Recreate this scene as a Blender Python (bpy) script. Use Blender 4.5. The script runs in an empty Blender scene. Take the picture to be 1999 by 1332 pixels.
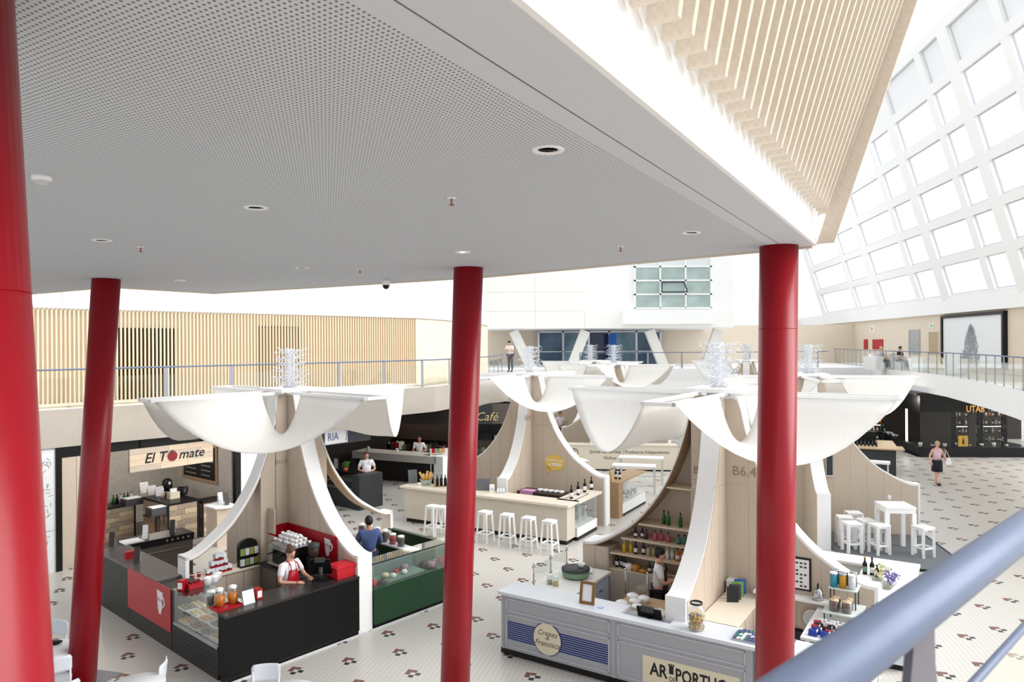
import bpy, bmesh, math, random
from mathutils import Vector, Matrix, noise
random.seed(7)
PI = math.pi
scene = bpy.context.scene
COL = scene.collection
# ------------------------------------------------------------------ camera
FPX = 1395.0; EYE = 5.4; ROLL = math.radians(0.35); HZ = 672.0
CR = Vector((math.cos(ROLL), 0, -math.sin(ROLL))); CU = Vector((math.sin(ROLL), 0, math.cos(ROLL))); CF = Vector((0, 1, 0))
cam_d = bpy.data.cameras.new('camera'); cam = bpy.data.objects.new('camera', cam_d); COL.objects.link(cam)
cam_d.sensor_width = 36; cam_d.lens = FPX / 1999 * 36; cam_d.shift_y = 6 / 1999
cam_d.clip_start = 0.05; cam_d.clip_end = 400
m3 = Matrix((CR, CU, -CF)).transposed()
cam.matrix_world = Matrix.Translation((0, 0, EYE)) @ m3.to_4x4()
cam_d.dof.use_dof = True; cam_d.dof.focus_distance = 15; cam_d.dof.aperture_fstop = 5.6
scene.camera = cam
# ------------------------------------------------------------------ light: bright overcast sky through the glazed hall
w = bpy.data.worlds.new('overcast_sky'); scene.world = w; w.use_nodes = True
bg = w.node_tree.nodes['Background']; bg.inputs[0].default_value = (0.93, 0.97, 1.0, 1); bg.inputs[1].default_value = 0.95
sun_d = bpy.data.lights.new('hazy_sun', 'SUN'); sun_d.energy = 3.0; sun_d.angle = math.radians(50); sun_d.color = (1, .98, .95)
sun = bpy.data.objects.new('hazy_sun', sun_d); COL.objects.link(sun)
sun.rotation_euler = Vector((.85, -.12, .55)).to_track_quat('Z', 'Y').to_euler()
vs = scene.view_settings; vs.view_transform = 'Standard'; vs.look = 'None'; vs.gamma = 1; vs.use_curve_mapping = False; vs.exposure = 0.4
# ------------------------------------------------------------------ pixel -> place
def ray(px, py): return CF + CR * ((px - 1000) / FPX) + CU * ((HZ - py) / FPX)
def at(px, py, z=0.0):
    d = ray(px, py); t = (z - EYE) / d.z
    return Vector((d.x * t, d.y * t, z))
def atY(px, py, Y): d = ray(px, py); return Vector((d.x * Y, Y, EYE + d.z * Y))
# ------------------------------------------------------------------ materials
def lin(c):
    c /= 255.0
    return c / 12.92 if c <= .04045 else ((c + .055) / 1.055) ** 2.4
def rgb(*c): return (lin(c[0]), lin(c[1]), lin(c[2]), 1)
MATS = {}
def mat(name, c, rough=.5, metal=0.0, noise_amt=.04, scale=12.0, stretch=None, alpha=None, emit=None, trans=0, ior=1.45, bump=0.0, spec=.4):
    if name in MATS: return MATS[name]
    m = bpy.data.materials.new(name); m.use_nodes = True; nt = m.node_tree; b = nt.nodes['Principled BSDF']
    col = rgb(*c)
    b.inputs['Roughness'].default_value = rough; b.inputs['Metallic'].default_value = metal
    b.inputs['IOR'].default_value = ior; b.inputs['Specular IOR Level'].default_value = spec
    b.inputs['Transmission Weight'].default_value = trans
    tc = nt.nodes.new('ShaderNodeTexCoord'); no = nt.nodes.new('ShaderNodeTexNoise'); no.inputs['Scale'].default_value = scale
    no.inputs['Detail'].default_value = 3
    if stretch:
        mp = nt.nodes.new('ShaderNodeMapping'); mp.inputs['Scale'].default_value = stretch
        nt.links.new(tc.outputs['Object'], mp.inputs[0]); nt.links.new(mp.outputs[0], no.inputs['Vector'])
    else: nt.links.new(tc.outputs['Object'], no.inputs['Vector'])
    mx = nt.nodes.new('ShaderNodeMix'); mx.data_type = 'RGBA'
    mx.inputs['A'].default_value = tuple(max(0, v * (1 - noise_amt * 2)) for v in col[:3]) + (1,)
    mx.inputs['B'].default_value = tuple(min(1, v * (1 + noise_amt)) for v in col[:3]) + (1,)
    nt.links.new(no.outputs['Fac'], mx.inputs['Factor']); nt.links.new(mx.outputs['Result'], b.inputs['Base Color'])
    if bump:
        bp = nt.nodes.new('ShaderNodeBump'); bp.inputs['Strength'].default_value = bump; bp.inputs['Distance'].default_value = .01
        nt.links.new(no.outputs['Fac'], bp.inputs['Height']); nt.links.new(bp.outputs[0], b.inputs['Normal'])
    if alpha is not None: b.inputs['Alpha'].default_value = alpha
    if emit: b.inputs['Emission Color'].default_value = rgb(*emit[0]); b.inputs['Emission Strength'].default_value = emit[1]
    MATS[name] = m
    return m
def glass_mat(name, tint=(0.96, .985, .98), refl=.12, k=.35):
    if name in MATS: return MATS[name]
    m = bpy.data.materials.new(name); m.use_nodes = True; nt = m.node_tree; nt.nodes.clear()
    out = nt.nodes.new('ShaderNodeOutputMaterial'); mixn = nt.nodes.new('ShaderNodeMixShader')
    tr = nt.nodes.new('ShaderNodeBsdfTransparent'); gl = nt.nodes.new('ShaderNodeBsdfGlossy'); fr = nt.nodes.new('ShaderNodeLayerWeight'); mr = nt.nodes.new('ShaderNodeMath'); mr.operation = 'MULTIPLY_ADD'
    tr.inputs[0].default_value = tint + (1,); gl.inputs['Roughness'].default_value = .03; gl.inputs[0].default_value = (1, 1, 1, 1)
    fr.inputs[0].default_value = .25; mr.inputs[1].default_value = k; mr.inputs[2].default_value = refl * .35
    nt.links.new(fr.outputs['Facing'], mr.inputs[0]); nt.links.new(mr.outputs[0], mixn.inputs[0]); nt.links.new(tr.outputs[0], mixn.inputs[1]); nt.links.new(gl.outputs[0], mixn.inputs[2])
    nt.links.new(mixn.outputs[0], out.inputs[0]); MATS[name] = m
    return m
WHITE = mat('white_paint', (243, 243, 243), .5, noise_amt=.01)
WALLW = mat('wall_plaster_white', (246, 246, 246), .8, noise_amt=.01)
OAK = mat('oak_panel', (203, 187, 170), .5, noise_amt=.06, scale=5, stretch=(9, 9, .6))
OAKD = mat('oak_dark', (176, 148, 118), .5, noise_amt=.1, scale=5, stretch=(6, 6, 1))
SLATW = mat('pine_slat', (232, 210, 180), .55, noise_amt=.08, scale=4, stretch=(8, 8, .5))
FINW = mat('larch_fin', (222, 210, 195), .5, noise_amt=.1, scale=6, stretch=(7, 7, .5))
RED = mat('red_lacquer', (146, 9, 26), .32, noise_amt=.04, scale=30, bump=.04)
REDP = mat('red_panel', (168, 16, 32), .4, noise_amt=.02)
BLACK = mat('black_laminate', (16, 15, 15), .5, noise_amt=.05, spec=.2)
BLK = mat('black_plain', (14, 14, 15), .4, noise_amt=.03)
DGREY = mat('dark_grey', (58, 60, 64), .5)
GREY = mat('grey_paint', (168, 169, 174), .45, noise_amt=.01)
LGREY = mat('light_grey', (205, 206, 208), .45, noise_amt=.02)
STEEL = mat('steel', (190, 192, 195), .25, 1.0, noise_amt=.02)
RAILM = mat('rail_grey_paint', (108, 120, 146), .42, .1, noise_amt=.05, scale=18)
GREEN = mat('green_panel', (26, 62, 38), .4, noise_amt=.03)
BEIGE = mat('beige_wall', (226, 213, 195), .7, noise_amt=.02)
CLOTH = None
GLASS = glass_mat('clear_glass')
GLASSD = glass_mat('shop_glass', (.88, .9, .9), .03, .06)
GLASSR = glass_mat('roof_glass', (.99, .995, 1.0), .02, .08)
WIRE = mat('silver_wire', (232, 234, 240), .25, .6, noise_amt=.01)
SKIN = mat('skin', (214, 164, 140), .55, noise_amt=.03)
CERAMIC = mat('white_ceramic', (245, 245, 245), .2, noise_amt=.01)
PAPER = mat('paper', (240, 238, 240), .8, noise_amt=.01)
STONE = mat('pale_counter_stone', (214, 204, 190), .45, noise_amt=.05, scale=4)
BROWN = mat('dark_brown', (58, 44, 38), .5)
BOTG = mat('green_bottle_glass', (30, 92, 34), .1, noise_amt=.02)
BOTD = mat('dark_bottle_glass', (24, 22, 20), .1, noise_amt=.02)
BOTA = mat('amber_liquid', (206, 120, 22), .12, noise_amt=.05)
BOTY = mat('yellow_liquid', (214, 178, 40), .15, noise_amt=.05)
def cloth_mat():
    m = bpy.data.materials.new('canvas_cloth'); m.use_nodes = True; nt = m.node_tree; b = nt.nodes['Principled BSDF']
    out = nt.nodes['Material Output']
    b.inputs['Base Color'].default_value = rgb(240, 238, 234); b.inputs['Roughness'].default_value = .9
    tl = nt.nodes.new('ShaderNodeBsdfTranslucent'); tl.inputs[0].default_value = rgb(240, 236, 230)
    ms = nt.nodes.new('ShaderNodeMixShader'); ms.inputs[0].default_value = .25
    tc = nt.nodes.new('ShaderNodeTexCoord'); no = nt.nodes.new('ShaderNodeTexNoise'); no.inputs['Scale'].default_value = 2.5; no.inputs['Distortion'].default_value = 1.5
    bp = nt.nodes.new('ShaderNodeBump'); bp.inputs['Strength'].default_value = .25; bp.inputs['Distance'].default_value = .05
    nt.links.new(tc.outputs['Object'], no.inputs['Vector']); nt.links.new(no.outputs['Fac'], bp.inputs['Height']); nt.links.new(bp.outputs[0], b.inputs['Normal'])
    nt.links.new(b.outputs[0], ms.inputs[1]); nt.links.new(tl.outputs[0], ms.inputs[2]); nt.links.new(ms.outputs[0], out.inputs[0])
    return m
CLOTH = cloth_mat()
# ------------------------------------------------------------------ object helpers
def link(o, parent=None):
    COL.objects.link(o)
    if parent is not None: o.parent = parent
    return o
def tag(o, label=None, cat=None, group=None, kind=None):
    if label: o['label'] = label
    if cat: o['category'] = cat
    if group: o['group'] = group
    if kind: o['kind'] = kind
    return o
def thing(name, label, cat, loc=(0, 0, 0), rz=0.0, group=None, kind=None):
    o = bpy.data.objects.new(name, None); o.empty_display_size = .05; link(o)
    o.location = loc; o.rotation_euler = (0, 0, rz)
    return tag(o, label, cat, group, kind)
class B:
    def __init__(s): s.bm = bmesh.new(); s.mi = 0
    def m(s, i): s.mi = i; return s
    def _f(s, vs, smooth=False):
        try: f = s.bm.faces.new(vs)
        except ValueError: return None
        f.material_index = s.mi; f.smooth = smooth
        return f
    def box(s, x0, y0, z0, x1, y1, z1):
        if x0 > x1: x0, x1 = x1, x0
        if y0 > y1: y0, y1 = y1, y0
        if z0 > z1: z0, z1 = z1, z0
        v = [s.bm.verts.new(p) for p in ((x0, y0, z0), (x1, y0, z0), (x1, y1, z0), (x0, y1, z0), (x0, y0, z1), (x1, y0, z1), (x1, y1, z1), (x0, y1, z1))]
        for q in ((3, 2, 1, 0), (4, 5, 6, 7), (0, 1, 5, 4), (1, 2, 6, 5), (2, 3, 7, 6), (3, 0, 4, 7)): s._f([v[i] for i in q])
        return s
    def hexa(s, p):   # eight corners: bottom four (ccw from above), top four
        v = [s.bm.verts.new(q) for q in p]
        for q in ((3, 2, 1, 0), (4, 5, 6, 7), (0, 1, 5, 4), (1, 2, 6, 5), (2, 3, 7, 6), (3, 0, 4, 7)): s._f([v[i] for i in q])
        return s
    def beam(s, a, b, w, h=None, up=(0, 0, 1)):
        a = Vector(a); b = Vector(b); h = h or w; d = (b - a).normalized(); up = Vector(up)
        x = d.cross(up)
        if x.length < 1e-4: x = d.cross(Vector((1, 0, 0)))
        x.normalize(); y = x.cross(d)
        c = [(-w / 2, -h / 2), (w / 2, -h / 2), (w / 2, h / 2), (-w / 2, h / 2)]
        v = [s.bm.verts.new(a + x * i + y * j) for i, j in c] + [s.bm.verts.new(b + x * i + y * j) for i, j in c]
        for q in ((0, 1, 2, 3), (7, 6, 5, 4), (4, 5, 1, 0), (5, 6, 2, 1), (6, 7, 3, 2), (7, 4, 0, 3)): s._f([v[i] for i in q])
        return s
    def cyl(s, a, b, r0, r1=None, n=12):
        a = Vector(a); b = Vector(b); r1 = r0 if r1 is None else r1; d = (b - a).normalized()
        x = d.cross(Vector((0, 0, 1)))
        if x.length < 1e-3: x = Vector((1, 0, 0))
        x.normalize(); y = d.cross(x)
        A = [s.bm.verts.new(a + (x * math.cos(2 * PI * i / n) + y * math.sin(2 * PI * i / n)) * r0) for i in range(n)]
        Bv = [s.bm.verts.new(b + (x * math.cos(2 * PI * i / n) + y * math.sin(2 * PI * i / n)) * r1) for i in range(n)]
        for i in range(n): s._f([A[i], A[(i + 1) % n], Bv[(i + 1) % n], Bv[i]], True)
        s._f(A[::-1]); s._f(Bv)
        return s
    def tube(s, pts, r, n=6):
        pts = [Vector(p) for p in pts]; rs = r if isinstance(r, (list, tuple)) else [r] * len(pts); prev = None
        for i, p in enumerate(pts):
            d = (pts[min(i + 1, len(pts) - 1)] - pts[max(i - 1, 0)]).normalized()
            x = d.cross(Vector((.13, .21, .97)))
            if x.length < 1e-3: x = Vector((1, 0, 0))
            x.normalize(); y = d.cross(x)
            ring = [s.bm.verts.new(p + (x * math.cos(2 * PI * k / n) + y * math.sin(2 * PI * k / n)) * rs[i]) for k in range(n)]
            if prev:
                for k in range(n): s._f([prev[k], prev[(k + 1) % n], ring[(k + 1) % n], ring[k]], True)
            else: s._f(ring[::-1])
            prev = ring
        s._f(prev)
        return s
    def lathe(s, prof, c=(0, 0, 0), n=14):
        rings = []
        for r, z in prof:
            if r < 1e-5: rings.append([s.bm.verts.new((c[0], c[1], c[2] + z))])
            else: rings.append([s.bm.verts.new((c[0] + r * math.cos(2 * PI * i / n), c[1] + r * math.sin(2 * PI * i / n), c[2] + z)) for i in range(n)])
        for a, b in zip(rings, rings[1:]):
            for i in range(n):
                q = [a[i % len(a)], a[(i + 1) % len(a)], b[(i + 1) % len(b)], b[i % len(b)]]
                u = []
                for v in q:
                    if v not in u: u.append(v)
                if len(u) > 2: s._f(u, True)
        return s
    def ball(s, c, r, n=10, sc=(1, 1, 1)):
        k = n // 2
        prof = [(math.sin(PI * i / k), -math.cos(PI * i / k)) for i in range(k + 1)]
        i0 = len(s.bm.verts); s.lathe([(max(0, a) if 0 < i < k else 0, b) for i, (a, b) in enumerate(prof)], (0, 0, 0), n)
        s.bm.verts.ensure_lookup_table()
        for v in s.bm.verts[i0:]: v.co = Vector((c[0] + v.co.x * r * sc[0], c[1] + v.co.y * r * sc[1], c[2] + v.co.z * r * sc[2]))
        return s
    def prism(s, poly, a, b, axis='y'):   # poly in the other two axes, extruded from a to b
        def P(p, t): return {'y': (p[0], t, p[1]), 'x': (t, p[0], p[1]), 'z': (p[0], p[1], t)}[axis]
        A = [s.bm.verts.new(P(p, a)) for p in poly]; Bv = [s.bm.verts.new(P(p, b)) for p in poly]; n = len(poly)
        s._f(A); s._f(Bv[::-1])
        for i in range(n): s._f([A[(i + 1) % n], A[i], Bv[i], Bv[(i + 1) % n]])
        return s
    def quad(s, a, b, c, d): s._f([s.bm.verts.new(p) for p in (a, b, c, d)]); return s
    def mesh(s, name, mats):
        bmesh.ops.recalc_face_normals(s.bm, faces=s.bm.faces[:])
        me = bpy.data.meshes.new(name); s.bm.to_mesh(me); s.bm.free()
        for q in (mats if isinstance(mats, (list, tuple)) else [mats]): me.materials.append(q)
        return me
    def obj(s, name, mats, parent=None, label=None, cat=None, group=None, kind=None, loc=None, rz=None):
        o = bpy.data.objects.new(name, s.mesh(name, mats)); link(o, parent)
        if loc is not None: o.location = loc
        if rz is not None: o.rotation_euler = (0, 0, rz)
        return tag(o, label, cat, group, kind)
def copy_tree(o, parent=None):
    c = o.copy(); COL.objects.link(c); c.parent = parent
    for ch in list(o.children): copy_tree(ch, c)
    return c
def put(o, loc, rz=0.0, label=None, group=None):
    o.location = loc; o.rotation_euler = (0, 0, rz)
    if label: o['label'] = label
    if group: o['group'] = group
    return o
ORD = ['first', 'second', 'third', 'fourth', 'fifth', 'sixth', 'seventh', 'eighth', 'ninth', 'tenth', 'eleventh', 'twelfth', 'thirteenth', 'fourteenth', 'fifteenth', 'sixteenth', 'seventeenth', 'eighteenth']
def text(s, size, m, parent, loc, rz=0.0, shear=0.0, align='LEFT', ext=.003, flat=False, rx=PI / 2, sx=1.0, name='lettering', bold=0.0):
    cu = bpy.data.curves.new('txt', 'FONT'); cu.body = s; cu.size = size; cu.extrude = ext; cu.shear = shear; cu.align_x = align; cu.resolution_u = 2; cu.offset = bold
    t = bpy.data.objects.new('txt', cu); COL.objects.link(t)
    bpy.context.view_layer.update()
    me = bpy.data.meshes.new_from_object(t.evaluated_get(bpy.context.evaluated_depsgraph_get()))
    bpy.data.objects.remove(t); bpy.data.curves.remove(cu)
    me.materials.clear(); me.materials.append(m); me.name = name
    o = bpy.data.objects.new(name, me); link(o, parent); o.location = loc; o.rotation_euler = (rx, 0, rz); o.scale = (sx, 1, 1)
    return o
def frame(a, b):   # a, b: floor points left and right as seen; returns origin, rotation, length
    d = Vector((b.x - a.x, b.y - a.y)); return Vector((a.x, a.y, a.z)), math.atan2(d.y, d.x), d.length
# ================================================================== FLOOR
TS = .0878; TA = math.radians(14.1)
ta = Vector((math.sin(TA), math.cos(TA))); tb = Vector((math.cos(TA), -math.sin(TA)))
FO = at(780.9, 1274.5, 0)
def floor_mat(name, c, grout, lw=.05):
    m = bpy.data.materials.new(name); m.use_nodes = True; nt = m.node_tree; b = nt.nodes['Principled BSDF']; N = nt.nodes.new; L = nt.links.new
    tc = N('ShaderNodeTexCoord'); mp = N('ShaderNodeMapping'); mp.inputs['Rotation'].default_value = (0, 0, TA); mp.inputs['Scale'].default_value = (1 / TS,) * 3
    mp.inputs['Location'].default_value = (.5, .5, 0); L(tc.outputs['Object'], mp.inputs[0])
    sp = N('ShaderNodeSeparateXYZ'); L(mp.outputs[0], sp.inputs[0])
    res = []
    for ax in ('X', 'Y'):
        fr = N('ShaderNodeMath'); fr.operation = 'FRACT'; L(sp.outputs[ax], fr.inputs[0])
        lt = N('ShaderNodeMath'); lt.operation = 'LESS_THAN'; lt.inputs[1].default_value = lw; L(fr.outputs[0], lt.inputs[0]); res.append(lt)
    mxm = N('ShaderNodeMath'); mxm.operation = 'MAXIMUM'; L(res[0].outputs[0], mxm.inputs[0]); L(res[1].outputs[0], mxm.inputs[1])
    no = N('ShaderNodeTexNoise'); no.inputs['Scale'].default_value = .6; L(tc.outputs['Object'], no.inputs['Vector'])
    m1 = N('ShaderNodeMix'); m1.data_type = 'RGBA'; m1.inputs['A'].default_value = rgb(*[v * .97 for v in c]); m1.inputs['B'].default_value = rgb(*c); L(no.outputs['Fac'], m1.inputs['Factor'])
    m2 = N('ShaderNodeMix'); m2.data_type = 'RGBA'; m2.inputs['B'].default_value = rgb(*grout); L(m1.outputs['Result'], m2.inputs['A']); L(mxm.outputs[0], m2.inputs['Factor'])
    L(m2.outputs['Result'], b.inputs['Base Color']); b.inputs['Roughness'].default_value = .32
    return m
FLOORM = floor_mat('beige_floor_tile', (206, 202, 195), (142, 138, 131)); PAVEM = floor_mat('grey_floor_tile', (112, 112, 122), (170, 170, 175))
fx, fy = FO.x, FO.y
floor = B().box(-32 - fx, -6 - fy, -.2, 45 - fx, 85 - fy, 0).obj('floor', FLOORM, loc=(fx, fy, 0), kind='structure')
TBR = mat('brown_tile', (122, 84, 78), .35, noise_amt=.08); TDK = mat('charcoal_tile', (52, 56, 62), .35, noise_amt=.08)
def tile_mesh(m, nm):
    h = TS * .47; b = B(); b.box(-h, -h, 0, h, h, .002); return b.mesh(nm, m)
tm = [tile_mesh(TBR, 'brown_tile'), tile_mesh(TDK, 'charcoal_tile')]
MOT = [(-1, 0, 0), (-1, 1, 0), (0, 1, 0), (0, -1, 1), (1, 0, 1)]
mots = []
for i in range(-70, 70):
    for j in range(-40, 70):
        p = tb * (8 * i - 6 * j) * TS + ta * (6 * i + 8 * j) * TS
        X, Y = p.x + fx, p.y + fy
        if 8.5 < Y < 44 and abs(X) < Y * .74 + 1: mots.append((Y, p))
mots.sort(key=lambda q: q[0])
rest = B()
rot = -TA
for k, (Y, p) in enumerate(mots):
    for (ib, ia, c) in MOT:
        q = p + tb * ib * TS + ta * ia * TS
        if k < 60:
            o = bpy.data.objects.new('floor_tile', tm[c]); link(o, floor); o.location = (q.x, q.y, 0); o.rotation_euler = (0, 0, rot)
        else:
            rest.m(c); h = TS * .47
            cs = [q + tb * a * h + ta * b_ * h for a, b_ in ((-1, -1), (1, -1), (1, 1), (-1, 1))]
            rest.hexa([(v.x, v.y, 0) for v in cs] + [(v.x, v.y, .002) for v in cs])
rest.obj('floor_tile', [TBR, TDK], floor, kind='stuff')
# grey paving strip under the cafe tables at the near left
c0 = at(240, 1314) ; q = []
for a, b_ in ((0, 0), (-3.2, .0), (-3.2, -5.5), (0, -5.5)):
    v = Vector((c0.x, c0.y)) + tb * a + ta * b_; q.append((v.x - fx, v.y - fy))
B().hexa([(x, y, .0005) for x, y in q[::-1]] + [(x, y, .003) for x, y in q[::-1]]).obj('grey_paving', PAVEM, floor)
# ================================================================== CEILING (perforated soffit) AND COLUMNS
CZ = 6.44
cor = at(1590, 480, CZ); nearp = at(1000, 2, CZ)
e = Vector((cor.x - nearp.x, cor.y - nearp.y)).normalized(); n = Vector((e.y, -e.x))
edge = [at(943, 540, CZ), at(640, 559, CZ), at(415, 572, CZ), at(215, 560, CZ), at(60, 573, CZ)]
back = Vector((cor.x, cor.y)) - e * 14
poly = [(back.x, back.y), (cor.x, cor.y)] + [(v.x, v.y) for v in edge] + [(-16, 15), (-16, back.y)]
def soffit_mat():
    m = bpy.data.materials.new('perforated_soffit'); m.use_nodes = True; nt = m.node_tree; b = nt.nodes['Principled BSDF']; N = nt.nodes.new; L = nt.links.new
    ge = N('ShaderNodeNewGeometry'); mp = N('ShaderNodeMapping'); mp.vector_type = 'POINT'
    a = math.atan2(e.y, e.x); mp.inputs['Rotation'].default_value = (0, 0, -a); L(ge.outputs['Position'], mp.inputs[0])
    sp = N('ShaderNodeSeparateXYZ'); L(mp.outputs[0], sp.inputs[0])
    cy = (-math.sin(a) * cor.x + math.cos(a) * cor.y)
    sub = N('ShaderNodeMath'); sub.operation = 'SUBTRACT'; sub.inputs[1].default_value = cy; L(sp.outputs['Y'], sub.inputs[0])   # distance inward from the edge
    inner = N('ShaderNodeMath'); inner.operation = 'GREATER_THAN'; inner.inputs[1].default_value = .42; L(sub.outputs[0], inner.inputs[0])
    d2 = N('ShaderNodeMath'); d2.operation = 'SUBTRACT'; d2.inputs[1].default_value = .30; L(sub.outputs[0], d2.inputs[0])
    ab = N('ShaderNodeMath'); ab.operation = 'ABSOLUTE'; L(d2.outputs[0], ab.inputs[0])
    seam = N('ShaderNodeMath'); seam.operation = 'LESS_THAN'; seam.inputs[1].default_value = .004; L(ab.outputs[0], seam.inputs[0])
    fr = []
    for ax in ('X', 'Y'):
        mu = N('ShaderNodeMath'); mu.operation = 'MULTIPLY'; mu.inputs[1].default_value = 1 / .024; L(sp.outputs[ax], mu.inputs[0])
        f = N('ShaderNodeMath'); f.operation = 'FRACT'; L(mu.outputs[0], f.inputs[0])
        s = N('ShaderNodeMath'); s.operation = 'SUBTRACT'; s.inputs[1].default_value = .5; L(f.outputs[0], s.inputs[0])
        p = N('ShaderNodeMath'); p.operation = 'POWER'; p.inputs[1].default_value = 2; L(s.outputs[0], p.inputs[0]); fr.append(p)
    ad = N('ShaderNodeMath'); ad.operation = 'ADD'; L(fr[0].outputs[0], ad.inputs[0]); L(fr[1].outputs[0], ad.inputs[1])
    lt = N('ShaderNodeMath'); lt.operation = 'LESS_THAN'; lt.inputs[1].default_value = .055; L(ad.outputs[0], lt.inputs[0])
    mu = N('ShaderNodeMath'); mu.operation = 'MULTIPLY'; L(lt.outputs[0], mu.inputs[0]); L(inner.outputs[0], mu.inputs[1])
    mm = N('ShaderNodeMath'); mm.operation = 'MAXIMUM'; L(mu.outputs[0], mm.inputs[0]); L(seam.outputs[0], mm.inputs[1])
    mx = N('ShaderNodeMix'); mx.data_type = 'RGBA'; mx.inputs['A'].default_value = rgb(206, 210, 216); mx.inputs['B'].default_value = rgb(84, 84, 86)
    L(mm.outputs[0], mx.inputs['Factor']); L(mx.outputs['Result'], b.inputs['Base Color']); b.inputs['Roughness'].default_value = .75
    return m
ceiling = B().prism([p for p in poly], CZ, CZ + .34, 'z').obj('ceiling', [soffit_mat()], kind='structure')
# beige lip under the far edge, and the white fascia on the right edge
lip = B(); pe = [cor] + edge
for a, b_ in zip(pe, pe[1:]): lip.beam((a.x, a.y + .03, CZ + .06), (b_.x, b_.y + .03, CZ + .06), .05, .16)
lip.obj('trim_1', BEIGE, kind='structure')
D = Vector((-.042, -1, .946))
fas = B()
p0 = Vector((back.x, back.y, 0)); p1 = Vector((cor.x, cor.y, 0)); n3 = Vector((n.x, n.y, 0)); e3 = Vector((e.x, e.y, 0))
o1 = n3 * .03
fas.hexa([p0 + Vector((0, 0, CZ)), p0 + o1 + Vector((0, 0, CZ)), p1 + o1 + Vector((0, 0, CZ)), p1 + Vector((0, 0, CZ)),
          p0 + Vector((0, 0, CZ + .42)), p0 + o1 + Vector((0, 0, CZ + .42)), p1 + o1 + Vector((0, 0, CZ + .42)), p1 + Vector((0, 0, CZ + .42))])
z2 = Vector((0, 0, CZ + .4))
fas.hexa([p0 + z2, p0 + z2 + o1, p1 + z2 + o1, p1 + z2, p0 + z2 + D * 4, p0 + z2 + o1 + D * 4, p1 + z2 + o1 + D * 4, p1 + z2 + D * 4])
fas.obj('trim_2', WALLW, kind='structure')
screen = thing('timber_fin_screen', 'sloping screen of pale timber fins above the white ceiling edge', 'timber screen', (cor.x, cor.y, CZ + .32))
fb = B(); hw = .022
base = [n3 * .05 - e3 * hw, n3 * .19 - e3 * hw, n3 * .19 + e3 * hw, n3 * .05 + e3 * hw]
fb.hexa([v for v in base] + [v + D * 3.6 for v in base]); finm = fb.mesh('fin', FINW)
for i in range(33):
    o = bpy.data.objects.new('fin', finm); link(o, screen); o.location = -e3 * (.10 + i * .195)
bb = [n3 * .03 - e3 * .03, n3 * .2 - e3 * .03, n3 * .2 + e3 * .02, n3 * .03 + e3 * .02]
B().hexa([v + Vector((0, 0, -.3)) for v in bb] + [v + Vector((0, 0, .0)) + D * 3.6 for v in bb]).obj('end_board', FINW, screen)
def column(pt, pb, r, label, Y=None):
    t = at(pt[0], pt[1], CZ) if Y is None else atY(pt[0], pt[1], Y)
    b_ = atY(pb[0], pb[1], t.y); k = (t.z - 0) / (t.z - b_.z); f = t + (b_ - t) * k
    if Y is not None: k2 = (CZ - t.z) / (t.z - f.z); t = t + (t - f) * k2
    o = thing('support_column', label, 'column', f, 0, 'leaning red columns under the ceiling')
    B().cyl((0, 0, 0), t - f, r, r, 40).obj('shaft', RED, o)
    d = (t - f).normalized(); B().cyl(d * .0, d * .03, r + .06, r + .06, 32).obj('base_plate', RED, o)
    m = (t - f) * .862; B().cyl(m - d * .002, m + d * .002, r + .0015, r + .0015, 40).obj('weld_seam', RED, o)
    return o
column((915, 523), (889, 1332), .2, 'red round column in the middle between the two front kiosks')
column((1521, 481), (1512, 1332), .2, 'red round column on the right carrying the ceiling corner')
column((208, 545), (160, 1332), .2, 'red round column left of the tomato shop sign')
column((-103, 600), (-60, 1332), .2, 'big blurred red column at the left picture edge, nearest of all', Y=2.0)
# ceiling fittings
def downlight(px, py, lit, label):
    p = at(px, py, CZ); o = thing('ceiling_downlight', label, 'downlight', p, 0, 'recessed downlights in the perforated ceiling')
    B().lathe([(.055, .0), (.058, -.006), (.085, -.008), (.09, 0), (.055, .004)], n=24).obj('trim_ring', WHITE, o)
    B().lathe([(.0, .003), (.055, .003), (.055, .0), (0, .0)], n=20).obj('lamp', mat('lamp_on', (255, 244, 220), .4, emit=((255, 240, 210), 6)) if lit else mat('lamp_off', (140, 150, 150), .1, .6), o)
    B().tube([(-.05, -.004, -.004), (.05, .004, -.004)], .004).obj('tube', DGREY, o)
for px, py, l, lab in ((1070, 292, 0, 'largest unlit round downlight near the ceiling edge'), (500, 405, 0, 'unlit round downlight left of the ceiling centre'), (200, 469, 0, 'unlit round downlight above the left red column'),
                       (352, 547, 1, 'small lit downlight right of the left column top'), (904, 492, 1, 'lit downlight above the middle red column'), (590, 523, 0, 'small unlit downlight between left and middle columns'), (1350, 454, 0, 'unlit downlight left of the right column')):
    downlight(px, py, l, lab)
def sprinkler(px, py, lab):
    p = at(px, py, CZ); o = thing('fire_sprinkler', lab, 'sprinkler', p, 0, 'sprinkler heads hanging from the ceiling')
    B().lathe([(0, 0), (.035, 0), (.035, -.006), (0, -.008)]).obj('rosette', WHITE, o); B().cyl((0, 0, 0), (0, 0, -.05), .008).lathe([(0, -.05), (.02, -.052), (.02, -.056), (0, -.056)]).obj('head', mat('copper', (170, 110, 90), .3, .7), o)
for px, py, lab in ((882, 386, 'sprinkler head at the middle of the ceiling'), (275, 482, 'sprinkler head above and right of the left column'), (703, 526, 'sprinkler head left of the dome camera'), (1212, 481, 'sprinkler head left of the right column')): sprinkler(px, py, lab)
p = at(82, 343, CZ); o = thing('smoke_detector', 'white smoke detector beside the near left column', 'smoke detector', p)
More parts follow.
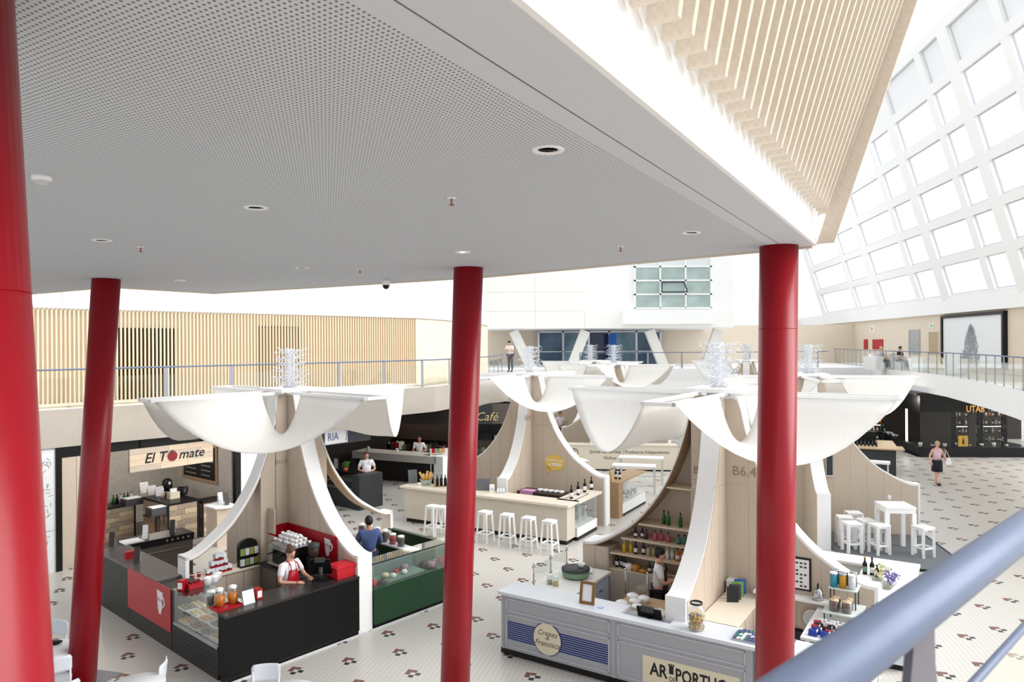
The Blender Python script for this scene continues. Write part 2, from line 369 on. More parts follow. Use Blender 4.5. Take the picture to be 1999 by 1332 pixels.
B().lathe([(0, 0), (.055, 0), (.055, -.025), (.045, -.03), (0, -.03)], n=20).obj('base', WHITE, o); B().lathe([(.03, -.03), (.035, -.045), (.02, -.055), (0, -.055)], n=16).obj('cap', LGREY, o)
p = at(754, 546, CZ); o = thing('security_camera', 'small dome security camera under the ceiling edge', 'camera', p)
B().cyl((0, 0, 0), (0, 0, -.09), .06, .07, 16).obj('housing', WHITE, o); B().ball((0, 0, -.1), .055, 12).obj('dome', BLK, o)
# ================================================================== NEAR RAILING
ra = at(1594, 1332, 5.0); rb = at(1999, 1035, 5.0); rd = (rb - ra).normalized()
near_rail = thing('gallery_railing', 'big blurred grey handrail in the lower right foreground', 'railing', (ra.x, ra.y, 3.9))
def NR(v): return v - near_rail.location
B().cyl(NR(ra - rd * 1.2), NR(rb + rd * 2.2), .0345, .0345, 28).obj('handrail', RAILM, near_rail)
B().cyl(NR(ra - rd * 1.2 + Vector((0, 0, -.205))), NR(rb + rd * 2.2 + Vector((0, 0, -.205))), .008, .008, 12).obj('glass_edge_rail', RAILM, near_rail)
pm = ra + rd * .362; pd = DGREY
POSTM = mat('post_grey', (96, 95, 108), .45)
bx = B(); prof = [(-.075, -1.1), (.07, -1.1), (.07, -.165), (.052, -.145), (.04, -.10), (.036, -.03), (-.05, -.03), (-.07, -.10)]
A = [NR(pm + rd * a + Vector((0, 0, z))) for a, z in prof]; nn = Vector((rd.y, -rd.x, 0)) * .006
va = [bx.bm.verts.new(v - nn) for v in A]; vb = [bx.bm.verts.new(v + nn) for v in A]; bx._f(va); bx._f(vb[::-1])
for i in range(len(A)): bx._f([va[i], va[(i + 1) % len(A)], vb[(i + 1) % len(A)], vb[i]])
bx.obj('post', POSTM, near_rail)
g0 = pm + rd * .1; g1 = rb + rd * 2.0
B().hexa([NR(v) for v in (g0 + Vector((0, 0, -1.05)), g1 + Vector((0, 0, -1.05)), g1 + nn + Vector((0, 0, -1.05)), g0 + nn + Vector((0, 0, -1.05)), g0 + Vector((0, 0, -.205)), g1 + Vector((0, 0, -.205)), g1 + nn + Vector((0, 0, -.205)), g0 + nn + Vector((0, 0, -.205)))]).obj('glass_pane', GLASS, near_rail)
s0 = ra - rd * 6 + Vector((.05, -.06, 0)); s1 = rb + rd * 4 + Vector((.05, -.06, 0)); out = Vector((rd.y, -rd.x, 0)) * 6
B().prism([(s0.x, s0.y), (s1.x, s1.y), (s1.x + out.x, s1.y + out.y), (s0.x + out.x, s0.y + out.y)], 3.5, 3.9, 'z').obj('floor', BEIGE, kind='structure')
# ================================================================== GALLERIES
MZ = 3.9; FB = 2.98
def poly_px(pts, z=MZ): return [at(x, y, z) for x, y in pts]
def band(name, pts, z0, z1, m, th=.15, parent=None, off=0.0, kind=None):
    b = B()
    for a, c in zip(pts, pts[1:]):
        d = Vector((c.x - a.x, c.y - a.y, 0)).normalized(); nrm = Vector((-d.y, d.x, 0))
        a2, c2 = a + nrm * off, c + nrm * off
        q = [a2, c2, c2 + nrm * th, a2 + nrm * th]
        b.hexa([(v.x, v.y, z0) for v in q] + [(v.x, v.y, z1) for v in q])
    return b.obj(name, m, parent, kind=kind)
LEFT = poly_px([(20, 806), (75, 802), (152, 797), (300, 788), (500, 776), (700, 764), (850, 754), (900, 748), (955, 738), (985, 727)])
LEFT = [LEFT[0] + (LEFT[0] - LEFT[2]) * 1.5] + LEFT
band('trim_3', LEFT, FB, MZ, WALLW, .25, kind='structure')
b = B()
for a, c in zip(LEFT, LEFT[1:]):
    d = Vector((c.x - a.x, c.y - a.y, 0)).normalized(); nr = Vector((-d.y, d.x, 0)) * 8
    b.hexa([(v.x, v.y, FB) for v in (a, c, c + nr, a + nr)] + [(v.x, v.y, MZ - .01) for v in (a, c, c + nr, a + nr)])
b.obj('floor', BEIGE, kind='structure')
b = B()
for a, c in zip(LEFT, LEFT[1:]):
    d = Vector((c.x - a.x, c.y - a.y, 0)).normalized(); nr = Vector((-d.y, d.x, 0))
    b.hexa([(v.x, v.y, FB - .03) for v in (a + nr * .3, c + nr * .3, c + nr * 7.5, a + nr * 7.5)] + [(v.x, v.y, FB - .005) for v in (a + nr * .3, c + nr * .3, c + nr * 7.5, a + nr * 7.5)])
b.obj('ceiling', BLK, kind='structure')
def resample(pts, step):
    out = []; acc = 0.0
    for a, c in zip(pts, pts[1:]):
        L = (c - a).length; d = (c - a) / L; t = -acc if acc > 0 else 0
        t = (step - acc) % step if out else 0
        while t < L:
            out.append((a + d * t, d)); t += step
        acc = (acc + L) % step if out else 0
    return out
POSTL = mat('gallery_post', (150, 155, 168), .45)
def railing(name, label, pts, step, top=.95, glass=True, r=.024):
    o = thing(name, label, 'railing', pts[0])
    R = lambda v: v - o.location
    hr = B()
    hr.tube([R(p) + Vector((0, 0, top)) for p in pts], r, 10); hr.obj('handrail', RAILM, o)
    sam = resample(pts, step); prev = None
    for p, d in sam:
        q = R(p); nr = Vector((-d.y, d.x, 0))
        k = B(); k.hexa([q - d * .05 - nr * .01, q + d * .05 - nr * .01, q + d * .05 + nr * .01, q - d * .05 + nr * .01,
                         q - d * .045 - nr * .01 + Vector((0, 0, top)), q + d * .045 - nr * .01 + Vector((0, 0, top)), q + d * .045 + nr * .01 + Vector((0, 0, top)), q - d * .045 + nr * .01 + Vector((0, 0, top))]); k.obj('post', POSTL, o)
        if glass and prev is not None:
            a, c = prev + (q - prev) * .05, q + (prev - q) * .05
            B().hexa([a, c, c + nr * .01, a + nr * .01, a + Vector((0, 0, top - .2)), c + Vector((0, 0, top - .2)), c + nr * .01 + Vector((0, 0, top - .2)), a + nr * .01 + Vector((0, 0, top - .2))]).obj('glass_pane', GLASS, o)
        prev = q
    return o
railing('gallery_railing', 'grey railing with glass panes before the left slatted wall', [p + Vector((0, 0, 0)) for p in LEFT[1:]], 1.75)
# slatted timber wall on the left gallery
def offset(pts, o):
    out = []
    for i, p in enumerate(pts):
        d = pts[min(i + 1, len(pts) - 1)] - pts[max(i - 1, 0)]; d.normalize(); out.append(p + Vector((-d.y, d.x, 0)) * o)
    return out
SL = offset(LEFT, .9)
slat_wall = thing('slatted_wall', 'long wall of vertical pine slats on the left gallery', 'slatted wall', SL[1])
R = lambda v: v - slat_wall.location
ST = 6.36 - MZ
sm = B().box(-.021, -.03, .03, .021, .03, ST).mesh('slat', SLATW)
sam = resample(SL[:8], .1)
for p, d in sam[-300:]:
    o = bpy.data.objects.new('slat', sm); link(o, slat_wall); o.location = R(p); o.rotation_euler = (0, 0, math.atan2(d.y, d.x))
cap = B()
for a, c in zip(SL, SL[1:]): cap.beam(R(a) + Vector((0, 0, ST + .03)), R(c) + Vector((0, 0, ST + .03)), .14, .05)
cap.obj('top_rail', LGREY, slat_wall)
cap = B()
for a, c in zip(SL, SL[1:]): cap.beam(R(a) + Vector((0, 0, .04)), R(c) + Vector((0, 0, .04)), .12, .08)
cap.obj('bottom_rail', BEIGE, slat_wall)
PINEB = mat('pine_board', (240, 226, 204), .6, noise_amt=.05, scale=4, stretch=(8, 8, .4))
band('wall_left', SL[:8], MZ, MZ + ST, PINEB, .1, off=.14, kind='structure')
band('wall_left', SL[7:], MZ, MZ + ST, PINEB, .12, off=-.02, kind='structure')
wl = offset(LEFT, .95); wl = [wl[0] + (wl[0] - wl[1])] + wl
band('wall_left', wl, MZ + ST + .06, 17, WALLW, .2, off=.2, kind='structure')
# dark windows behind the slats
DARKW = mat('dark_window_glass', (40, 38, 32), .08, noise_amt=.4, scale=2.5)
def slat_window(name, pxa, pxb, z0, z1, m):
    best = []
    for px in (pxa, pxb):
        for a, c in zip(SL, SL[1:]):
            d = ray(px, 672); k = d.x / d.y; den = (c.x - a.x) - k * (c.y - a.y)
            t = (k * a.y - a.x) / den
            if 0 <= t <= 1: best.append(a + (c - a) * t); break
    a, c = best; d = (c - a).normalized(); nr = Vector((-d.y, d.x, 0)); a = a + nr * .1; c = c + nr * .1
    o = thing(name, None, None, (a.x, a.y, MZ), math.atan2(d.y, d.x), kind='structure'); L = (c - a).length
    B().box(0, 0, z0, L, .03, z1).obj('pane', m, o)
    B().box(-.05, -.005, z0 - .05, 0, .035, z1 + .05).box(L, -.005, z0 - .05, L + .05, .035, z1 + .05).box(-.05, -.005, z1, L + .05, .035, z1 + .05).obj('window_frame', BLK, o)
slat_window('window_2', 236, 344, .05, 1.95, DARKW)
slat_window('window_3', 512, 585, .05, 2.05, mat('amber_window', (150, 120, 84), .2, noise_amt=.2, scale=2))
# right gallery
RIGHT = poly_px([(1600, 705), (1660, 712), (1730, 721), (1808, 729), (1849, 734), (1889, 741), (1934, 749), (1976, 758), (2010, 766), (2080, 786)])[::-1]
def wx(Y): return 22 + (Y - 31) * .14
band('trim_4', RIGHT, FB, MZ, WALLW, .25, off=-.25, kind='structure')
b = B()
for a, c in zip(RIGHT, RIGHT[1:]):
    b.hexa([(v[0], v[1], FB) for v in ((a.x + .1, a.y), (wx(a.y) + .3, a.y), (wx(c.y) + .3, c.y), (c.x + .1, c.y))] + [(v[0], v[1], MZ - .01) for v in ((a.x + .1, a.y), (wx(a.y) + .3, a.y), (wx(c.y) + .3, c.y), (c.x + .1, c.y))])
b.obj('floor', BEIGE, kind='structure')
railing('gallery_railing', 'curved grey railing with glass panes along the right gallery', RIGHT, 1.15, top=1.0)
Ys = [14, 24, 34, 44, 54, 66]
b = B()
for a, c in zip(Ys, Ys[1:]): b.hexa([(wx(a), a, MZ), (wx(a) + .2, a, MZ), (wx(c) + .2, c, MZ), (wx(c), c, MZ), (wx(a), a, 6.9), (wx(a) + .2, a, 6.9), (wx(c) + .2, c, 6.9), (wx(c), c, 6.9)])
b.obj('wall_right', BEIGE, kind='structure')
b = B(); b.hexa([(wx(14) - .25, 14, 6.85), (wx(14) + .3, 14, 6.85), (wx(66) + .3, 66, 6.85), (wx(66) - .25, 66, 6.85), (wx(14) - .25, 14, 7.65), (wx(14) + .3, 14, 7.65), (wx(66) + .3, 66, 7.65), (wx(66) - .25, 66, 7.65)])
b.obj('trim_5', WALLW, kind='structure')
def onwall(px, py):
    d = ray(px, py); k = d.x / d.y; Y = (22 - 31 * .14) / (k - .14); return Vector((wx(Y), Y, EYE + d.z * Y))
wrz = math.atan2(-1, -.14)
def wall_item(name, label, cat, px0, py0, px1, py1, parts, group=None):
    a = onwall(px0, py1); c = onwall(px1, py0); c0 = onwall(px1, py1)
    L = (Vector((c.x, c.y)) - Vector((a.x, a.y))).length; z0 = min(a.z, c0.z); h = max(onwall(px0, py0).z, c.z) - z0
    o = thing(name, label, cat, (a.x, a.y, z0), wrz, group)     # local x runs to the right as seen, front faces local -y
    parts(o, L, h)
    return o
def p_cab(o, L, h):
    B().box(0, -.05, 0, L, .0, h).obj('box', mat('cabinet_red', (178, 20, 38), .4), o); B().box(L * .85, -.06, h * .45, L * .9, -.05, h * .6).obj('handle', STEEL, o)
wall_item('fire_cabinet', 'narrow red fire cabinet on the gallery wall', 'cabinet', 1688, 663, 1695, 682, p_cab)
wall_item('fire_cabinet', 'wide red fire cabinet on the gallery wall', 'cabinet', 1705, 663, 1725, 682, p_cab)
def p_sign(o, L, h): B().box(0, -.04, 0, L, 0, h).obj('plate', WHITE, o); B().box(L * .25, -.045, h * .2, L * .7, -.04, h * .8).obj('pictogram', mat('sign_pink', (220, 150, 150), .6), o)
wall_item('fire_sign', 'white fire sign above the wide red cabinet', 'sign', 1700, 636, 1708, 648, p_sign)
def p_exit(o, L, h): B().box(0, -.04, 0, L, 0, h).obj('plate', WHITE, o); B().box(L * .2, -.045, h * .25, L * .8, -.04, h * .8).obj('pictogram', mat('sign_green', (120, 190, 150), .6), o)
wall_item('exit_sign', 'small white and green exit sign beside the gallery door', 'sign', 1817, 632, 1824, 641, p_exit)
def p_door(o, L, h):
    B().box(0, -.03, 0, L, .0, h).obj('leaf', mat('lift_door', (176, 182, 192), .3, .5), o); B().box(-.08, -.05, 0, 0, 0, h + .08).box(L, -.05, 0, L + .08, 0, h + .08).box(0, -.05, h, L, 0, h + .08).obj('door_frame', STEEL, o); B().box(L * .8, -.06, h * .45, L * .84, -.03, h * .5).obj('handle', STEEL, o)
d1 = wall_item('door_1', None, None, 1777, 647, 1796, 692, p_door); d1['kind'] = 'structure'
d2 = wall_item('door_2', None, None, 1815, 649, 1833, 692, lambda o, L, h: (B().box(0, -.02, 0, L, .02, h).obj('recess', mat('recess_beige', (186, 168, 140), .7), o), B().box(-.06, -.04, 0, 0, 0, h + .06).box(L, -.04, 0, L + .06, 0, h + .06).box(0, -.04, h, L, 0, h + .06).obj('door_frame', BEIGE, o))); d2['kind'] = 'structure'
def p_screen(o, L, h):
    B().box(0, -.12, 0, L, -.02, h).obj('panel', mat('screen_white', (236, 240, 242), .5), o)
    B().box(-.15, -.2, 0, 0, 0, h + .15).box(L, -.2, 0, L + .15, 0, h + .15).box(0, -.2, h, L, 0, h + .15).obj('frame', BLK, o)
    rnd = random.Random(3); b = B()
    for _ in range(420):
        t = rnd.random(); w_ = (1 - t) ** .6 * L * .17; x = L * .5 + rnd.uniform(-w_, w_); z = h * (.02 + .78 * t)
        a = rnd.uniform(0, PI); dx, dz = math.cos(a) * .16, math.sin(a) * .16
        b.beam((x - dx, -.13, z - dz), (x + dx, -.13, z + dz), .02, .012, up=(0, 1, 0))
    b.obj('printed_tree', mat('print_grey', (176, 182, 190), .7), o)
wall_item('poster_wall', 'big white poster with a grey tree drawing in a black frame', 'poster', 1847, 622, 1964, 712, p_screen)
# low white planters on the right gallery and two sitting people's heads are placed later
# glazed leaning wall on the right
win = thing('window_1', None, None, (wx(31), 31, 7.6), 0, kind='structure')
GP = lambda Y, h: Vector((wx(Y) - .315 * h, Y, 7.6 + h)) - win.location
ribs = [19.5, 24.4, 30.2, 37.2, 46.2, 58.5]; rows = [0, 1.9, 3.75, 5.6, 7.45, 9.3, 11.2]
FRM = mat('window_frame_grey', (206, 210, 216), .5)
SHADE = mat('blind_white', (242, 244, 246), .7, noise_amt=.04, scale=3, stretch=(1, 20, 1))
for Y in ribs: B().beam(GP(Y, -.2), GP(Y, 11.4), .7, .5, up=(1, 0, .3)).obj('rib', WALLW, win)
for Y0, Y1 in zip(ribs, ribs[1:]):
    sp = Y1 - Y0; ym = Y0 + sp * .36
    for h in rows: B().beam(GP(Y0, h), GP(Y1, h), .4, .42, up=(-.3, 0, 1)).obj('transom', WALLW, win)
    B().beam(GP(ym, 0), GP(ym, 11.2), .45, .42, up=(1, 0, .3)).obj('mullion', WALLW, win)
    for ri, (h0, h1) in enumerate(zip(rows, rows[1:])):
        for ya, yb in ((Y0 + .35, ym - .22), (ym + .22, Y1 - .35)):
            a, b_, c, d = GP(ya, h0 + .22), GP(yb, h0 + .22), GP(yb, h1 - .22), GP(ya, h1 - .22)
            sh = Vector((.02, 0, .006))
            B().hexa([a, b_, b_ + sh, a + sh, d, c, c + sh, d + sh]).obj('pane', SHADE if ri == 5 else GLASSR, win)
            f = B()
            for u, v in ((a, b_), (b_, c), (c, d), (d, a)): f.beam(u, v, .06, .06)
            f.obj('pane_frame', FRM, win)
# ================================================================== BACK OF THE HALL
BY = 45.0
l = atY(948, 600, BY); r_ = atY(1432, 600, BY); zb = atY(1200, 641, BY).z
box = B().box(l.x, BY, zb, r_.x, BY + 9, 15).obj('wall_back', WALLW, kind='structure')
nx = 5; wdt = (r_.x - l.x) / nx
PANM = mat('white_cladding', (245, 243, 239), .7, noise_amt=.01)
w0 = atY(1240, 600, BY).x; w1 = atY(1388, 600, BY).x
zs = [zb + .02, zb + 1.1, zb + 2.3, zb + 3.7, zb + 5.2]
for i in range(nx):
    for z0, z1 in zip(zs, zs[1:]):
        xa, xb = l.x + i * wdt + .012, l.x + (i + 1) * wdt - .012
        if xb > w0 - .1 and xa < w1 + .1 and z1 > zb + 1.15: continue
        B().box(xa, BY - .03, z0 + .012, xb, BY, z1 - .012).obj('panel', PANM, box)
wn = thing('window_4', None, None, (w0, BY, atY(1300, 602, BY).z), 0, kind='structure'); WW = w1 - w0; row = 27 / FPX * BY
WG = mat('office_glass', (178, 196, 192), .06, noise_amt=.25, scale=.9); WG2 = mat('office_glass_pale', (222, 230, 230), .1, noise_amt=.05)
for i in range(3):
    for j in range(4):
        x0 = WW / 3 * i; z0 = row * j
        B().box(x0 + .05, -.05, z0 + .05, x0 + WW / 3 - .05, -.03, z0 + row - .05).obj('pane', WG2 if j == 3 else WG, wn)
f = B()
for i in range(4): f.box(WW / 3 * i - .05, -.1, 0, WW / 3 * i + .05, 0, row * 4)
for j in range(5): f.box(-.05, -.1, row * j - .05, WW + .05, 0, row * j + .05)
f.obj('window_frame', WHITE, wn)
sa = B(); x0, x1 = WW / 3 + .1, WW / 3 * 2 - .1
P = [(x0, -.12, row * 2 - .1), (x1, -.12, row * 2 - .1), (x1 + .1, -.5, row + .12), (x0 - .1, -.5, row + .12)]
for a, c in zip(P, P[1:] + P[:1]): sa.beam(a, c, .07, .07)
so = sa.obj('open_sash', DGREY, wn); B().quad(*P).obj('sash_pane', GLASS, so)
B().box(-.8, -.45, -1.0, WW + .1, 0, -.1).obj('sill_box', WALLW, wn)
for i, (xt, xb) in enumerate(((1003, 1036), (1143, 1116), (1268, 1296), (1402, 1378))):
    t = atY(xt, 643, BY + .6); t.z = zb - .02; bt = atY(xb, 716, BY + .6)
    o = thing('raking_strut', ['slanted white strut left of the far glazing', 'slanted white strut before the blue glazing', 'slanted white strut at the right end of the glazing', 'slanted white strut on the far right of the white block'][i], 'strut', bt)
    B().beam((0, 0, 0), t - bt - Vector((0, 0, .12)), .5, .6).obj('shaft', mat('strut_paint', (222, 220, 214), .6), o)
    B().box(-.4, -.4, -.15, .4, .4, .05).obj('foot_plate', WHITE, o)
bw = B().box(-20, 52, MZ, 30, 52.4, zb + .3).obj('wall_back', BEIGE, kind='structure')
B().box(-24, 66, 0, 34, 66.4, 22).obj('wall_back', WALLW, kind='structure')
B().box(-4, 42, FB + .2, 27, 53, MZ).obj('floor', WALLW, kind='structure')
gz = thing('window_5', None, None, atY(1052, 716, 51.5), 0, kind='structure'); gz.location.z = MZ
GB = [mat('blue_glass_a', (84, 112, 140), .05, noise_amt=.5, scale=.7), mat('blue_glass_b', (52, 64, 92), .05, noise_amt=.3, scale=.5), mat('blue_glass_c', (128, 160, 178), .05, noise_amt=.4, scale=.8)]
gx = [0]
for px in (1100, 1150, 1190, 1243, 1290): gx.append((px - 1052) / FPX * 51.5)
for i, (a, c) in enumerate(zip(gx, gx[1:])): B().box(a + .06, 0, .05, c - .06, .06, 2.35).obj('pane', GB[(0, 2, 1, 2, 0)[i]], gz)
f = B()
for a in gx: f.box(a - .07, -.06, 0, a + .07, .08, 2.4)
f.box(0, -.06, 2.3, gx[-1], .08, 2.42).box(0, -.06, .9, gx[-1], .0, .96).obj('window_frame', STEEL, gz)
b = B().box(0, 0, .0, .5, .05, 2.2).obj('banner', mat('banner_blue', (42, 108, 200), .6), None, 'narrow blue banner hanging before the far glazing', 'banner', loc=atY(1190, 678, 50)); b.location.z = MZ
railing('gallery_railing', 'far grey railing below the white block', [Vector((4.0, 42.1, MZ)), Vector((10, 42.1, MZ)), Vector((18.6, 42.1, MZ))], 2.0, glass=False)
# ================================================================== KIOSKS
class Stall: pass
def SW(s, x, y, z=0.0): return Vector((s.c[0] + x * s.u[0] + y * s.v[0], s.c[1] + x * s.u[1] + y * s.v[1], z))
def lp(s, px, py, z):
    p = at(px, py, z); dx, dy = p.x - s.c[0], p.y - s.c[1]
    return dx * s.u[0] + dy * s.u[1], dx * s.v[0] + dy * s.v[1]
PROF = [(.0, 4.4), (.42, 4.4), (.5, 3.95), (.7, 3.3), (1, 2.66), (1.5, 2.03), (2, 1.66), (2.3, 1.5), (2.45, 1.46), (2.6, 1.46)]
def ztop(d, L):
    d = d * 2.6 / L
    for (a, za), (b, zb_) in zip(PROF, PROF[1:]):
        if d <= b:
            i = PROF.index((a, za)); t = (d - a) / (b - a)
            m0 = (zb_ - PROF[i - 1][1]) / (b - PROF[i - 1][0]) * (b - a) if i > 1 else (zb_ - za)
            m1 = (PROF[i + 2][1] - za) / (PROF[i + 2][0] - a) * (b - a) if i + 2 < len(PROF) else 0
            if i <= 1: m0 = zb_ - za
            return (2 * t ** 3 - 3 * t * t + 1) * za + (t ** 3 - 2 * t * t + t) * m0 + (-2 * t ** 3 + 3 * t * t) * zb_ + (t ** 3 - t * t) * m1
    return 1.46
def panels(parent, d0, d1, L, t, sides, zmin=.015, wd=.42, seam=2.9, cap=9, marg=.05):
    nP = max(1, round((d1 - d0) / wd)); wd = (d1 - d0) / nP
    for sd in sides:
        ya, yb = (t / 2 - .002, t / 2 + .012) if sd > 0 else (-t / 2 - .012, -t / 2 + .002)
        for k in range(nP):
            a, b_ = d0 + k * wd + .005, d0 + (k + 1) * wd - .005
            for z0, z1 in ((zmin, seam - .005), (seam + .005, 9)):
                pts = []
                for i in range(7):
                    d = a + (b_ - a) * i / 6; z = min(ztop(d, L) - marg, z1, cap); pts.append((d, z))
                if pts[0][1] <= z0 + .02: continue
                pts = [(d, max(z, z0 + .001)) for d, z in pts]
                B().prism([(a, z0)] + pts + [(b_, z0)], ya, yb, 'y').obj('panel', OAK, parent)
def wing(root, ang, L, style, detail):
    t = .33
    o = None
    if style == 'solid':
        pts = [(0, 0), (L, 0)] + [(L - (L - .0) * i / 40, ztop(L - L * i / 40, L)) for i in range(41)]
        o = B().prism(pts, -t / 2, t / 2, 'y').obj('wing', WHITE, root)
        if detail: panels(o, .18, L - .05, L, t, (1, -1))
        else:
            pts = [(.1, .1), (L - .06, .1)] + [(L - .06 - (L - .16) * i / 20, ztop(L - .06 - (L - .16) * i / 20, L) - .07) for i in range(21)]
            B().prism(pts, -t / 2 - .01, t / 2 + .01, 'y').obj('panel', OAK, o)
    elif style == 'open':
        rim = []
        for i in range(31):
            d = .44 + (L - .44) * i / 30; rim.append((d, ztop(d, L)))
        lower = [(d - .02 if i < 20 else d, z - .06) for i, (d, z) in enumerate(rim)]
        o = B().prism(rim + lower[::-1], -t / 2, t / 2, 'y').box(L - .07, -t / 2, 0, L, t / 2, 1.46).box(.0, -t / 2, 0, .44, t / 2, 4.4).box(.44, -t / 2 + .02, 0, L - .07, t / 2 - .02, .97).obj('wing', WHITE, root)
        B().prism(lower + [(d - .012, z - .02) for d, z in lower][::-1], -t / 2 + .01, t / 2 - .01, 'y').obj('rim_lining', OAKD, o)
        panels(o, .02, .44, L, t, (1, -1), marg=.0)
        panels(o, .46, L - .08, L, t, (1, -1), cap=.97, wd=.38)
        B().prism([(.46, .97), (.78, .97)] + [(.78 - .32 * i / 8, ztop(.78 - .32 * i / 8, L) - .07) for i in range(9)], -t / 2, t / 2, 'y').obj('jamb', OAK, o)
        B().box(.46, -t / 2 - .06, .97, L - .07, t / 2 + .06, 1.0).obj('ledge', mat('pale_ledge', (236, 224, 208), .5), o)
    elif style == 'shelf':
        yb, yf = -.36, .20
        rim = [(.44 + (L - .44) * i / 30, ztop(.44 + (L - .44) * i / 30, L)) for i in range(31)]
        lower = [(d, z - .05) for d, z in rim]
        o = B().prism(rim + lower[::-1], yb, yf, 'y').obj('wing', WHITE, root)
        B().prism([(d, z - .05) for d, z in rim] + [(d, z - .08) for d, z in rim][::-1], yb + .01, yf - .005, 'y').obj('rim_lining', OAKD, o)
        pts = [(.0, 0), (L, 0), (L, 1.38)] + [(L - .02 - (L - .46) * i / 20, ztop(L - .02 - (L - .46) * i / 20, L) - .07) for i in range(21)] + [(.44, 4.38), (0, 4.38)]
        B().prism(pts, yb, yb + .04, 'y').obj('back_panel', OAK, o)
        B().box(.0, -.165, 0, .44, .165, 4.4).obj('core', WHITE, o)
        panels(o, .02, .46, L, .33, (1,), marg=0)
        B().box(.44, yb, 0, .47, yf - .02, 2.72).obj('side_panel', OAK, o)
        B().box(2.12, yb, 0, L, yf, 1.40).obj('end_cabinet', OAK, o)
        for k in range(2): B().box(2.14 + k * .27, yf, .08, 2.40 + k * .27, yf + .012, 1.38).obj('panel', OAK, o)
        B().box(.47, yb + .04, 0, 2.12, yf - .03, .97).obj('cabinet', OAK, o)
        for k in range(4): B().box(.48 + k * .41, yf - .03, .06, .88 + k * .41, yf - .012, .95).obj('cabinet_door', OAK, o)
        for z, dm in ((.985, 2.12), (1.30, 2.1), (1.62, 1.86), (1.94, 1.5), (2.7, .93)):
            B().box(.47, yb + .04, z - .015, dm, yf - .02, z + .015).obj('shelf', mat('shelf_oak', (224, 204, 178), .5), o)
    o.rotation_euler = (0, 0, ang)
    return o
def make_chandelier():
    rnd = random.Random(5); b = B()
    for tier in range(6):
        z = .07 + tier * .135
        for k in range(17):
            a = 2 * PI * k / 17 + tier * .5 + rnd.uniform(-.1, .1); L = rnd.uniform(.26, .43); pts = []
            ph = rnd.uniform(0, 6); lift = rnd.uniform(-.03, .10)
            for i in range(13):
                t = i / 12; rr = .09 + (L - .09) * t; w_ = .035 * math.sin(t * PI * 4 + ph); w2 = .035 * math.cos(t * PI * 4 + ph)
                pts.append((math.cos(a) * rr - math.sin(a) * w_, math.sin(a) * rr + math.cos(a) * w_, z + lift * t + w2))
            b.tube(pts, .0045, 4)
    return b.mesh('wire_curls', WIRE)
CURL = make_chandelier()
ACR = mat('clear_acrylic', (236, 240, 246), .08, noise_amt=.01, alpha=.35)
def chandelier(loc, label, sc=1.0):
    o = thing('wire_chandelier', label, 'chandelier', loc, 0, 'wire chandeliers on the kiosk towers'); o.scale = (sc,) * 3
    w_ = bpy.data.objects.new('wire_curls', CURL); link(w_, o)
    for dx, dy in ((.07, 0), (-.07, 0), (0, .07), (0, -.07)): B().cyl((dx, dy, .02), (dx, dy, .82), .04, .04, 10).obj('acrylic_tube', ACR, o)
    B().box(-.12, -.12, 0, .12, .12, .025).obj('base', STEEL, o)
    return o
def kiosk(name, label, c, th, wings, detail=True, zt=4.42, arm=2.8, chl='', sag=.95, arms=(1, 1, 1, 1)):
    s = Stall(); th = math.radians(th); s.c = c; s.u = (math.sin(th), math.cos(th)); s.v = (-math.cos(th), math.sin(th)); s.rot = PI / 2 - th
    root = thing('market_kiosk', label, 'kiosk', (c[0], c[1], 0), s.rot, 'white winged market kiosks with canvas sails'); s.root = root
    for k, (L, st) in enumerate(wings):
        if L: wing(root, k * PI / 2, L, st, detail)
    B().box(-.166, -.166, 0, .166, .166, zt).obj('tower', OAK if not detail else WHITE, root)
    B().box(-.48, -.48, zt + .02, .48, .48, zt + .09).obj('platform', WHITE, root)
    al = [arm * a for a in arms]
    for k in range(4):
        b = B(); L = al[k]
        for sd in (-.24, .24): b.box(.3, sd - .025, zt - .03, L, sd + .025, zt + .03)
        b.box(L - .05, -.28, zt - .028, L, .28, zt + .028)
        o = b.obj('arm', WHITE, root); o.rotation_euler = (0, 0, k * PI / 2)
    for k in range(4):
        LA, LB = al[k], al[(k + 1) % 4]; b = B(); NS, NT = 12, 16; g = []
        for i in range(NS + 1):
            f = i / NS; row = []
            pa = Vector((.8 + (LA - .05 - .8) * f, .25, zt)); pb = Vector((.25, .8 + (LB - .05 - .8) * f, zt))
            sg = sag * (.82 + .22 * f)
            for j in range(NT + 1):
                t = j / NT; p_ = pa.lerp(pb, t); h = -4 * t * (1 - t)
                wv = .02 * math.sin(f * 9 + t * 5 + k) * math.sin(PI * t)
                row.append(b.bm.verts.new((p_.x, p_.y, p_.z + h * sg + wv)))
            g.append(row)
        for i in range(NS):
            for j in range(NT): b._f([g[i][j], g[i + 1][j], g[i + 1][j + 1], g[i][j + 1]], True)
        o = b.obj('sail', CLOTH, root); o.rotation_euler = (0, 0, k * PI / 2)
        md = o.modifiers.new('hem', 'SOLIDIFY'); md.thickness = .006
    if chl: chandelier((c[0], c[1], zt + .09), chl)
    return s
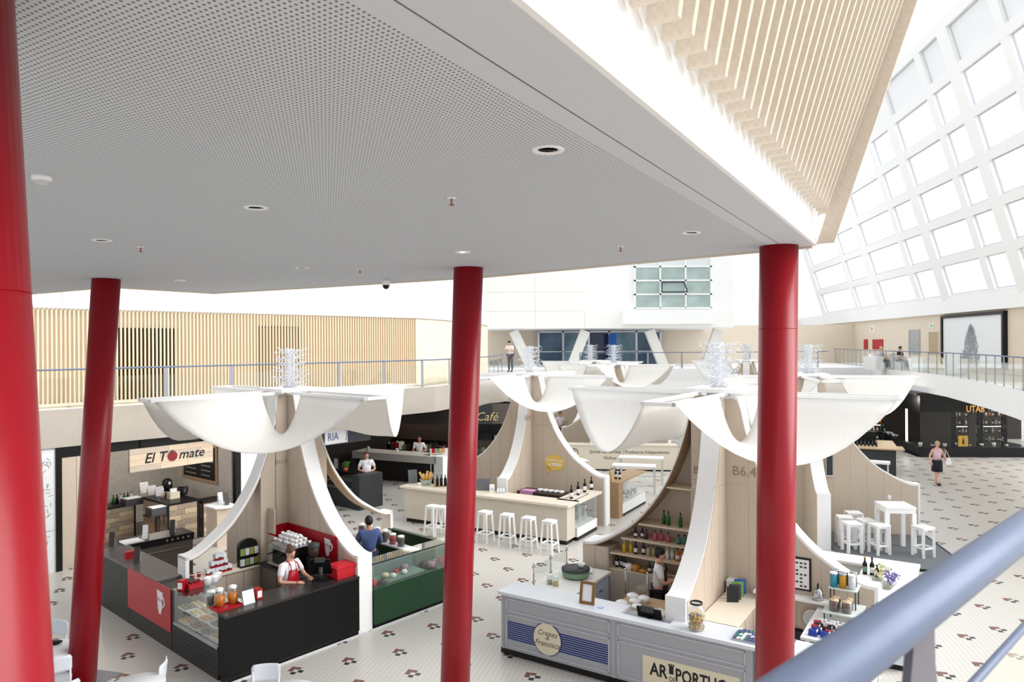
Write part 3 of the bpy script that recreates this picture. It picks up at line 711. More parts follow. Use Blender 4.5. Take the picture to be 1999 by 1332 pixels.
# wing order: +x (away right), +y (away left), -x (front left), -y (front right)
S1 = kiosk('k', 'kiosk at front left with black coffee counter and green tea counter', (-4.7, 15.13), 41.5, ((2.6, 'open'), (2.5, 'solid'), (2.3, 'open'), (2.55, 'solid')), chl='wire chandelier above the front left coffee kiosk', arm=2.95, zt=4.42)
S2 = kiosk('k', 'kiosk at front right with grey crepe counter and bottle shelves', (3.75, 13.0), 33, ((2.5, 'solid'), (2.68, 'shelf'), (2.28, 'solid'), (2.6, 'solid')), chl='large wire chandelier above the front right crepe kiosk', arm=2.95, zt=4.5)
S3 = kiosk('k', 'kiosk behind the middle red column with beige tapas bar', (.55, 22.55), 30, ((2.6, 'solid'), (2.6, 'solid'), (1.75, 'solid'), (2.62, 'solid')), chl='wire chandelier above the tapas bar kiosk behind the middle column')
S4 = kiosk('k', 'kiosk right of the right red column with oak wing behind white stools', (8.5, 20.5), 12, ((2.6, 'solid'), (2.6, 'solid'), (1.95, 'solid'), (2.85, 'solid')), chl='wire chandelier right of the right red column', arm=2.8)
S5 = kiosk('k', 'distant kiosk in the centre below the blue glazing', (4.7, 33), 28, ((2.6, 'solid'),) * 4, False, chl='wire chandelier on the distant centre kiosk')
S6 = kiosk('k', 'farthest kiosk right of centre with open canvas top', (12.3, 37.5), 20, ((2.6, 'solid'),) * 4, False, chl='small wire chandelier on the farthest kiosk right of centre')
S7 = kiosk('k', 'farthest kiosk left of centre below the white struts', (4.25, 38.6), 24, ((2.6, 'solid'),) * 4, False, chl='small wire chandelier on the farthest kiosk left of centre')
NUM = mat('number_grey', (150, 132, 116), .6)
def number(s, txt, ang, d, side, z, parent):   # kiosk number on a wing side
    fr = bpy.data.objects.new('kiosk_number', None); return fr
def wingtext(s, txt, ang, x, ysign, z, size):
    # text on the side of a wing: wing local x along, side +y or -y
    w_ = bpy.data.objects.new; t = text(txt, size, NUM, s.root, (0, 0, 0), name='kiosk_number', ext=.002, align='CENTER')
    M = Matrix.Rotation(ang, 4, 'Z') @ Matrix.Translation((x, ysign * (.165 + .016), z)) @ Matrix.Rotation(0 if ysign < 0 else PI, 4, 'Z') @ Matrix.Rotation(PI / 2, 4, 'X')
    t.matrix_local = M
wingtext(S1, 'B11.4', PI, .33, 1, 2.96, .12); wingtext(S2, 'B6.4', 1.5 * PI, .5, -1, 3.05, .24); wingtext(S2, 'B6.3', .5 * PI, .25, 1, 3.02, .19)
wingtext(S3, 'B9.3', PI, .62, -1, 3.05, .24); wingtext(S3, '10.4', PI, .5, 1, 3.05, .24)
# ================================================================== SMALL THING BUILDERS
def T(s, name, label, cat, x, y, z=0.0, rz=0.0, group=None): return thing(name, label, cat, SW(s, x, y, z), s.rot + rz, group)
def Tp(name, label, cat, px, py, z, rz=0.0, group=None): return thing(name, label, cat, at(px, py, z), rz, group)
def bottle(o, h, r, body, cap=None, lab=None):
    B().lathe([(0, 0), (r, 0), (r, h * .58), (r * .36, h * .74), (r * .34, h * .95), (0, h * .95)], n=12).obj('body', body, o)
    B().cyl((0, 0, h * .88), (0, 0, h), r * .42, r * .42, 10).obj('cap', cap or BLK, o)
    if lab: B().cyl((0, 0, h * .15), (0, 0, h * .45), r * 1.02, r * 1.02, 12).obj('paper_label', lab, o)
    return o
def jar(o, h, r, content, lid, fill=.8):
    B().lathe([(0, 0), (r * .93, 0), (r * .93, h * fill), (0, h * fill)], n=14).obj('contents', content, o)
    B().lathe([(0, -.0), (r, 0), (r, h * .9), (r * .85, h), (r * .83, h), (r * .96, h * .88), (r * .96, .004)], n=14).obj('glass', GLASS, o)
    B().lathe([(0, h * 1.04), (r * .8, h * 1.04), (r * .9, h), (r * .9, h * .93)], n=14).ball((0, 0, h * 1.06), r * .2, 8).obj('lid', lid, o)
    return o
def menu_card(o, h=.24, wd=.16, m=PAPER, head=None):
    B().hexa([(-wd / 2, -.05, 0), (wd / 2, -.05, 0), (wd / 2, -.045, 0), (-wd / 2, -.045, 0), (-wd / 2, .03, h), (wd / 2, .03, h), (wd / 2, .035, h), (-wd / 2, .035, h)]).obj('sheet', m, o)
    B().hexa([(-wd / 2, .06, 0), (wd / 2, .06, 0), (wd / 2, .065, 0), (-wd / 2, .065, 0), (-wd / 2, .03, h * .9), (wd / 2, .03, h * .9), (wd / 2, .035, h * .9), (-wd / 2, .035, h * .9)]).obj('back_leg', ACR, o)
    if head: B().hexa([(-wd / 2, .013, h * .78), (wd / 2, .013, h * .78), (wd / 2, .02, h * .78), (-wd / 2, .02, h * .78), (-wd / 2, .028, h), (wd / 2, .028, h), (wd / 2, .034, h), (-wd / 2, .034, h)]).obj('heading', head, o)
def bowl(o, r, h, m=CERAMIC, lid=True):
    B().lathe([(0, 0), (r * .6, 0), (r, h), (r * .94, h), (r * .55, .015), (0, .015)], n=16).obj('bowl', m, o)
    if lid: B().lathe([(r * 1.0, h), (r * .8, h * 1.25), (r * .2, h * 1.45), (0, h * 1.45)], n=16).ball((0, 0, h * 1.5), r * .14, 8).obj('lid', m, o)
def stool(label, loc, rz, h=.76, group=None, wt=.30, wb=.40, t=.045):
    o = thing('bar_stool', label, 'stool', loc, rz, group)
    q = wt / 2; p_ = wb / 2
    B().box(-q, -q, h - .035, q, q, h).box(-q + .02, -q + .02, h - .08, q - .02, q - .02, h - .035).obj('seat', WHITE, o)
    for sx in (-1, 1):
        for sy in (-1, 1): B().beam((sx * (p_ - t / 2), sy * (p_ - t / 2), 0), (sx * (q - t / 2), sy * (q - t / 2), h - .04), t, t, up=(sx, sy, 0)).obj('leg', WHITE, o)
    f = .3; k = p_ + (q - p_) * f - t / 2
    for a, b_ in (((-k, -k), (k, -k)), ((k, -k), (k, k)), ((k, k), (-k, k)), ((-k, k), (-k, -k))): B().beam((a[0], a[1], h * f), (b_[0], b_[1], h * f), .03, .04).obj('stretcher', WHITE, o)
    return o
def cup_logo(parent, loc, rz, h=.42, name='cup_emblem'):
    b = B(); w_ = h * .62
    poly = [(0, h), (w_ * .95, h * .96), (w_ * .82, h * .3), (w_ * .62, 0), (w_ * .32, 0), (w_ * .14, h * .25)]
    b.prism(poly, -.006, 0, 'y')
    hp = [(w_ * .9 + .13 * h * 1.6 * math.sin(PI * i / 8), h * .82 - .5 * h * i / 8) for i in range(9)]; b.tube([(x, -.003, z) for x, z in hp], .016, 6)
    o = b.obj(name, PAPER, parent); o.location = loc; o.rotation_euler = (0, 0, rz)
    text('Nicola', h * .22, REDP, o, (w_ * .10, -.0065, h * .55), ext=.001, name='emblem_lettering')
    return o
# ================================================================== PEOPLE
def skin_mesh(verts, edges, radii, root=0, sub=1):
    me = bpy.data.meshes.new('tmp'); me.from_pydata([tuple(v) for v in verts], edges, []); o = bpy.data.objects.new('tmp', me); COL.objects.link(o)
    md = o.modifiers.new('s', 'SKIN'); md.use_smooth_shade = True
    sv = me.skin_vertices[0].data
    for i, r in enumerate(radii): sv[i].radius = r if isinstance(r, tuple) else (r, r)
    sv[root].use_root = True
    ms = o.modifiers.new('u', 'SUBSURF'); ms.levels = sub; ms.render_levels = sub
    bpy.context.view_layer.update()
    out = bpy.data.meshes.new_from_object(o.evaluated_get(bpy.context.evaluated_depsgraph_get()))
    bpy.data.objects.remove(o); bpy.data.meshes.remove(me)
    return out
EYEM = mat('eye_dark', (40, 30, 26), .2); LIP = mat('lips', (176, 96, 90), .5); SKIND = mat('skin_tan', (186, 132, 104), .55)
HAIRB = mat('hair_brown', (92, 66, 50), .6, noise_amt=.2, scale=40); HAIRK = mat('hair_black', (26, 22, 22), .5, noise_amt=.2, scale=40); HAIRL = mat('hair_blond', (196, 174, 136), .6, noise_amt=.15, scale=40)
def person(label, loc, rz, hs, shirt, pants, hair, pose, skin=SKIN, apron=None, skirt=False, bun=False, bare_legs=False, sleeves='short', lean=0.0, headtilt=.0, long_hair=False, beard=False):
    """faces local -y; pose gives elbow and wrist of both arms, knees and ankles (in metres for a 1.7 m body)"""
    k = hs / 1.7
    o = thing('person', label, 'person', loc, rz); o.scale = (k, k, k)
    V = lambda x, y, z: Vector((x, y - max(0, z - .95) * lean, z))
    sh = .175
    pel, waist, chest, neck = V(0, 0, .96), V(0, 0, 1.1), V(0, .0, 1.3), V(0, .0, 1.44)
    J = {'ls': V(-sh, 0, 1.39), 'rs': V(sh, 0, 1.39)}
    le, lw, re, rw = [Vector(p_) for p_ in pose['arms']]
    lk, la, rk, ra_ = [Vector(p_) for p_ in pose.get('legs', ((-.1, 0, .5), (-.1, .02, .08), (.1, 0, .5), (.1, .02, .08)))]
    lh, rh = Vector((-.095, 0, .9)), Vector((.095, 0, .9))
    hd = V(0, -.03, 1.56)
    verts = [pel, waist, chest, neck, hd, J['ls'], le, lw, J['rs'], re, rw, lh, lk, la, la + Vector((0, -.16, -.05)), rh, rk, ra_, ra_ + Vector((0, -.16, -.05))]
    edges = [(0, 1), (1, 2), (2, 3), (3, 4), (2, 5), (5, 6), (6, 7), (2, 8), (8, 9), (9, 10), (0, 11), (11, 12), (12, 13), (13, 14), (0, 15), (15, 16), (16, 17), (17, 18)]
    rad = [(.15, .11), (.13, .1), (.15, .11), .055, .06, .06, .042, .027, .06, .042, .027, .085, .055, .04, .035, .085, .055, .04, .035]
    me = skin_mesh(verts, edges, rad)
    bm_ = B(); bm_.bm.from_mesh(me); bpy.data.meshes.remove(me)
    # head
    hc = hd + Vector((0, -.01 - headtilt * .03, .035)); b = bm_
    i0 = len(b.bm.verts); b.ball((0, 0, 0), 1, 14, (.076, .092, .112))
    b.bm.verts.ensure_lookup_table()
    for v in b.bm.verts[i0:]:
        if v.co.z < 0: v.co.x *= 1 - .25 * (-v.co.z / .112); v.co.y *= 1 - .12 * (-v.co.z / .112)
    b.tube([(0, -.085, .02), (0, -.102, -.012), (0, -.112, -.03), (0, -.09, -.038)], [.008, .011, .014, .008], 6)
    for sx in (-1, 1): b.ball((sx * .078, .005, -.002), .026, 8, (.35, .7, 1.2))
    b.m(1)
    for sx in (-1, 1): b.ball((sx * .03, -.083, .012), .011, 6, (1, .5, .7))
    b.m(2); b.ball((0, -.085, -.06), .022, 6, (1, .35, .3)); b.m(0)
    Rm = Matrix.Rotation(-headtilt, 4, 'X')
    b.bm.verts.ensure_lookup_table()
    for v in b.bm.verts[i0:]: v.co = hc + (Rm @ v.co)
    # hands with five fingers
    for el, wr, sd in ((le, lw, -1), (re, rw, 1)):
        d = (wr - el).normalized(); side = d.cross(Vector((0, 0, 1)))
        if side.length < .1: side = Vector((1, 0, 0))
        side.normalize(); up = side.cross(d); curl = -up
        b.tube([wr - d * .02, wr + d * .03, wr + d * .085], [.026, .036, .034], 8)
        for f, (off, ln) in enumerate(((-.028, .062), (-.010, .075), (.010, .07), (.027, .055))):
            s0 = wr + d * .08 + side * off
            b.tube([s0, s0 + d * ln * .5 + curl * .008, s0 + d * ln * .8 + curl * .03, s0 + d * ln * .9 + curl * .048], [.0095, .009, .008, .006], 6)
        s0 = wr + d * .03 + side * (-sd) * -.032
        b.tube([s0, s0 + d * .025 + side * sd * .022, s0 + d * .06 + side * sd * .024 + curl * .015], [.012, .010, .008], 6)
    body = b.obj('body', [skin, EYEM, LIP], o)
    # clothes
    if sleeves == 'none': cv, ce, cr = [V(0, 0, .93), waist, chest, V(0, 0, 1.41), J['ls'], J['rs']], [(0, 1), (1, 2), (2, 3), (2, 4), (2, 5)], [(.165, .13), (.15, .12), (.17, .13), .075, .078, .078]
    else:
        fr = .75 if sleeves == 'short' else 1.0
        cv = [V(0, 0, .92), waist, chest, V(0, 0, 1.42), J['ls'], J['ls'].lerp(le, fr), J['rs'], J['rs'].lerp(re, fr)]; ce = [(0, 1), (1, 2), (2, 3), (2, 4), (4, 5), (2, 6), (6, 7)]; cr = [(.168, .132), (.15, .122), (.172, .132), .078, .08, .064, .08, .064]
        if sleeves == 'long':
            cv += [lw.lerp(le, .1), rw.lerp(re, .1)]; ce += [(5, 8), (7, 9)]; cr += [.042, .042]
    ob = bpy.data.objects.new('shirt', skin_mesh(cv, ce, cr)); ob.data.materials.clear(); ob.data.materials.append(shirt); link(ob, o)
    for p_ in ob.data.polygons: p_.use_smooth = True
    if skirt:
        B().lathe([(.165, .98), (.19, .85), (.20, .52), (.185, .52), (.16, .97)], n=18).obj('skirt', pants, o)
    else:
        cv = [V(0, 0, .95), lh, lk, la + Vector((0, 0, .02)), rh, rk, ra_ + Vector((0, 0, .02))]
        ob = bpy.data.objects.new('trousers', skin_mesh(cv, [(0, 1), (1, 2), (2, 3), (0, 4), (4, 5), (5, 6)], [(.165, .13), .1, .072, .058, .1, .072, .058])); ob.data.materials.clear(); ob.data.materials.append(pants); link(ob, o)
    for an in (la, ra_): B().ball((an.x, an.y - .07, .045), 1, 10, (.048, .13, .045)).obj('shoe', BLK if not skirt else BROWN, o)
    hb = B(); i0 = 0
    hb.ball((0, .014, .026), 1, 14, (.088, .1, .112))
    for v in list(hb.bm.verts):
        if v.co.z < .02 and v.co.y < .0: v.co.y = max(v.co.y, -.0); v.co.x *= .96
        if v.co.z > .02 and v.co.y < -.06: v.co.y = -.06 - (v.co.y + .06) * -.3
        v.co += Vector((random.uniform(-.003, .003), random.uniform(-.003, .003), random.uniform(-.003, .003)))
    if bun: hb.ball((0, .085, .10), .045, 8)
    if long_hair: hb.ball((0, .05, -.06), 1, 10, (.085, .05, .12))
    for v in hb.bm.verts: v.co = hc + (Rm @ v.co)
    hb.obj('hair', hair, o)
    if apron:
        ab = B(); g = []
        for i in range(7):
            z = .55 + (1.30 - .55) * i / 6; hw = .16 if z < 1.08 else .16 - (z - 1.08) / .22 * .06; row = []
            for j in range(7):
                t = (j / 6 - .5) * 2; y = -.155 + .05 * t * t + (.012 if z > 1.2 else 0) - max(0, z - .95) * lean
                row.append((hw * t, y, z))
            g.append(row)
        va = [[ab.bm.verts.new(p_) for p_ in r_] for r_ in g]
        for i in range(6):
            for j in range(6): ab._f([va[i][j], va[i][j + 1], va[i + 1][j + 1], va[i + 1][j]], True)
        apo = ab.obj('apron', apron, o); md = apo.modifiers.new('t', 'SOLIDIFY'); md.thickness = .006
        st = B()
        for sx in (-1, 1): st.tube([V(sx * .095, -.15, 1.29), V(sx * .085, -.12, 1.40), V(sx * .05, .02, 1.47)], .012, 6)
        st.obj('apron_straps', apron, apo)
    return o
def dropto(o, z): o.location.z = z
# ================================================================== KIOSK 1: COFFEE COUNTER (front) AND TEA COUNTER (right)
s = S1
X0, Y0 = -2.75, -2.6
o = T(s, 'coffee_counter', 'long black coffee counter with dark top facing the middle column', 'counter', X0, Y0)
B().box(0, 0, .09, .62, .24, 1.06).box(.62, 0, .09, 2.58, .58, 1.06).obj('body', BLACK, o); B().box(-.01, -.01, 1.06, .62, .25, 1.1).box(.62, -.01, 1.06, 2.58, .6, 1.1).obj('top', mat('counter_top_dark', (44, 42, 42), .25), o)
B().box(.02, .03, 0, .6, .22, .09).box(.6, .03, 0, 2.58, .55, .09).obj('plinth', BLK, o); B().box(0, -.02, 0, 2.7, .0, .03).obj('floor_trim', LGREY, o)
o = T(s, 'coffee_counter', 'black coffee counter with red cup panel facing the left column', 'counter', X0, 3.0, rz=-PI / 2)   # local x runs toward the viewer corner
B().box(0, 0, .0, 3.6, .58, 1.06).obj('body', mat('charcoal_laminate', (52, 50, 48), .45, spec=.25), o); B().box(-.01, -.01, 1.06, 3.0, .6, 1.1).obj('top', mat('counter_top_grey', (88, 84, 84), .25), o)
B().box(1.68, -.015, .32, 3.6, .0, 1.09).obj('red_panel', mat('red_panel_bright', (186, 50, 54), .4), o)
cup_logo(o, (3.05, -.016, .55), 0, .42)
for x in (1.66, 3.62): B().box(x, -.003, .0, x + .012, .0, 1.06).obj('joint', BLK, o)
o = T(s, 'pastry_case', 'glass pastry display case at the corner of the black counter', 'display case', X0, -.62, rz=-PI / 2)
B().box(0, 0, 0, 1.72, .6, .5).box(0, 0, .5, .09, .6, 1.08).obj('body', mat('case_charcoal', (46, 44, 43), .45, spec=.25), o)
for k in range(3): B().box(.08, -.004, .16 + k * .08, 1.64, .002, .185 + k * .08).obj('vent_slot', BLK, o)
B().box(.09, -.015, .50, 1.72, .03, .54).obj('sill', STEEL, o)
B().box(.09, 0, .54, 1.72, .008, 1.09).obj('front_glass', GLASS, o); B().box(.0, 0, 1.09, 1.72, .55, 1.1).obj('top_glass', GLASS, o)
B().box(.09, .52, .5, 1.72, .56, 1.09).obj('back_panel', LGREY, o)
B().box(.09, .1, .76, 1.72, .52, .77).obj('glass_shelf', GLASS, o)
PAST = [mat('pastry_gold', (228, 180, 104), .6, noise_amt=.2, scale=30), mat('pastry_brown', (150, 104, 70), .6, noise_amt=.25, scale=30), mat('salad_green', (120, 134, 84), .6, noise_amt=.4, scale=40), mat('pastry_cream', (240, 220, 170), .6, noise_amt=.1)]
rnd = random.Random(11); nn_ = 0
for lev, z in enumerate((.545, .775)):
    for k in range(4):
        for r_ in range(2 if lev == 0 else 2):
            p = Vector((.30 + k * .38, .14 + r_ * .2, 0)); m = PAST[(k + lev * 2 + r_) % 4]
            w0_ = s.rot - PI / 2; base = SW(s, X0 + p.y, -.62 - p.x, z)
            tr = thing('pastry_tray', '%s tray from the left, %s row, %s level in the pastry case' % (ORD[k], ('front', 'back')[r_], ('lower', 'upper')[lev]), 'pastry tray', base, w0_, 'pastry trays in the glass case')
            B().box(-.16, -.085, 0, .16, .085, .012).box(-.16, -.085, .012, -.15, .085, .035).box(.15, -.085, .012, .16, .085, .035).obj('tray', CERAMIC, tr)
            b = B()
            for i in range(4):
                for j in range(2): b.ball((-.11 + i * .073, -.04 + j * .08, .035), .036, 8, (1, 1, .75))
            b.obj('pastries', m, tr)
# tray with two juice jugs
o = Tp('serving_tray', 'red tray on the black counter corner under two juice jugs', 'tray', 443, 1186, 1.1, s.rot)
B().box(-.22, -.14, 0, .22, .14, .012).box(-.22, -.14, .012, -.205, .14, .03).box(.205, -.14, .012, .22, .14, .03).box(-.22, -.14, .012, .22, -.125, .03).box(-.22, .125, .012, .22, .14, .03).obj('tray', REDP, o)
for i, (px, py) in enumerate(((429, 1183), (455, 1177))):
    o = Tp('juice_jug', ('left amber juice jug with white cap on the red tray', 'right amber juice jug with white cap on the red tray')[i], 'jug', px, py, 1.113, s.rot)
    B().lathe([(0, 0), (.07, 0), (.085, .1), (.078, .17), (0, .17)], n=16).obj('juice', BOTA, o)
    B().lathe([(.075, .0), (.09, .1), (.078, .2), (.06, .27), (.058, .27), (.074, .2)], n=16).obj('glass', GLASS, o)
    B().lathe([(.062, .25), (.064, .285), (.03, .3), (0, .3)], n=16).obj('cap', CERAMIC, o)
o = Tp('storage_jar', 'glass jar of dark tea with white lid beside the juice tray', 'jar', 414, 1177, 1.1, s.rot); jar(o, .2, .09, BROWN, CERAMIC, .45)
for i, (px, py) in enumerate(((405, 1142), (418, 1139), (424, 1133))):
    o = Tp('canister', ('front', 'middle', 'rear')[i] + ' white canister behind the pastry case', 'canister', px, py, 1.1, s.rot, 'white canisters')
    B().lathe([(0, 0), (.075, 0), (.08, .12), (0, .12)], n=16).obj('body', LGREY, o); B().lathe([(.083, .12), (.083, .14), (0, .15)], n=16).obj('lid', CERAMIC, o)
o = Tp('menu_stand', 'white printed menu stand with dark heading on the black counter', 'menu', 485, 1178, 1.1, s.rot); menu_card(o, .26, .2, PAPER, DGREY)
def napkin(px, py, lab, rz=0):
    o = Tp('napkin_dispenser', lab, 'napkin dispenser', px, py, 1.1, s.rot + rz)
    B().box(-.055, -.075, 0, .055, .075, .17).obj('body', REDP, o); B().box(-.04, -.08, .03, .04, -.075, .14).obj('napkins', PAPER, o)
napkin(503, 1168, 'red napkin dispenser beside the menu stand'); napkin(356, 1151, 'red napkin dispenser at the left end of the pastry case', -.9)
o = Tp('sweet_box', 'red box of sweets on the pastry case', 'box', 380, 1147, 1.1, s.rot)
B().box(-.13, -.08, 0, .13, .08, .09).obj('box', REDP, o)
b = B()
for i in range(12): b.ball((rnd.uniform(-.1, .1), rnd.uniform(-.06, .06), .1), .025, 6)
b.obj('sweets', [mat('sweet_dark_red', (120, 20, 26), .4)], o)
# red splash panels and back counter
for nm, a in (('w', 1),):
    o = T(s, 'splash_panel', 'dark red splash panel on the oak wing behind the coffee machine', 'wall panel', -.19, -.19, 1.1)
    B().box(-.015, -1.75, 0, 0, 0, .62).obj('panel', REDP, o); B().box(-.42, -.015, 0, -.015, 0, .62).obj('return_panel', REDP, o)
    c = cup_logo(o, (-.017, -1.35, .2), -PI / 2, .34)
o = T(s, 'back_counter', 'dark back counter under the red splash panel', 'counter', -.2, -.2)
B().box(-.62, -1.85, 0, 0, 0, 1.0).obj('body', mat('back_counter_wood', (120, 108, 98), .5, noise_amt=.08, stretch=(9, 9, .5)), o); B().box(-.66, -1.85, 1.0, 0, 0, 1.04).obj('top', DGREY, o)
for k in range(3): B().box(-.632, -1.83 + k * .6, .08, -.62, -1.26 + k * .6, .97).obj('cabinet_door', mat('back_counter_wood', (0, 0, 0)), o)
o = T(s, 'espresso_machine', 'black espresso machine with white cups on top behind the barista', 'espresso machine', -.52, -.95, 1.04, rz=-PI / 2)
B().box(-.42, -.22, .06, .42, .25, .46).obj('body', BLK, o); B().box(-.40, -.34, .06, .40, -.2, .11).obj('drip_tray', STEEL, o); B().box(-.42, -.3, .36, .42, -.2, .46).obj('group_panel', STEEL, o)
for x in (-.22, .1): B().cyl((x, -.28, .36), (x, -.28, .3), .04).cyl((x, -.28, .31), (x, -.45, .29), .014).obj('portafilter', BLK, o)
B().box(-.44, -.24, .46, .44, .26, .48).obj('cup_rail', STEEL, o)
for x in (-.38, .38):
    for y in (-.18, .2): B().cyl((x, y, 0), (x, y, .07), .025).obj('foot', BLK, o)
cupm = B().lathe([(.0, 0), (.022, 0), (.036, .055), (.031, .055), (.018, .006), (0, .006)], n=10).mesh('cup', CERAMIC)
rows_ = []
for lv in range(3):
    for i in range(8 - lv):
        for j in range(4 - lv): rows_.append((-.36 + lv * .05 + i * .1, -.17 + lv * .05 + j * .1, .481 + lv * .057))
Mx = Matrix.Translation(o.location) @ Matrix.Rotation(o.rotation_euler.z, 4, 'Z')
for k, (x, y, z) in enumerate(rows_):
    c = bpy.data.objects.new('coffee_cup', cupm); link(c); c.location = Mx @ Vector((x + rnd.uniform(-.015, .015), y + rnd.uniform(-.012, .012), z)); tag(c, 'small white cup stacked upright on the espresso machine', 'cup', 'cups stacked on the espresso machine')
o = T(s, 'coffee_grinder', 'coffee grinder with clear bean hopper beside the espresso machine', 'grinder', -.5, -1.62, 1.04)
B().box(-.09, -.12, 0, .09, .12, .3).obj('body', BLK, o); B().lathe([(.06, .3), (.1, .38), (.1, .52), (0, .52)], n=16).obj('beans', BROWN, o); B().lathe([(.11, .50), (.115, .56), (.05, .585), (0, .585)], n=16).obj('hopper_lid', DGREY, o)
def pos(name, lab, loc, rz, sc=1.0):
    o = thing(name, lab, 'till', loc, rz); o.scale = (sc,) * 3
    B().hexa([(-.18, -.02, .1), (.18, -.02, .1), (.18, .02, .1), (-.18, .02, .1), (-.18, .1, .4), (.18, .1, .4), (.18, .14, .4), (-.18, .14, .4)]).obj('screen', BLK, o)
    B().cyl((0, .06, 0), (0, .08, .25), .04).obj('stem', DGREY, o); B().box(-.15, -.12, 0, .15, .16, .025).obj('base', BLK, o); B().box(-.16, -.34, 0, .16, -.16, .02).obj('keyboard', DGREY, o)
    B().box(-.09, .15, .36, .09, .19, .44).obj('customer_display', DGREY, o)
pos('till_monitor', 'black till screen turned to the barista on the black counter', SW(s, -.72, -2.2, 1.1), s.rot + 2.4)
o = Tp('storage_box', 'red lidded storage box on the counter beside the white wing', 'box', 687, 1117, 1.1, s.rot)
o.location = SW(s, -.36, -2.33, 1.1)
B().hexa([(-.2, -.15, 0), (.2, -.15, 0), (.2, .15, 0), (-.2, .15, 0), (-.23, -.17, .2), (.23, -.17, .2), (.23, .17, .2), (-.23, .17, .2)]).obj('box', mat('box_red', (200, 38, 48), .35), o); B().box(-.245, -.185, .2, .245, .185, .225).box(-.2, -.14, .225, .2, .14, .24).obj('lid', mat('box_red', (0, 0, 0)), o)
person('woman in white shirt and red apron working behind the black counter', SW(s, -1.08, -1.72, 0), s.rot + .2, 1.68, mat('shirt_white', (238, 236, 240), .8, noise_amt=.02), mat('trousers_dark', (50, 48, 52), .8), HAIRB,
       dict(arms=((-.30, -.06, 1.13), (-.12, -.34, 1.12), (.30, -.06, 1.13), (.16, -.36, 1.14))), apron=REDP, bun=True, headtilt=-.45)
# open cupboard door at the tower
o = T(s, 'cupboard_door', 'open oak cupboard door beside the red splash panel', 'door', -.62, .02)
for z0, z1 in ((1.02, 1.55), (1.6, 2.1)): B().box(-.012, -.45, z0, .012, 0, z1).obj('leaf', OAK, o)
B().cyl((0, 0, 0), (0, 0, 2.12), .012).obj('hinge_post', STEEL, o)
# ledge goods on the open wing
W_ = mat('pack_white', (226, 232, 238), .5)
k = 0
for lv, n_ in ((0, 3), (1, 2), (2, 1)):
    for i in range(n_):
        lab = ['left box in the bottom row of the coffee box pyramid', 'middle box in the bottom row of the coffee box pyramid', 'right box in the bottom row of the coffee box pyramid', 'left box in the second row of the coffee box pyramid', 'right box in the second row of the coffee box pyramid', 'topmost box of the coffee box pyramid'][k]; k += 1
        o = T(s, 'coffee_box', lab, 'box', -1.62 + (i - (n_ - 1) / 2) * .17, -.06, 1.0 + lv * .125, 0, 'red and white coffee boxes')
        B().box(-.08, -.06, 0, .08, .06, .12).obj('carton', W_, o); B().box(-.081, -.062, .0, .081, .0, .045).obj('red_band', REDP, o); B().box(-.02, -.064, .015, .03, -.06, .06).obj('emblem', DGREY, o)
o = T(s, 'sachet_rack', 'black arched rack of drink sachets on the ledge', 'rack', -1.02, -.08, 1.0)
pts = [(-.2, 0), (.2, 0), (.2, .4)] + [(.2 * math.cos(PI * i / 10), .4 + .14 * math.sin(PI * i / 10)) for i in range(1, 10)] + [(-.2, .4)]
B().prism(pts, -.02, .06, 'y').box(-.2, -.1, 0, .2, -.02, .02).box(-.2, -.1, .2, .2, -.02, .215).obj('rack', BLK, o)
for r_ in range(2):
    for i in range(4): B().box(-.185 + i * .095, -.08, .03 + r_ * .2, -.105 + i * .095, -.03, .16 + r_ * .2).obj('sachet', [LGREY, mat('sachet_green', (130, 150, 90), .5), LGREY, mat('sachet_olive', (150, 150, 70), .5)][(i + r_) % 4], o)
for i, (px, py, c) in enumerate(((456, 1050, BOTG), (464, 1052, REDP), (448, 1056, mat('plant_green', (110, 140, 70), .6)))):
    o = T(s, 'sauce_bottle', ('green', 'red', 'pale green')[i] + ' bottle on the far ledge behind the sachet rack', 'bottle', -.62 - i * .09, .10, 1.0); bottle(o, .26, .035, c, PAPER)
for i in range(2):
    o = T(s, 'paper_cup', ('left', 'right')[i] + ' small red paper cup at the left end of the ledge', 'cup', -2.12 + i * .13, -.04, 1.0); B().lathe([(0, 0), (.03, 0), (.04, .08), (.036, .08), (.027, .006), (0, .006)]).obj('cup', mat('cup_red', (150, 30, 40), .5), o); B().lathe([(.041, .07), (.042, .082), (.038, .082)]).obj('rim', CERAMIC, o)
# left quadrant: oven run
o = T(s, 'oven_counter', 'black oven counter with steel knobs near the tomato shop', 'oven', -2.1, 2.95)
B().box(0, 0, 0, 1.35, .6, .95).obj('body', mat('oven_steel', (116, 110, 104), .35, .4), o); B().box(-.02, -.02, .95, 1.37, .62, 1.1).obj('hob', BLK, o)
for k in range(5): B().cyl((.75 + k * .12, -.02, 1.03), (.75 + k * .12, -.05, 1.03), .025).obj('knob', STEEL, o)
B().box(.1, -.03, .8, 1.25, -.01, .83).obj('handle', STEEL, o)
for i, (px, py) in enumerate(((219, 1067), (284, 1052), (337, 1041), (268, 1098))):
    o = Tp('menu_stand', ('small dark menu stand at the left end of the black counter', 'white menu stand behind the oven counter', 'dark dotted menu stand on the oven counter', 'dark dotted menu stand beside the red panel')[i], 'menu', px, py, 1.1, s.rot - .6); menu_card(o, .3, .11, PAPER if i == 1 else mat('dotted_card', (70, 62, 58), .5, noise_amt=.6, scale=30))
o = Tp('card_reader_box', 'small red box on the black counter left of the dotted menu', 'box', 254, 1090, 1.1, s.rot); B().box(-.09, -.06, 0, .09, .06, .14).obj('box', REDP, o); B().box(.09, -.05, .02, .095, .05, .12).obj('face', PAPER, o)
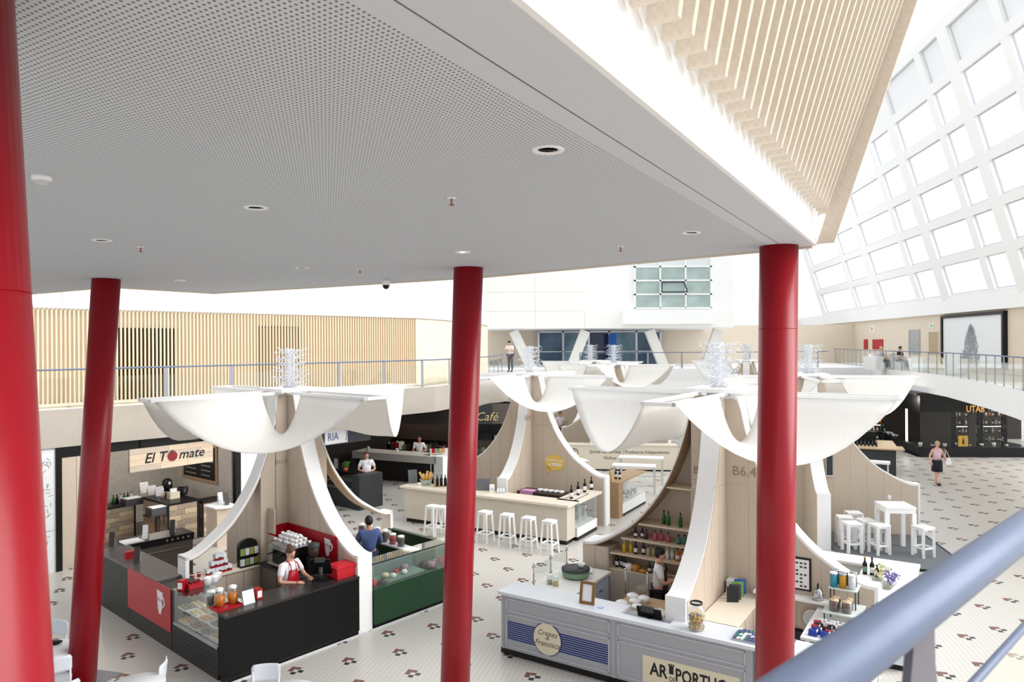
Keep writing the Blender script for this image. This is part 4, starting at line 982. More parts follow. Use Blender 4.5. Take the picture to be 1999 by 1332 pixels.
o = Tp('white_tray', 'white square tray on the black counter left end', 'tray', 258, 1058, 1.1, s.rot); B().box(-.2, -.18, 0, .2, .18, .015).obj('base', CERAMIC, o); B().box(-.2, -.18, .015, .2, -.165, .03).box(-.2, .165, .015, .2, .18, .03).obj('rim', CERAMIC, o)
# right quadrant: green tea counter
o = T(s, 'tea_counter', 'dark green tea counter with glass display behind the middle column', 'counter', .18, Y0)
B().box(0, 0, .09, 2.45, .58, .75).obj('body', GREEN, o); B().box(.02, .03, 0, 2.42, .5, .09).obj('plinth', BLK, o); B().box(-.1, -.02, 0, 2.45, 0, .03).obj('floor_trim', LGREY, o)
B().box(0, .01, .75, 2.45, .02, 1.26).obj('front_glass', GLASS, o); B().box(0, .02, 1.25, 2.45, .35, 1.26).obj('top_glass', GLASS, o); B().box(.25, .1, .76, 1.35, .5, .80).obj('glass_plinth', mat('green_glass', (120, 150, 135), .1), o)
B().box(0, .5, .75, 2.45, .54, 1.02).obj('back_panel', mat('green_grey', (120, 135, 125), .4), o)
CUPS = [mat('tea_red', (170, 50, 50), .3), mat('tea_grey', (110, 116, 118), .3), mat('tea_mauve', (164, 130, 140), .3), mat('tea_white', (236, 236, 232), .2), mat('tea_black', (40, 44, 46), .3), mat('tea_cream', (226, 212, 176), .4)]
def teapot(o, r, m):
    B().lathe([(0, 0), (r * .7, 0), (r, r * .6), (r * .8, r * 1.2), (r * .3, r * 1.35), (0, r * 1.35)], n=14).obj('pot', m, o)
    B().tube([(r * .8, 0, r * .5), (r * 1.3, 0, r * .8), (r * 1.5, 0, r * 1.25)], [r * .2, r * .14, r * .1], 6).obj('spout', m, o)
    B().tube([(-r * .85, 0, r * 1.0), (-r * 1.4, 0, r * .9), (-r * 1.35, 0, r * .4), (-r * .9, 0, r * .35)], r * .09, 6).obj('handle', m, o); B().ball((0, 0, r * 1.42), r * .15, 6).obj('lid_knob', m, o)
TP = [(.12, .2, .75, 0, .09), (.28, .12, .75, 4, .08), (.5, .3, .80, 5, .07), (.62, .2, .80, 3, .06), (.78, .33, .80, 0, .07), (.9, .2, .80, 3, .065), (1.05, .38, .80, 2, .09), (1.5, .3, .75, 4, .1), (1.62, .2, .75, 2, .1), (1.8, .33, .75, 1, .09), (1.95, .2, .75, 0, .1), (2.12, .3, .75, 1, .09)]
for i, (x, y, z, c, r_) in enumerate(TP):
    o = T(s, 'teapot', '%s teapot, %s from the white wing in the tea display' % (('red', 'grey', 'mauve', 'white', 'black', 'cream')[c], ORD[i]), 'teapot', .18 + x, Y0 + y, z + .002, rnd.uniform(0, 6), 'teapots in the green tea display'); teapot(o, r_, CUPS[c])
o = T(s, 'tea_back_counter', 'dark green inner counter with a jar shelf in the tea stall', 'counter', 1.7, -1.0)
B().box(0, -.85, 0, .12, 1.35, 1.0).box(.12, -.85, 0, .9, -.75, .9).obj('body', GREEN, o); B().box(-.05, -.9, 1.0, .22, 1.4, 1.03).obj('top', LGREY, o)
for i in range(6):
    o = T(s, 'tea_jar', '%s tea jar from the left on the green inner counter' % ORD[i], 'jar', 1.78, -.05 - i * .28, 1.03, 0, 'tea jars on the green counter'); jar(o, .26 if i < 4 else .22, .085, REDP if i == 4 else BROWN, CERAMIC, .75)
o = T(s, 'tea_screen_board', 'dark green low wall at the back of the tea stall', 'partition', 2.6, -2.3)
B().box(-.04, 0, 0, .0, 2.2, 1.02).obj('board', GREEN, o); B().box(-.07, -.02, 1.02, .03, 2.22, 1.05).obj('cap_rail', GREEN, o)
o = T(s, 'tea_shelf', 'pale shelf with tea boxes beside the man in blue', 'shelf', .3, -.35)
B().box(0, -.4, .9, 1.1, 0.15, .94).obj('board', BEIGE, o); B().box(0, -.38, 0, .04, .13, .9).box(1.06, -.38, 0, 1.1, .13, .9).obj('side', GREEN, o)
for i in range(5):
    o = T(s, 'tea_box', '%s tea box from the left on the pale shelf' % ORD[i], 'box', .42 + i * .2, -.3, .94, 0, 'tea boxes on the pale shelf'); B().box(-.07, -.06, 0, .07, .06, .22).obj('carton', [mat('kraft', (196, 164, 116), .6), GREEN, PAPER, mat('kraft', (0, 0, 0)), LGREY][i], o); B().box(-.05, -.065, .05, .05, -.06, .14).obj('paper_label', PAPER, o)
person('man in blue shirt seen from behind in the tea stall', SW(s, 1.18, -1.12, 0), s.rot + PI - .5, 1.72, mat('shirt_blue', (74, 92, 140), .8, noise_amt=.08, scale=20), mat('jeans', (50, 60, 90), .8), HAIRK, dict(arms=((-.26, -.12, 1.12), (-.12, -.32, 1.05), (.26, -.12, 1.12), (.12, -.32, 1.05))), skin=SKIND, sleeves='long', headtilt=-.2)
# ================================================================== KIOSK 2: CREPE AND GOURMET COUNTERS
s = S2
LB = mat('logo_blue', (24, 48, 120), .5); CREAM = mat('logo_cream', (226, 216, 190), .6); INK = mat('ink_black', (30, 30, 32), .5)
GTOP = mat('grey_counter_top', (216, 220, 226), .35, noise_amt=.01); GLINE = mat('grey_moulding', (186, 188, 194), .45, noise_amt=.01)
CT = T(s, 'crepe_counter', 'long grey panelled counter with blue striped crepe sign at front right', 'counter', -2.62, 3.02, rz=-PI / 2)   # local x to the right as seen
CL = 5.6; o = CT
B().box(0, 0, .12, 4.28, .5, 1.05).box(4.28, 0, .12, CL, .5, .58).obj('body', GREY, o); B().box(-.06, -.04, 1.05, 2.18, .56, 1.1).box(2.18, -.04, 1.05, 3.0, .16, 1.1).box(3.0, -.04, 1.05, CL, .56, 1.1).obj('top', GTOP, o)
B().box(-.03, .02, .02, CL, .45, .12).obj('plinth', BLK, o)
def mould(x0, x1, z0, z1):
    b = B(); t = .022
    b.box(x0, -.014, z0, x1, 0, z0 + t).box(x0, -.014, z1 - t, x1, 0, z1).box(x0, -.014, z0, x0 + t, 0, z1).box(x1 - t, -.014, z0, x1, 0, z1); b.obj('moulding', GLINE, CT)
for x0, x1 in ((.1, 2.06), (2.2, 4.18)): mould(x0, x1, .78, 1.0); mould(x0, x1, .17, .73)
mould(4.38, 5.5, .15, .52)
B().box(2.1, -.01, .12, 2.16, 0, 1.05).obj('pilaster', GREY, o); B().box(-.0, -.01, .12, .05, 0, 1.05).obj('pilaster', GREY, o)
for k in range(9): B().box(.125, -.004, .30 + k * .036, 2.035, 0, .322 + k * .036).obj('blue_stripe', LB, o)
bdg = B(); bdg.cyl((.92, -.004, .46), (.92, -.012, .46), .275, .275, 40); bd = bdg.obj('round_badge', LB, o); B().cyl((.92, -.012, .46), (.92, -.016, .46), .262, .262, 40).obj('badge_face', CREAM, bd)
BRN = mat('script_brown', (92, 80, 72), .6)
text('Crepes', .13, BRN, bd, (.92, -.018, .52), shear=.35, align='CENTER', ext=.001, name='badge_lettering'); text('da', .08, BRN, bd, (.92, -.018, .455), shear=.35, align='CENTER', ext=.001, name='badge_lettering'); text('Francisca', .13, BRN, bd, (.92, -.018, .345), shear=.35, align='CENTER', ext=.001, name='badge_lettering')
pl = B().box(2.62, -.008, .16, 4.10, 0, .60).obj('sign_plate', CREAM, o)
text('AR', .27, INK, pl, (2.74, -.01, .33), sx=.8, ext=.001, bold=.006); text('DE', .1, INK, pl, (3.045, -.01, .30), sx=.8, ext=.001); text('PORTUGAL', .27, INK, pl, (3.14, -.01, .33), sx=.72, ext=.001, bold=.006); text('GOURMET', .07, BRN, pl, (3.2, -.01, .22), ext=.001)
t_ = B(); t_.box(3.045, -.011, .41, 3.115, -.008, .53)
for k in range(3): t_.box(3.035 + k * .033, -.011, .53, 3.058 + k * .033, -.008, .56)
t_.obj('tower_emblem', INK, pl)
B().box(4.32, 0, .60, CL, .008, 1.05).obj('display_glass', GLASS, o); B().box(4.28, .42, .58, CL, .5, 1.05).obj('display_back', GREY, o); B().box(4.28, .02, .8, CL, .42, .81).obj('glass_shelf', GLASS, o)
def C2(x, y, z): return SW(s, -2.62 + y, 3.02 - x, z)
CH = mat('chocolate', (70, 50, 42), .5, noise_amt=.3, scale=40)
for i in range(3):
    o = thing('chocolate_tray', '%s tray of chocolates inside the grey glass display' % ORD[i], 'tray', C2(4.6 + i * .33, .2, .585), s.rot - PI / 2, 'chocolate trays in the glass display')
    B().box(-.14, -.1, 0, .14, .1, .015).obj('tray', LGREY, o); b = B()
    for a in range(5):
        for c in range(3): b.box(-.12 + a * .05, -.08 + c * .06, .015, -.08 + a * .05, -.035 + c * .06, .045)
    b.obj('chocolates', CH, o); B().box(-.05, -.115, 0, .05, -.11, .05).obj('price_card', PAPER, o)
# things on the grey counter
o = thing('picture_frame', 'gilt picture frame standing on the grey counter', 'picture frame', at(1146, 1180, 1.1), s.rot - PI / 2 + .1)
GILT = mat('gilt_wood', (140, 104, 62), .5, noise_amt=.3, scale=60, bump=.3)
o.rotation_euler = (-.2, 0, o.rotation_euler.z)
B().box(-.13, -.02, 0, -.085, .01, .36).box(.085, -.02, 0, .13, .01, .36).box(-.085, -.02, 0, .085, .01, .045).box(-.085, -.02, .315, .085, .01, .36).obj('frame', GILT, o); B().box(-.085, -.005, .045, .085, .0, .315).obj('sheet', PAPER, o)
o = thing('card_sticker', 'small blue payment sticker on the grey counter top', 'sticker', at(1173, 1187, 1.1), s.rot - PI / 2); B().box(-.045, -.04, 0, .045, .04, .003).obj('sticker', mat('sticker_blue', (96, 150, 226), .5), o); B().box(-.03, -.015, .003, .03, .015, .004).obj('sticker_text', PAPER, o)
pos('till_monitor', 'black till screen below the grey counter gap', C2(2.6, .42, .78), s.rot - PI / 2 + PI, 1.1)
o = thing('till_shelf', 'low shelf carrying the till behind the grey counter', 'shelf', C2(2.6, .5, 0), s.rot - PI / 2); B().box(-.42, -.28, .72, .42, .1, .78).obj('board', DGREY, o); B().box(-.42, -.02, 0, -.38, .06, .72).box(.38, -.02, 0, .42, .06, .72).obj('support', DGREY, o)
o = thing('candy_jar', 'big glass jar of wrapped candies on the grey counter', 'jar', at(1360, 1230, 1.1), 0)
CAND = [mat('candy_gold', (220, 170, 50), .3), mat('candy_blue', (60, 90, 160), .3), mat('candy_red', (190, 60, 50), .3), mat('candy_green', (90, 150, 80), .3)]
b = B(); rnd = random.Random(9)
for i in range(170):
    a = rnd.uniform(0, 2 * PI); r_ = .105 * math.sqrt(rnd.random()); b.m(rnd.choice([0, 0, 0, 1, 2, 3])); b.ball((r_ * math.cos(a), r_ * math.sin(a), .03 + .20 * rnd.random()), .021, 6)
b.obj('candies', CAND, o, kind='stuff'); B().lathe([(0, .0), (.1, 0), (.13, .08), (.135, .22), (.115, .33), (.085, .39), (.08, .39), (.11, .33), (.13, .22), (.125, .08), (.095, .008), (0, .008)], n=20).obj('glass', GLASS, o)
B().lathe([(.085, .385), (.095, .39), (.095, .415), (.085, .42)], n=20).obj('rim', DGREY, o); B().box(.05, -.13, .28, .09, -.125, .36).obj('paper_tag', PAPER, o)
for i in range(2):
    o = thing('bonbon_tray', ('tray of green and blue wrapped sweets on the grey counter', 'tray of pink wrapped sweets beside the red column')[i], 'tray', C2(4.15 + i * .42, .25, 1.1), s.rot - PI / 2, None)
    B().box(-.19, -.2, 0, .19, .2, .02).obj('tray', ACR, o); b = B()
    for a in range(7):
        for c in range(6): b.m(rnd.randrange(3)); b.beam((-.17 + a * .055, -.17 + c * .065, .035), (-.13 + a * .055, -.13 + c * .065, .04), .025, .02)
    b.obj('sweets', [PAPER, mat(('wrap_teal', 'wrap_pink')[i], ((60, 130, 110), (196, 90, 110))[i], .4), mat(('wrap_violet', 'wrap_mauve')[i], ((100, 90, 150), (150, 110, 130))[i], .4)], o, kind='stuff')
# crepe station
o = T(s, 'crepe_station', 'white topped crepe worktop with pale blue fridge doors', 'worktop', -1.9, 2.02)
B().box(0, 0, 0, 1.5, .82, .95).obj('cabinet', mat('pale_blue_metal', (186, 198, 222), .35, .2), o); B().box(-.04, -.03, .95, 1.55, .86, 1.0).obj('top', mat('white_worktop', (238, 236, 230), .4), o)
for k in range(2): dr = B().box(.06 + k * .74, -.018, .08, .70 + k * .74, 0, .9).obj('fridge_door', mat('fridge_blue', (196, 208, 232), .3), o); B().box(.3 + k * .74, -.03, .74, .42 + k * .74, -.018, .76).obj('door_badge', DGREY, dr)
B().box(-.3, .5, .92, -.02, .84, 1.0).obj('end_board', OAKD, o)
o = T(s, 'crepe_maker', 'round green crepe griddle with dark plate on the white worktop', 'crepe maker', -1.0, 2.42, 1.0)
B().lathe([(0, .02), (.24, .02), (.26, .06), (.26, .14), (0, .14)], n=28).obj('body', mat('crepe_green', (124, 156, 126), .35), o); B().lathe([(.27, .14), (.27, .17), (.0, .17)], n=28).obj('hot_plate', DGREY, o)
for a in range(3): B().cyl((.2 * math.cos(a * 2.1), .2 * math.sin(a * 2.1), 0), (.2 * math.cos(a * 2.1), .2 * math.sin(a * 2.1), .03), .03).obj('foot', BLK, o)
o = T(s, 'batter_bowl', 'small white bowl on the crepe griddle', 'bowl', -.9, 2.35, 1.171); bowl(o, .075, .07, lid=False)
o = T(s, 'paper_stack', 'loose stack of white papers behind the crepe griddle', 'paper', -.62, 2.4, 1.0)
for k in range(4): q = B().box(-.16, -.11, k * .012, .16, .11, k * .012 + .009).obj('sheet', PAPER, o); q.rotation_euler = (0, 0, k * .2)
for i, c in enumerate((BOTY, mat('salt_grey', (180, 170, 150), .4))):
    o = T(s, 'spice_jar', ('yellow', 'grey')[i] + ' spice jar at the left end of the white worktop', 'jar', -1.62 + i * .02, 2.5 + i * .14, 1.0); jar(o, .17, .055, c, PAPER, .4)
for i, (x0, y0, x1, y1) in enumerate(((-1.8, 2.86, -.55, 2.86),)):
    o = T(s, 'sneeze_screen', 'clear glass sneeze screen on steel posts by the crepe griddle', 'glass screen', x0, y0, 1.0)
    B().box(.05, -.004, .05, x1 - x0 - .05, .004, .34).obj('glass', GLASS, o)
    for x in (0, .62, x1 - x0): po = B().cyl((x, 0, 0), (x, 0, .36), .014).obj('post', STEEL, o); B().cyl((x - .03, 0, .33), (x + .03, 0, .33), .022).ball((x, 0, .37), .02, 8).cyl((x - .03, 0, .06), (x + .03, 0, .06), .022).obj('clamp', STEEL, po)
# table with white pots
o = T(s, 'oak_table', 'oak table carrying white lidded pots behind the grey counter', 'table', -1.98, .3)
B().box(0, 0, .86, .95, 1.0, .9).obj('top', mat('table_oak', (206, 176, 138), .5, noise_amt=.1, stretch=(2, 9, 9)), o); B().box(0, 0, 0, .04, 1.0, .86).box(.91, 0, 0, .95, 1.0, .86).obj('side', OAKD, o)
for i, (x, y) in enumerate(((-1.72, 1.16), (-1.52, 1.0), (-1.74, .86), (-1.32, .92), (-1.3, 1.14))):
    o = T(s, 'lidded_pot', 'white lidded pot, %s from the left on the oak table' % ORD[i], 'pot', x, y, .9, 0, 'white lidded pots on the oak table'); bowl(o, .105, .085)
o = T(s, 'folded_cloth', 'crumpled white cloth on the near table corner', 'cloth', -1.72, .5, .9)
b = B(); g = [[b.bm.verts.new((-.19 + i * .038, -.13 + j * .0325, .02 + .035 * abs(math.sin(i * 1.3 + j * .8)) * (1 - abs(j - 4) / 6))) for j in range(9)] for i in range(11)]
for i in range(10):
    for j in range(8): b._f([g[i][j], g[i + 1][j], g[i + 1][j + 1], g[i][j + 1]], True)
q = b.obj('cloth', PAPER, o); q.modifiers.new('t', 'SOLIDIFY').thickness = .015
o = T(s, 'paper_roll', 'standing white kitchen paper roll beside the white wing', 'paper roll', -1.2, .42, .9); B().lathe([(.02, 0), (.065, 0), (.065, .25), (.02, .25)], n=18).obj('roll', PAPER, o); B().cyl((0, 0, 0), (0, 0, .26), .018).obj('core', OAKD, o)
o = T(s, 'sneeze_screen', 'small glass screen on the oak table behind the pots', 'glass screen', -1.08, .95, .9, rz=PI / 2)
B().box(0, -.004, .03, .42, .004, .42).obj('glass', GLASS, o)
for x in (0, .42): po = B().cyl((x, 0, 0), (x, 0, .42), .012).obj('post', STEEL, o); B().ball((x, 0, .44), .025, 8).obj('knob', STEEL, po)
person('woman in white shirt and dark apron holding a white pot at the bottle shelves', SW(s, -.62, .92, 0), s.rot - PI / 2 + 1.9, 1.66, mat('shirt_white', (0, 0, 0)), mat('trousers_dark', (0, 0, 0)), HAIRK,
       dict(arms=((-.26, -.10, 1.13), (-.07, -.33, 1.2), (.26, -.10, 1.13), (.09, -.34, 1.17))), apron=mat('apron_dark', (60, 56, 54), .8), bun=True, headtilt=-.25)
o = thing('held_pot', 'white pot held in the hands of the dark aproned woman', 'pot', (0, 0, 0), 0); pp = SW(s, -.62, .92, 0); a_ = s.rot - PI / 2 + 1.9; o.location = (pp.x + .42 * math.sin(a_), pp.y - .42 * math.cos(a_), 1.15); bowl(o, .1, .08)
# bottle shelves on the left wing
def shelf_pt(d, y, z):  # wing 1 (+y): wing local (d, yl) -> stall (-yl, d)
    return SW(s, -y, d, z)
SHELVES = [(1.955, [('g', .95), ('g', 1.06), ('g', .72)]), (1.635, [('k', 1.62), ('k', 1.5), ('m', 1.4), ('p', 1.22), ('p', 1.12), ('p', .96), ('t', .76), ('t', .66)]),
           (1.315, [('y', 1.86), ('y', 1.74), ('d', 1.62), ('d', 1.48), ('w', 1.36), ('w', 1.28), ('c', .98), ('c', .9), ('a', .78), ('a', .7), ('a', .62)]), (1.0, [('d', 2.02), ('d', 1.94), ('d', 1.86), ('k', 1.34), ('k', 1.26), ('d', 1.2), ('k', 1.12)])]
KB = {'g': (BOTG, .27, .036, 'green glass bottle'), 'k': (BOTD, .2, .035, 'black bottle'), 'm': (mat('bottle_plum', (90, 40, 70), .3), .18, .035, 'plum bottle'), 'p': (mat('can_pink', (196, 84, 110), .3), .19, .04, 'pink can'), 't': (mat('can_teal', (70, 130, 120), .3), .17, .045, 'teal tin'),
      'y': (BOTY, .24, .042, 'yellow bottle'), 'd': (BOTD, .26, .037, 'dark wine bottle'), 'w': (mat('bottle_straw', (190, 180, 140), .2), .2, .035, 'straw bottle'), 'c': (mat('bottle_clear', (214, 222, 218), .1), .24, .038, 'clear bottle'), 'a': (BOTA, .24, .04, 'amber bottle')}
SN = ['top', 'second', 'third', 'lowest']
for si, (z, row_) in enumerate(SHELVES):
    cnt = {}
    for kd, d in row_:
        m, h, r_, nm = KB[kd]; cnt[kd] = cnt.get(kd, 0) + 1
        o = thing('bottle', '%s %s from the left on the %s oak shelf' % (ORD[cnt[kd] - 1], nm, SN[si]), 'bottle', shelf_pt(d, -.02 + .05 * ((cnt[kd] % 2)), z), s.rot, 'bottles on the oak shelves'); bottle(o, h, r_, m, PAPER if kd in 'yc' else BLK, PAPER if kd in 'dkca' else None)
for i, (d, m, nm) in enumerate(((1.74, CERAMIC, 'white'), (1.6, mat('honey_pot', (204, 140, 60), .3), 'honey coloured'))):
    o = thing('lidded_pot', nm + ' lidded pot on the lowest oak shelf', 'pot', shelf_pt(d, .08, 1.0), s.rot); bowl(o, .09, .09, m)
o = thing('lidded_pot', 'orange lidded dish on the lowest oak shelf', 'dish', shelf_pt(1.44, .1, 1.0), s.rot); bowl(o, .085, .05, mat('honey_pot', (0, 0, 0)))
# right of the front wing: low oak cabinet with tablets and flowers
o = T(s, 'oak_cabinet', 'low oak cabinet with pale top right of the front white wing', 'cabinet', -1.75, -.78)
B().box(0, 0, 0, 1.95, .56, .96).obj('body', OAK, o); B().box(-.03, -.03, .96, 1.98, .58, 1.0).obj('top', mat('pale_ledge', (0, 0, 0)), o)
for k in range(4): d = B().box(.02 + k * .48, -.016, .06, .47 + k * .48, 0, .93).obj('cabinet_door', OAK, o); B().cyl((.42 + k * .48, -.03, .6), (.42 + k * .48, -.016, .6), .012).obj('knob', STEEL, d)
q = B().box(0, -.015, .06, .45, .0, .93).obj('open_door', OAK, o); q.location = (1.55, -.02, 0); q.rotation_euler = (0, 0, -1.5)
VP = T(s, 'flower_vase', 'glass vase of violet and white dried flowers on the oak cabinet', 'vase', .05, -.45, 1.0)
B().lathe([(0, 0), (.07, 0), (.075, .1), (.09, .32), (.085, .32), (.07, .1), (.062, .01), (0, .01)], n=16).obj('glass', GLASS, VP); b = B()
rnd = random.Random(4)
for i in range(26):
    a = rnd.uniform(0, 6.28); r_ = rnd.uniform(0, .2); b.tube([(0.03 * math.cos(a), .03 * math.sin(a), .02), (.05 * math.cos(a), .05 * math.sin(a), .3), (r_ * math.cos(a), r_ * math.sin(a), .48 + .2 * rnd.random())], .005, 4)
b.obj('stems', mat('stem_green', (96, 112, 70), .7), VP)
for nm, m, z0, z1, n_ in (('white_blossom', mat('blossom_white', (238, 236, 226), .8), .36, .56, 110), ('violet_blossom', mat('blossom_violet', (86, 54, 150), .8), .54, .74, 100)):
    b = B()
    for i in range(n_): a = rnd.uniform(0, 6.28); r_ = .22 * math.sqrt(rnd.random()); b.ball((r_ * math.cos(a), r_ * math.sin(a), rnd.uniform(z0, z1) - r_ * .3), rnd.uniform(.018, .034), 6)
    b.obj(nm, m, VP, kind='stuff')
for i, (x, c) in enumerate(((-.62, (70, 72, 76)), (-.46, (120, 170, 90)), (-.3, (60, 110, 190)), (-.76, (40, 40, 44)))):
    o = T(s, 'book', ('grey', 'green', 'blue', 'black')[i] + ' book standing on the oak cabinet', 'book', x, -.45, 1.0, .5); B().box(-.012, -.1, 0, .012, .1, .26).obj('cover', mat('book_%d' % i, c, .5), o); B().box(-.009, -.095, .004, .009, .102, .256).obj('pages', PAPER, o)
o = T(s, 'white_box', 'white carton standing beside the white wing on the cabinet', 'box', -.2, -.3, 1.0); B().box(-.16, -.07, 0, .16, .07, .22).obj('carton', PAPER, o); B().box(-.165, -.075, .2, .165, .075, .225).obj('lid', WHITE, o)
for i in range(2):
    o = T(s, 'folded_parasol', ('tall', 'short')[i] + ' closed black parasol leaning against the oak wing', 'parasol', .32 - i * .16, -1.0 - i * .02, 0)
    h = 1.75 - i * .35; B().lathe([(0, .1), (.17, .12), (.15, .5), (.06, h - .08), (.02, h), (0, h)], n=12).obj('canopy', BLK, o); B().cyl((0, 0, 0), (0, 0, h + .06), .022).ball((0, 0, h + .07), .035, 8).obj('pole', STEEL, o)
# right quadrant in front: wall goods on the right wing
sx = -.165 - .014
o = T(s, 'wall_print', 'black framed printed poster on the oak wing right of the red column', 'poster', sx, -1.35, 1.22, rz=-PI / 2)
B().box(-.25, -.03, 0, .25, -.0, .55).obj('frame', BLK, o); B().box(-.22, -.033, .03, .22, -.03, .52).obj('sheet', PAPER, o); b = B()
for i in range(6):
    for j in range(7):
        if rnd.random() < .75: b.box(-.19 + i * .066, -.035, .06 + j * .064, -.15 + i * .066, -.033, .09 + j * .064)
b.obj('printed_marks', DGREY, o)
o = T(s, 'wall_shelf', 'narrow white wall shelf with a steel kettle', 'shelf', sx, -.95, 1.1, rz=-PI / 2); B().box(-.25, -.24, 0, 1.25, 0, .04).obj('board', WHITE, o); B().box(.9, -.2, -.3, .94, 0, 0).box(-.1, -.2, -.3, -.06, 0, 0).obj('bracket', LGREY, o)
o = T(s, 'kettle', 'polished steel kettle on the white wall shelf', 'kettle', sx - .12, -1.72, 1.14); B().lathe([(0, 0), (.085, 0), (.09, .06), (.07, .15), (.03, .19), (0, .2)], n=18).obj('pot', STEEL, o); B().tube([(.07, 0, .06), (.13, 0, .12), (.15, 0, .19)], [.018, .013, .01], 6).obj('spout', STEEL, o); B().tube([(-.05, 0, .15), (-.02, 0, .27), (.05, 0, .26), (.06, 0, .16)], .008, 6).obj('handle', BLK, o)
o = T(s, 'hanging_sieve', 'round white sieve hanging on the oak wing below the shelf', 'sieve', sx - .02, -1.62, .78, rz=-PI / 2); B().cyl((0, 0, 0), (0, -.02, 0), .14, .14, 24).obj('disc', LGREY, o); b = B()
for i in range(24): b.tube([(.14 * math.cos(i * .2618), -.02, .14 * math.sin(i * .2618)), (.14 * math.cos((i + 1) * .2618), -.02, .14 * math.sin((i + 1) * .2618))], .012, 5)
b.obj('rim', CERAMIC, o)
o = T(s, 'hanging_pan', 'small dark steel pan hanging beside the sieve', 'pan', sx - .02, -1.22, .86, rz=-PI / 2); B().cyl((0, 0, 0), (0, -.04, 0), .09, .07, 18).obj('pan', DGREY, o); B().beam((0, -.02, .08), (0, -.02, .24), .02).obj('handle', BLK, o)
o = T(s, 'black_round_tray', 'round black tray leaning low on the oak wing', 'tray', sx - .03, -1.4, .3, rz=-PI / 2); B().cyl((0, 0, 0), (0, -.03, 0), .27, .27, 28).obj('disc', BLK, o); B().cyl((0, -.03, 0), (0, -.035, 0), .23, .23, 28).obj('inner_disc', DGREY, o)
# display table with tiered goods
S2b = Stall(); S2b.u, S2b.v, S2b.rot = S2.u, S2.v, S2.rot; q_ = SW(S2, .38, .12); S2b.c = (q_.x, q_.y); s = S2b
o = T(s, 'display_table', 'white display table crowded with jars and packets right of the red column', 'table', -1.45, -2.35); B().box(-.7, -.45, 1.0, .75, .5, 1.04).obj('top', WHITE, o)
for x in (-.62, .67):
    for y in (-.38, .42): B().box(x - .025, y - .025, 0, x + .025, y + .025, 1.0).obj('leg', WHITE, o)
B().box(-.6, -.42, .25, .65, .46, .28).obj('lower_shelf', WHITE, o)
def tier(x, y, z, wd, dp, lab):
    o = T(s, 'glass_tier', lab, 'tray', x, y, z); B().box(-wd / 2, -dp / 2, 0, wd / 2, dp / 2, .015).obj('plate', mat('tier_pale', (216, 226, 222), .2), o)
    for a in (-1, 1):
        for b_ in (-1, 1): B().cyl((a * (wd / 2 - .03), b_ * (dp / 2 - .03), -(z - 1.042)), (a * (wd / 2 - .03), b_ * (dp / 2 - .03), 0), .01).obj('post', DGREY, o)
    return o
tier(-1.1, -2.3, 1.2, .62, .55, 'lower glass tier of the display stand'); tier(-.92, -2.28, 1.5, .4, .42, 'upper glass tier of the display stand')
HON = mat('honey_dark', (96, 52, 32), .2); LIDC = mat('lid_straw', (206, 182, 150), .6)
for i in range(4):
    o = T(s, 'honey_jar', '%s honey jar with straw lid on the lower glass tier' % ORD[i], 'jar', -1.26 + (i // 2) * .16, -2.18 - (i % 2) * .18, 1.217, 0, 'honey jars on the glass tier'); jar(o, .17, .075, HON, LIDC, .8)
for i, (c, nm) in enumerate((((60, 150, 170), 'turquoise'), ((200, 150, 50), 'yellow'), ((210, 214, 222), 'silver'), ((70, 110, 170), 'blue'), ((50, 46, 50), 'black'), ((120, 110, 104), 'grey'))):
    o = T(s, 'gift_tin', nm + ' gift tin on the upper glass tier', 'tin', -1.02 + (i // 3) * .17, -2.14 - (i % 3) * .13, 1.517); B().cyl((0, 0, 0), (0, 0, .2), .055, .055, 16).obj('tin', mat('tin_' + nm, c, .35, .2), o); B().cyl((0, 0, .2), (0, 0, .225), .058, .058, 16).obj('lid', STEEL if i % 2 else PAPER, o)
PK = [mat('packet_blue', (44, 66, 160), .4), mat('packet_white', (226, 224, 226), .4), mat('packet_black', (40, 38, 42), .4), mat('packet_red', (170, 60, 70), .4)]
k = 0
for i in range(6):
    for j in range(5):
        c = 0 if i < 2 else (2 if i < 4 else 1); k += 1
        o = T(s, 'sweet_packet', '%s packet in row %s from the front on the white display table' % (ORD[j], ORD[i]), 'packet', -2.0 + i * .10, -2.72 + j * .17 + (.0 if i % 2 else .04), 1.041, .1 * math.sin(k), 'wrapped packets on the display table'); B().hexa([(-.04, -.06, 0), (.04, -.06, 0), (.04, .06, 0), (-.04, .06, 0), (-.02, -.055, .09), (.02, -.055, .09), (.02, .055, .09), (-.02, .055, .09)]).obj('wrapper', PK[c if rnd.random() < .8 else 3], o); B().box(-.03, -.066, .07, .03, -.055, .1).obj('seal', PK[1], o)
o = T(s, 'wire_basket', 'black wire basket of packets at the right end of the display table', 'basket', -1.0, -2.68, 1.041); B().lathe([(.13, 0), (.17, .12), (.162, .12), (.125, .01), (0, .01)], n=18).obj('basket', BLK, o); B().tube([(.17 * math.cos(PI * i / 8), 0, .12 + .14 * math.sin(PI * i / 8)) for i in range(9)], .008, 6).obj('handle', BLK, o)
s = S2
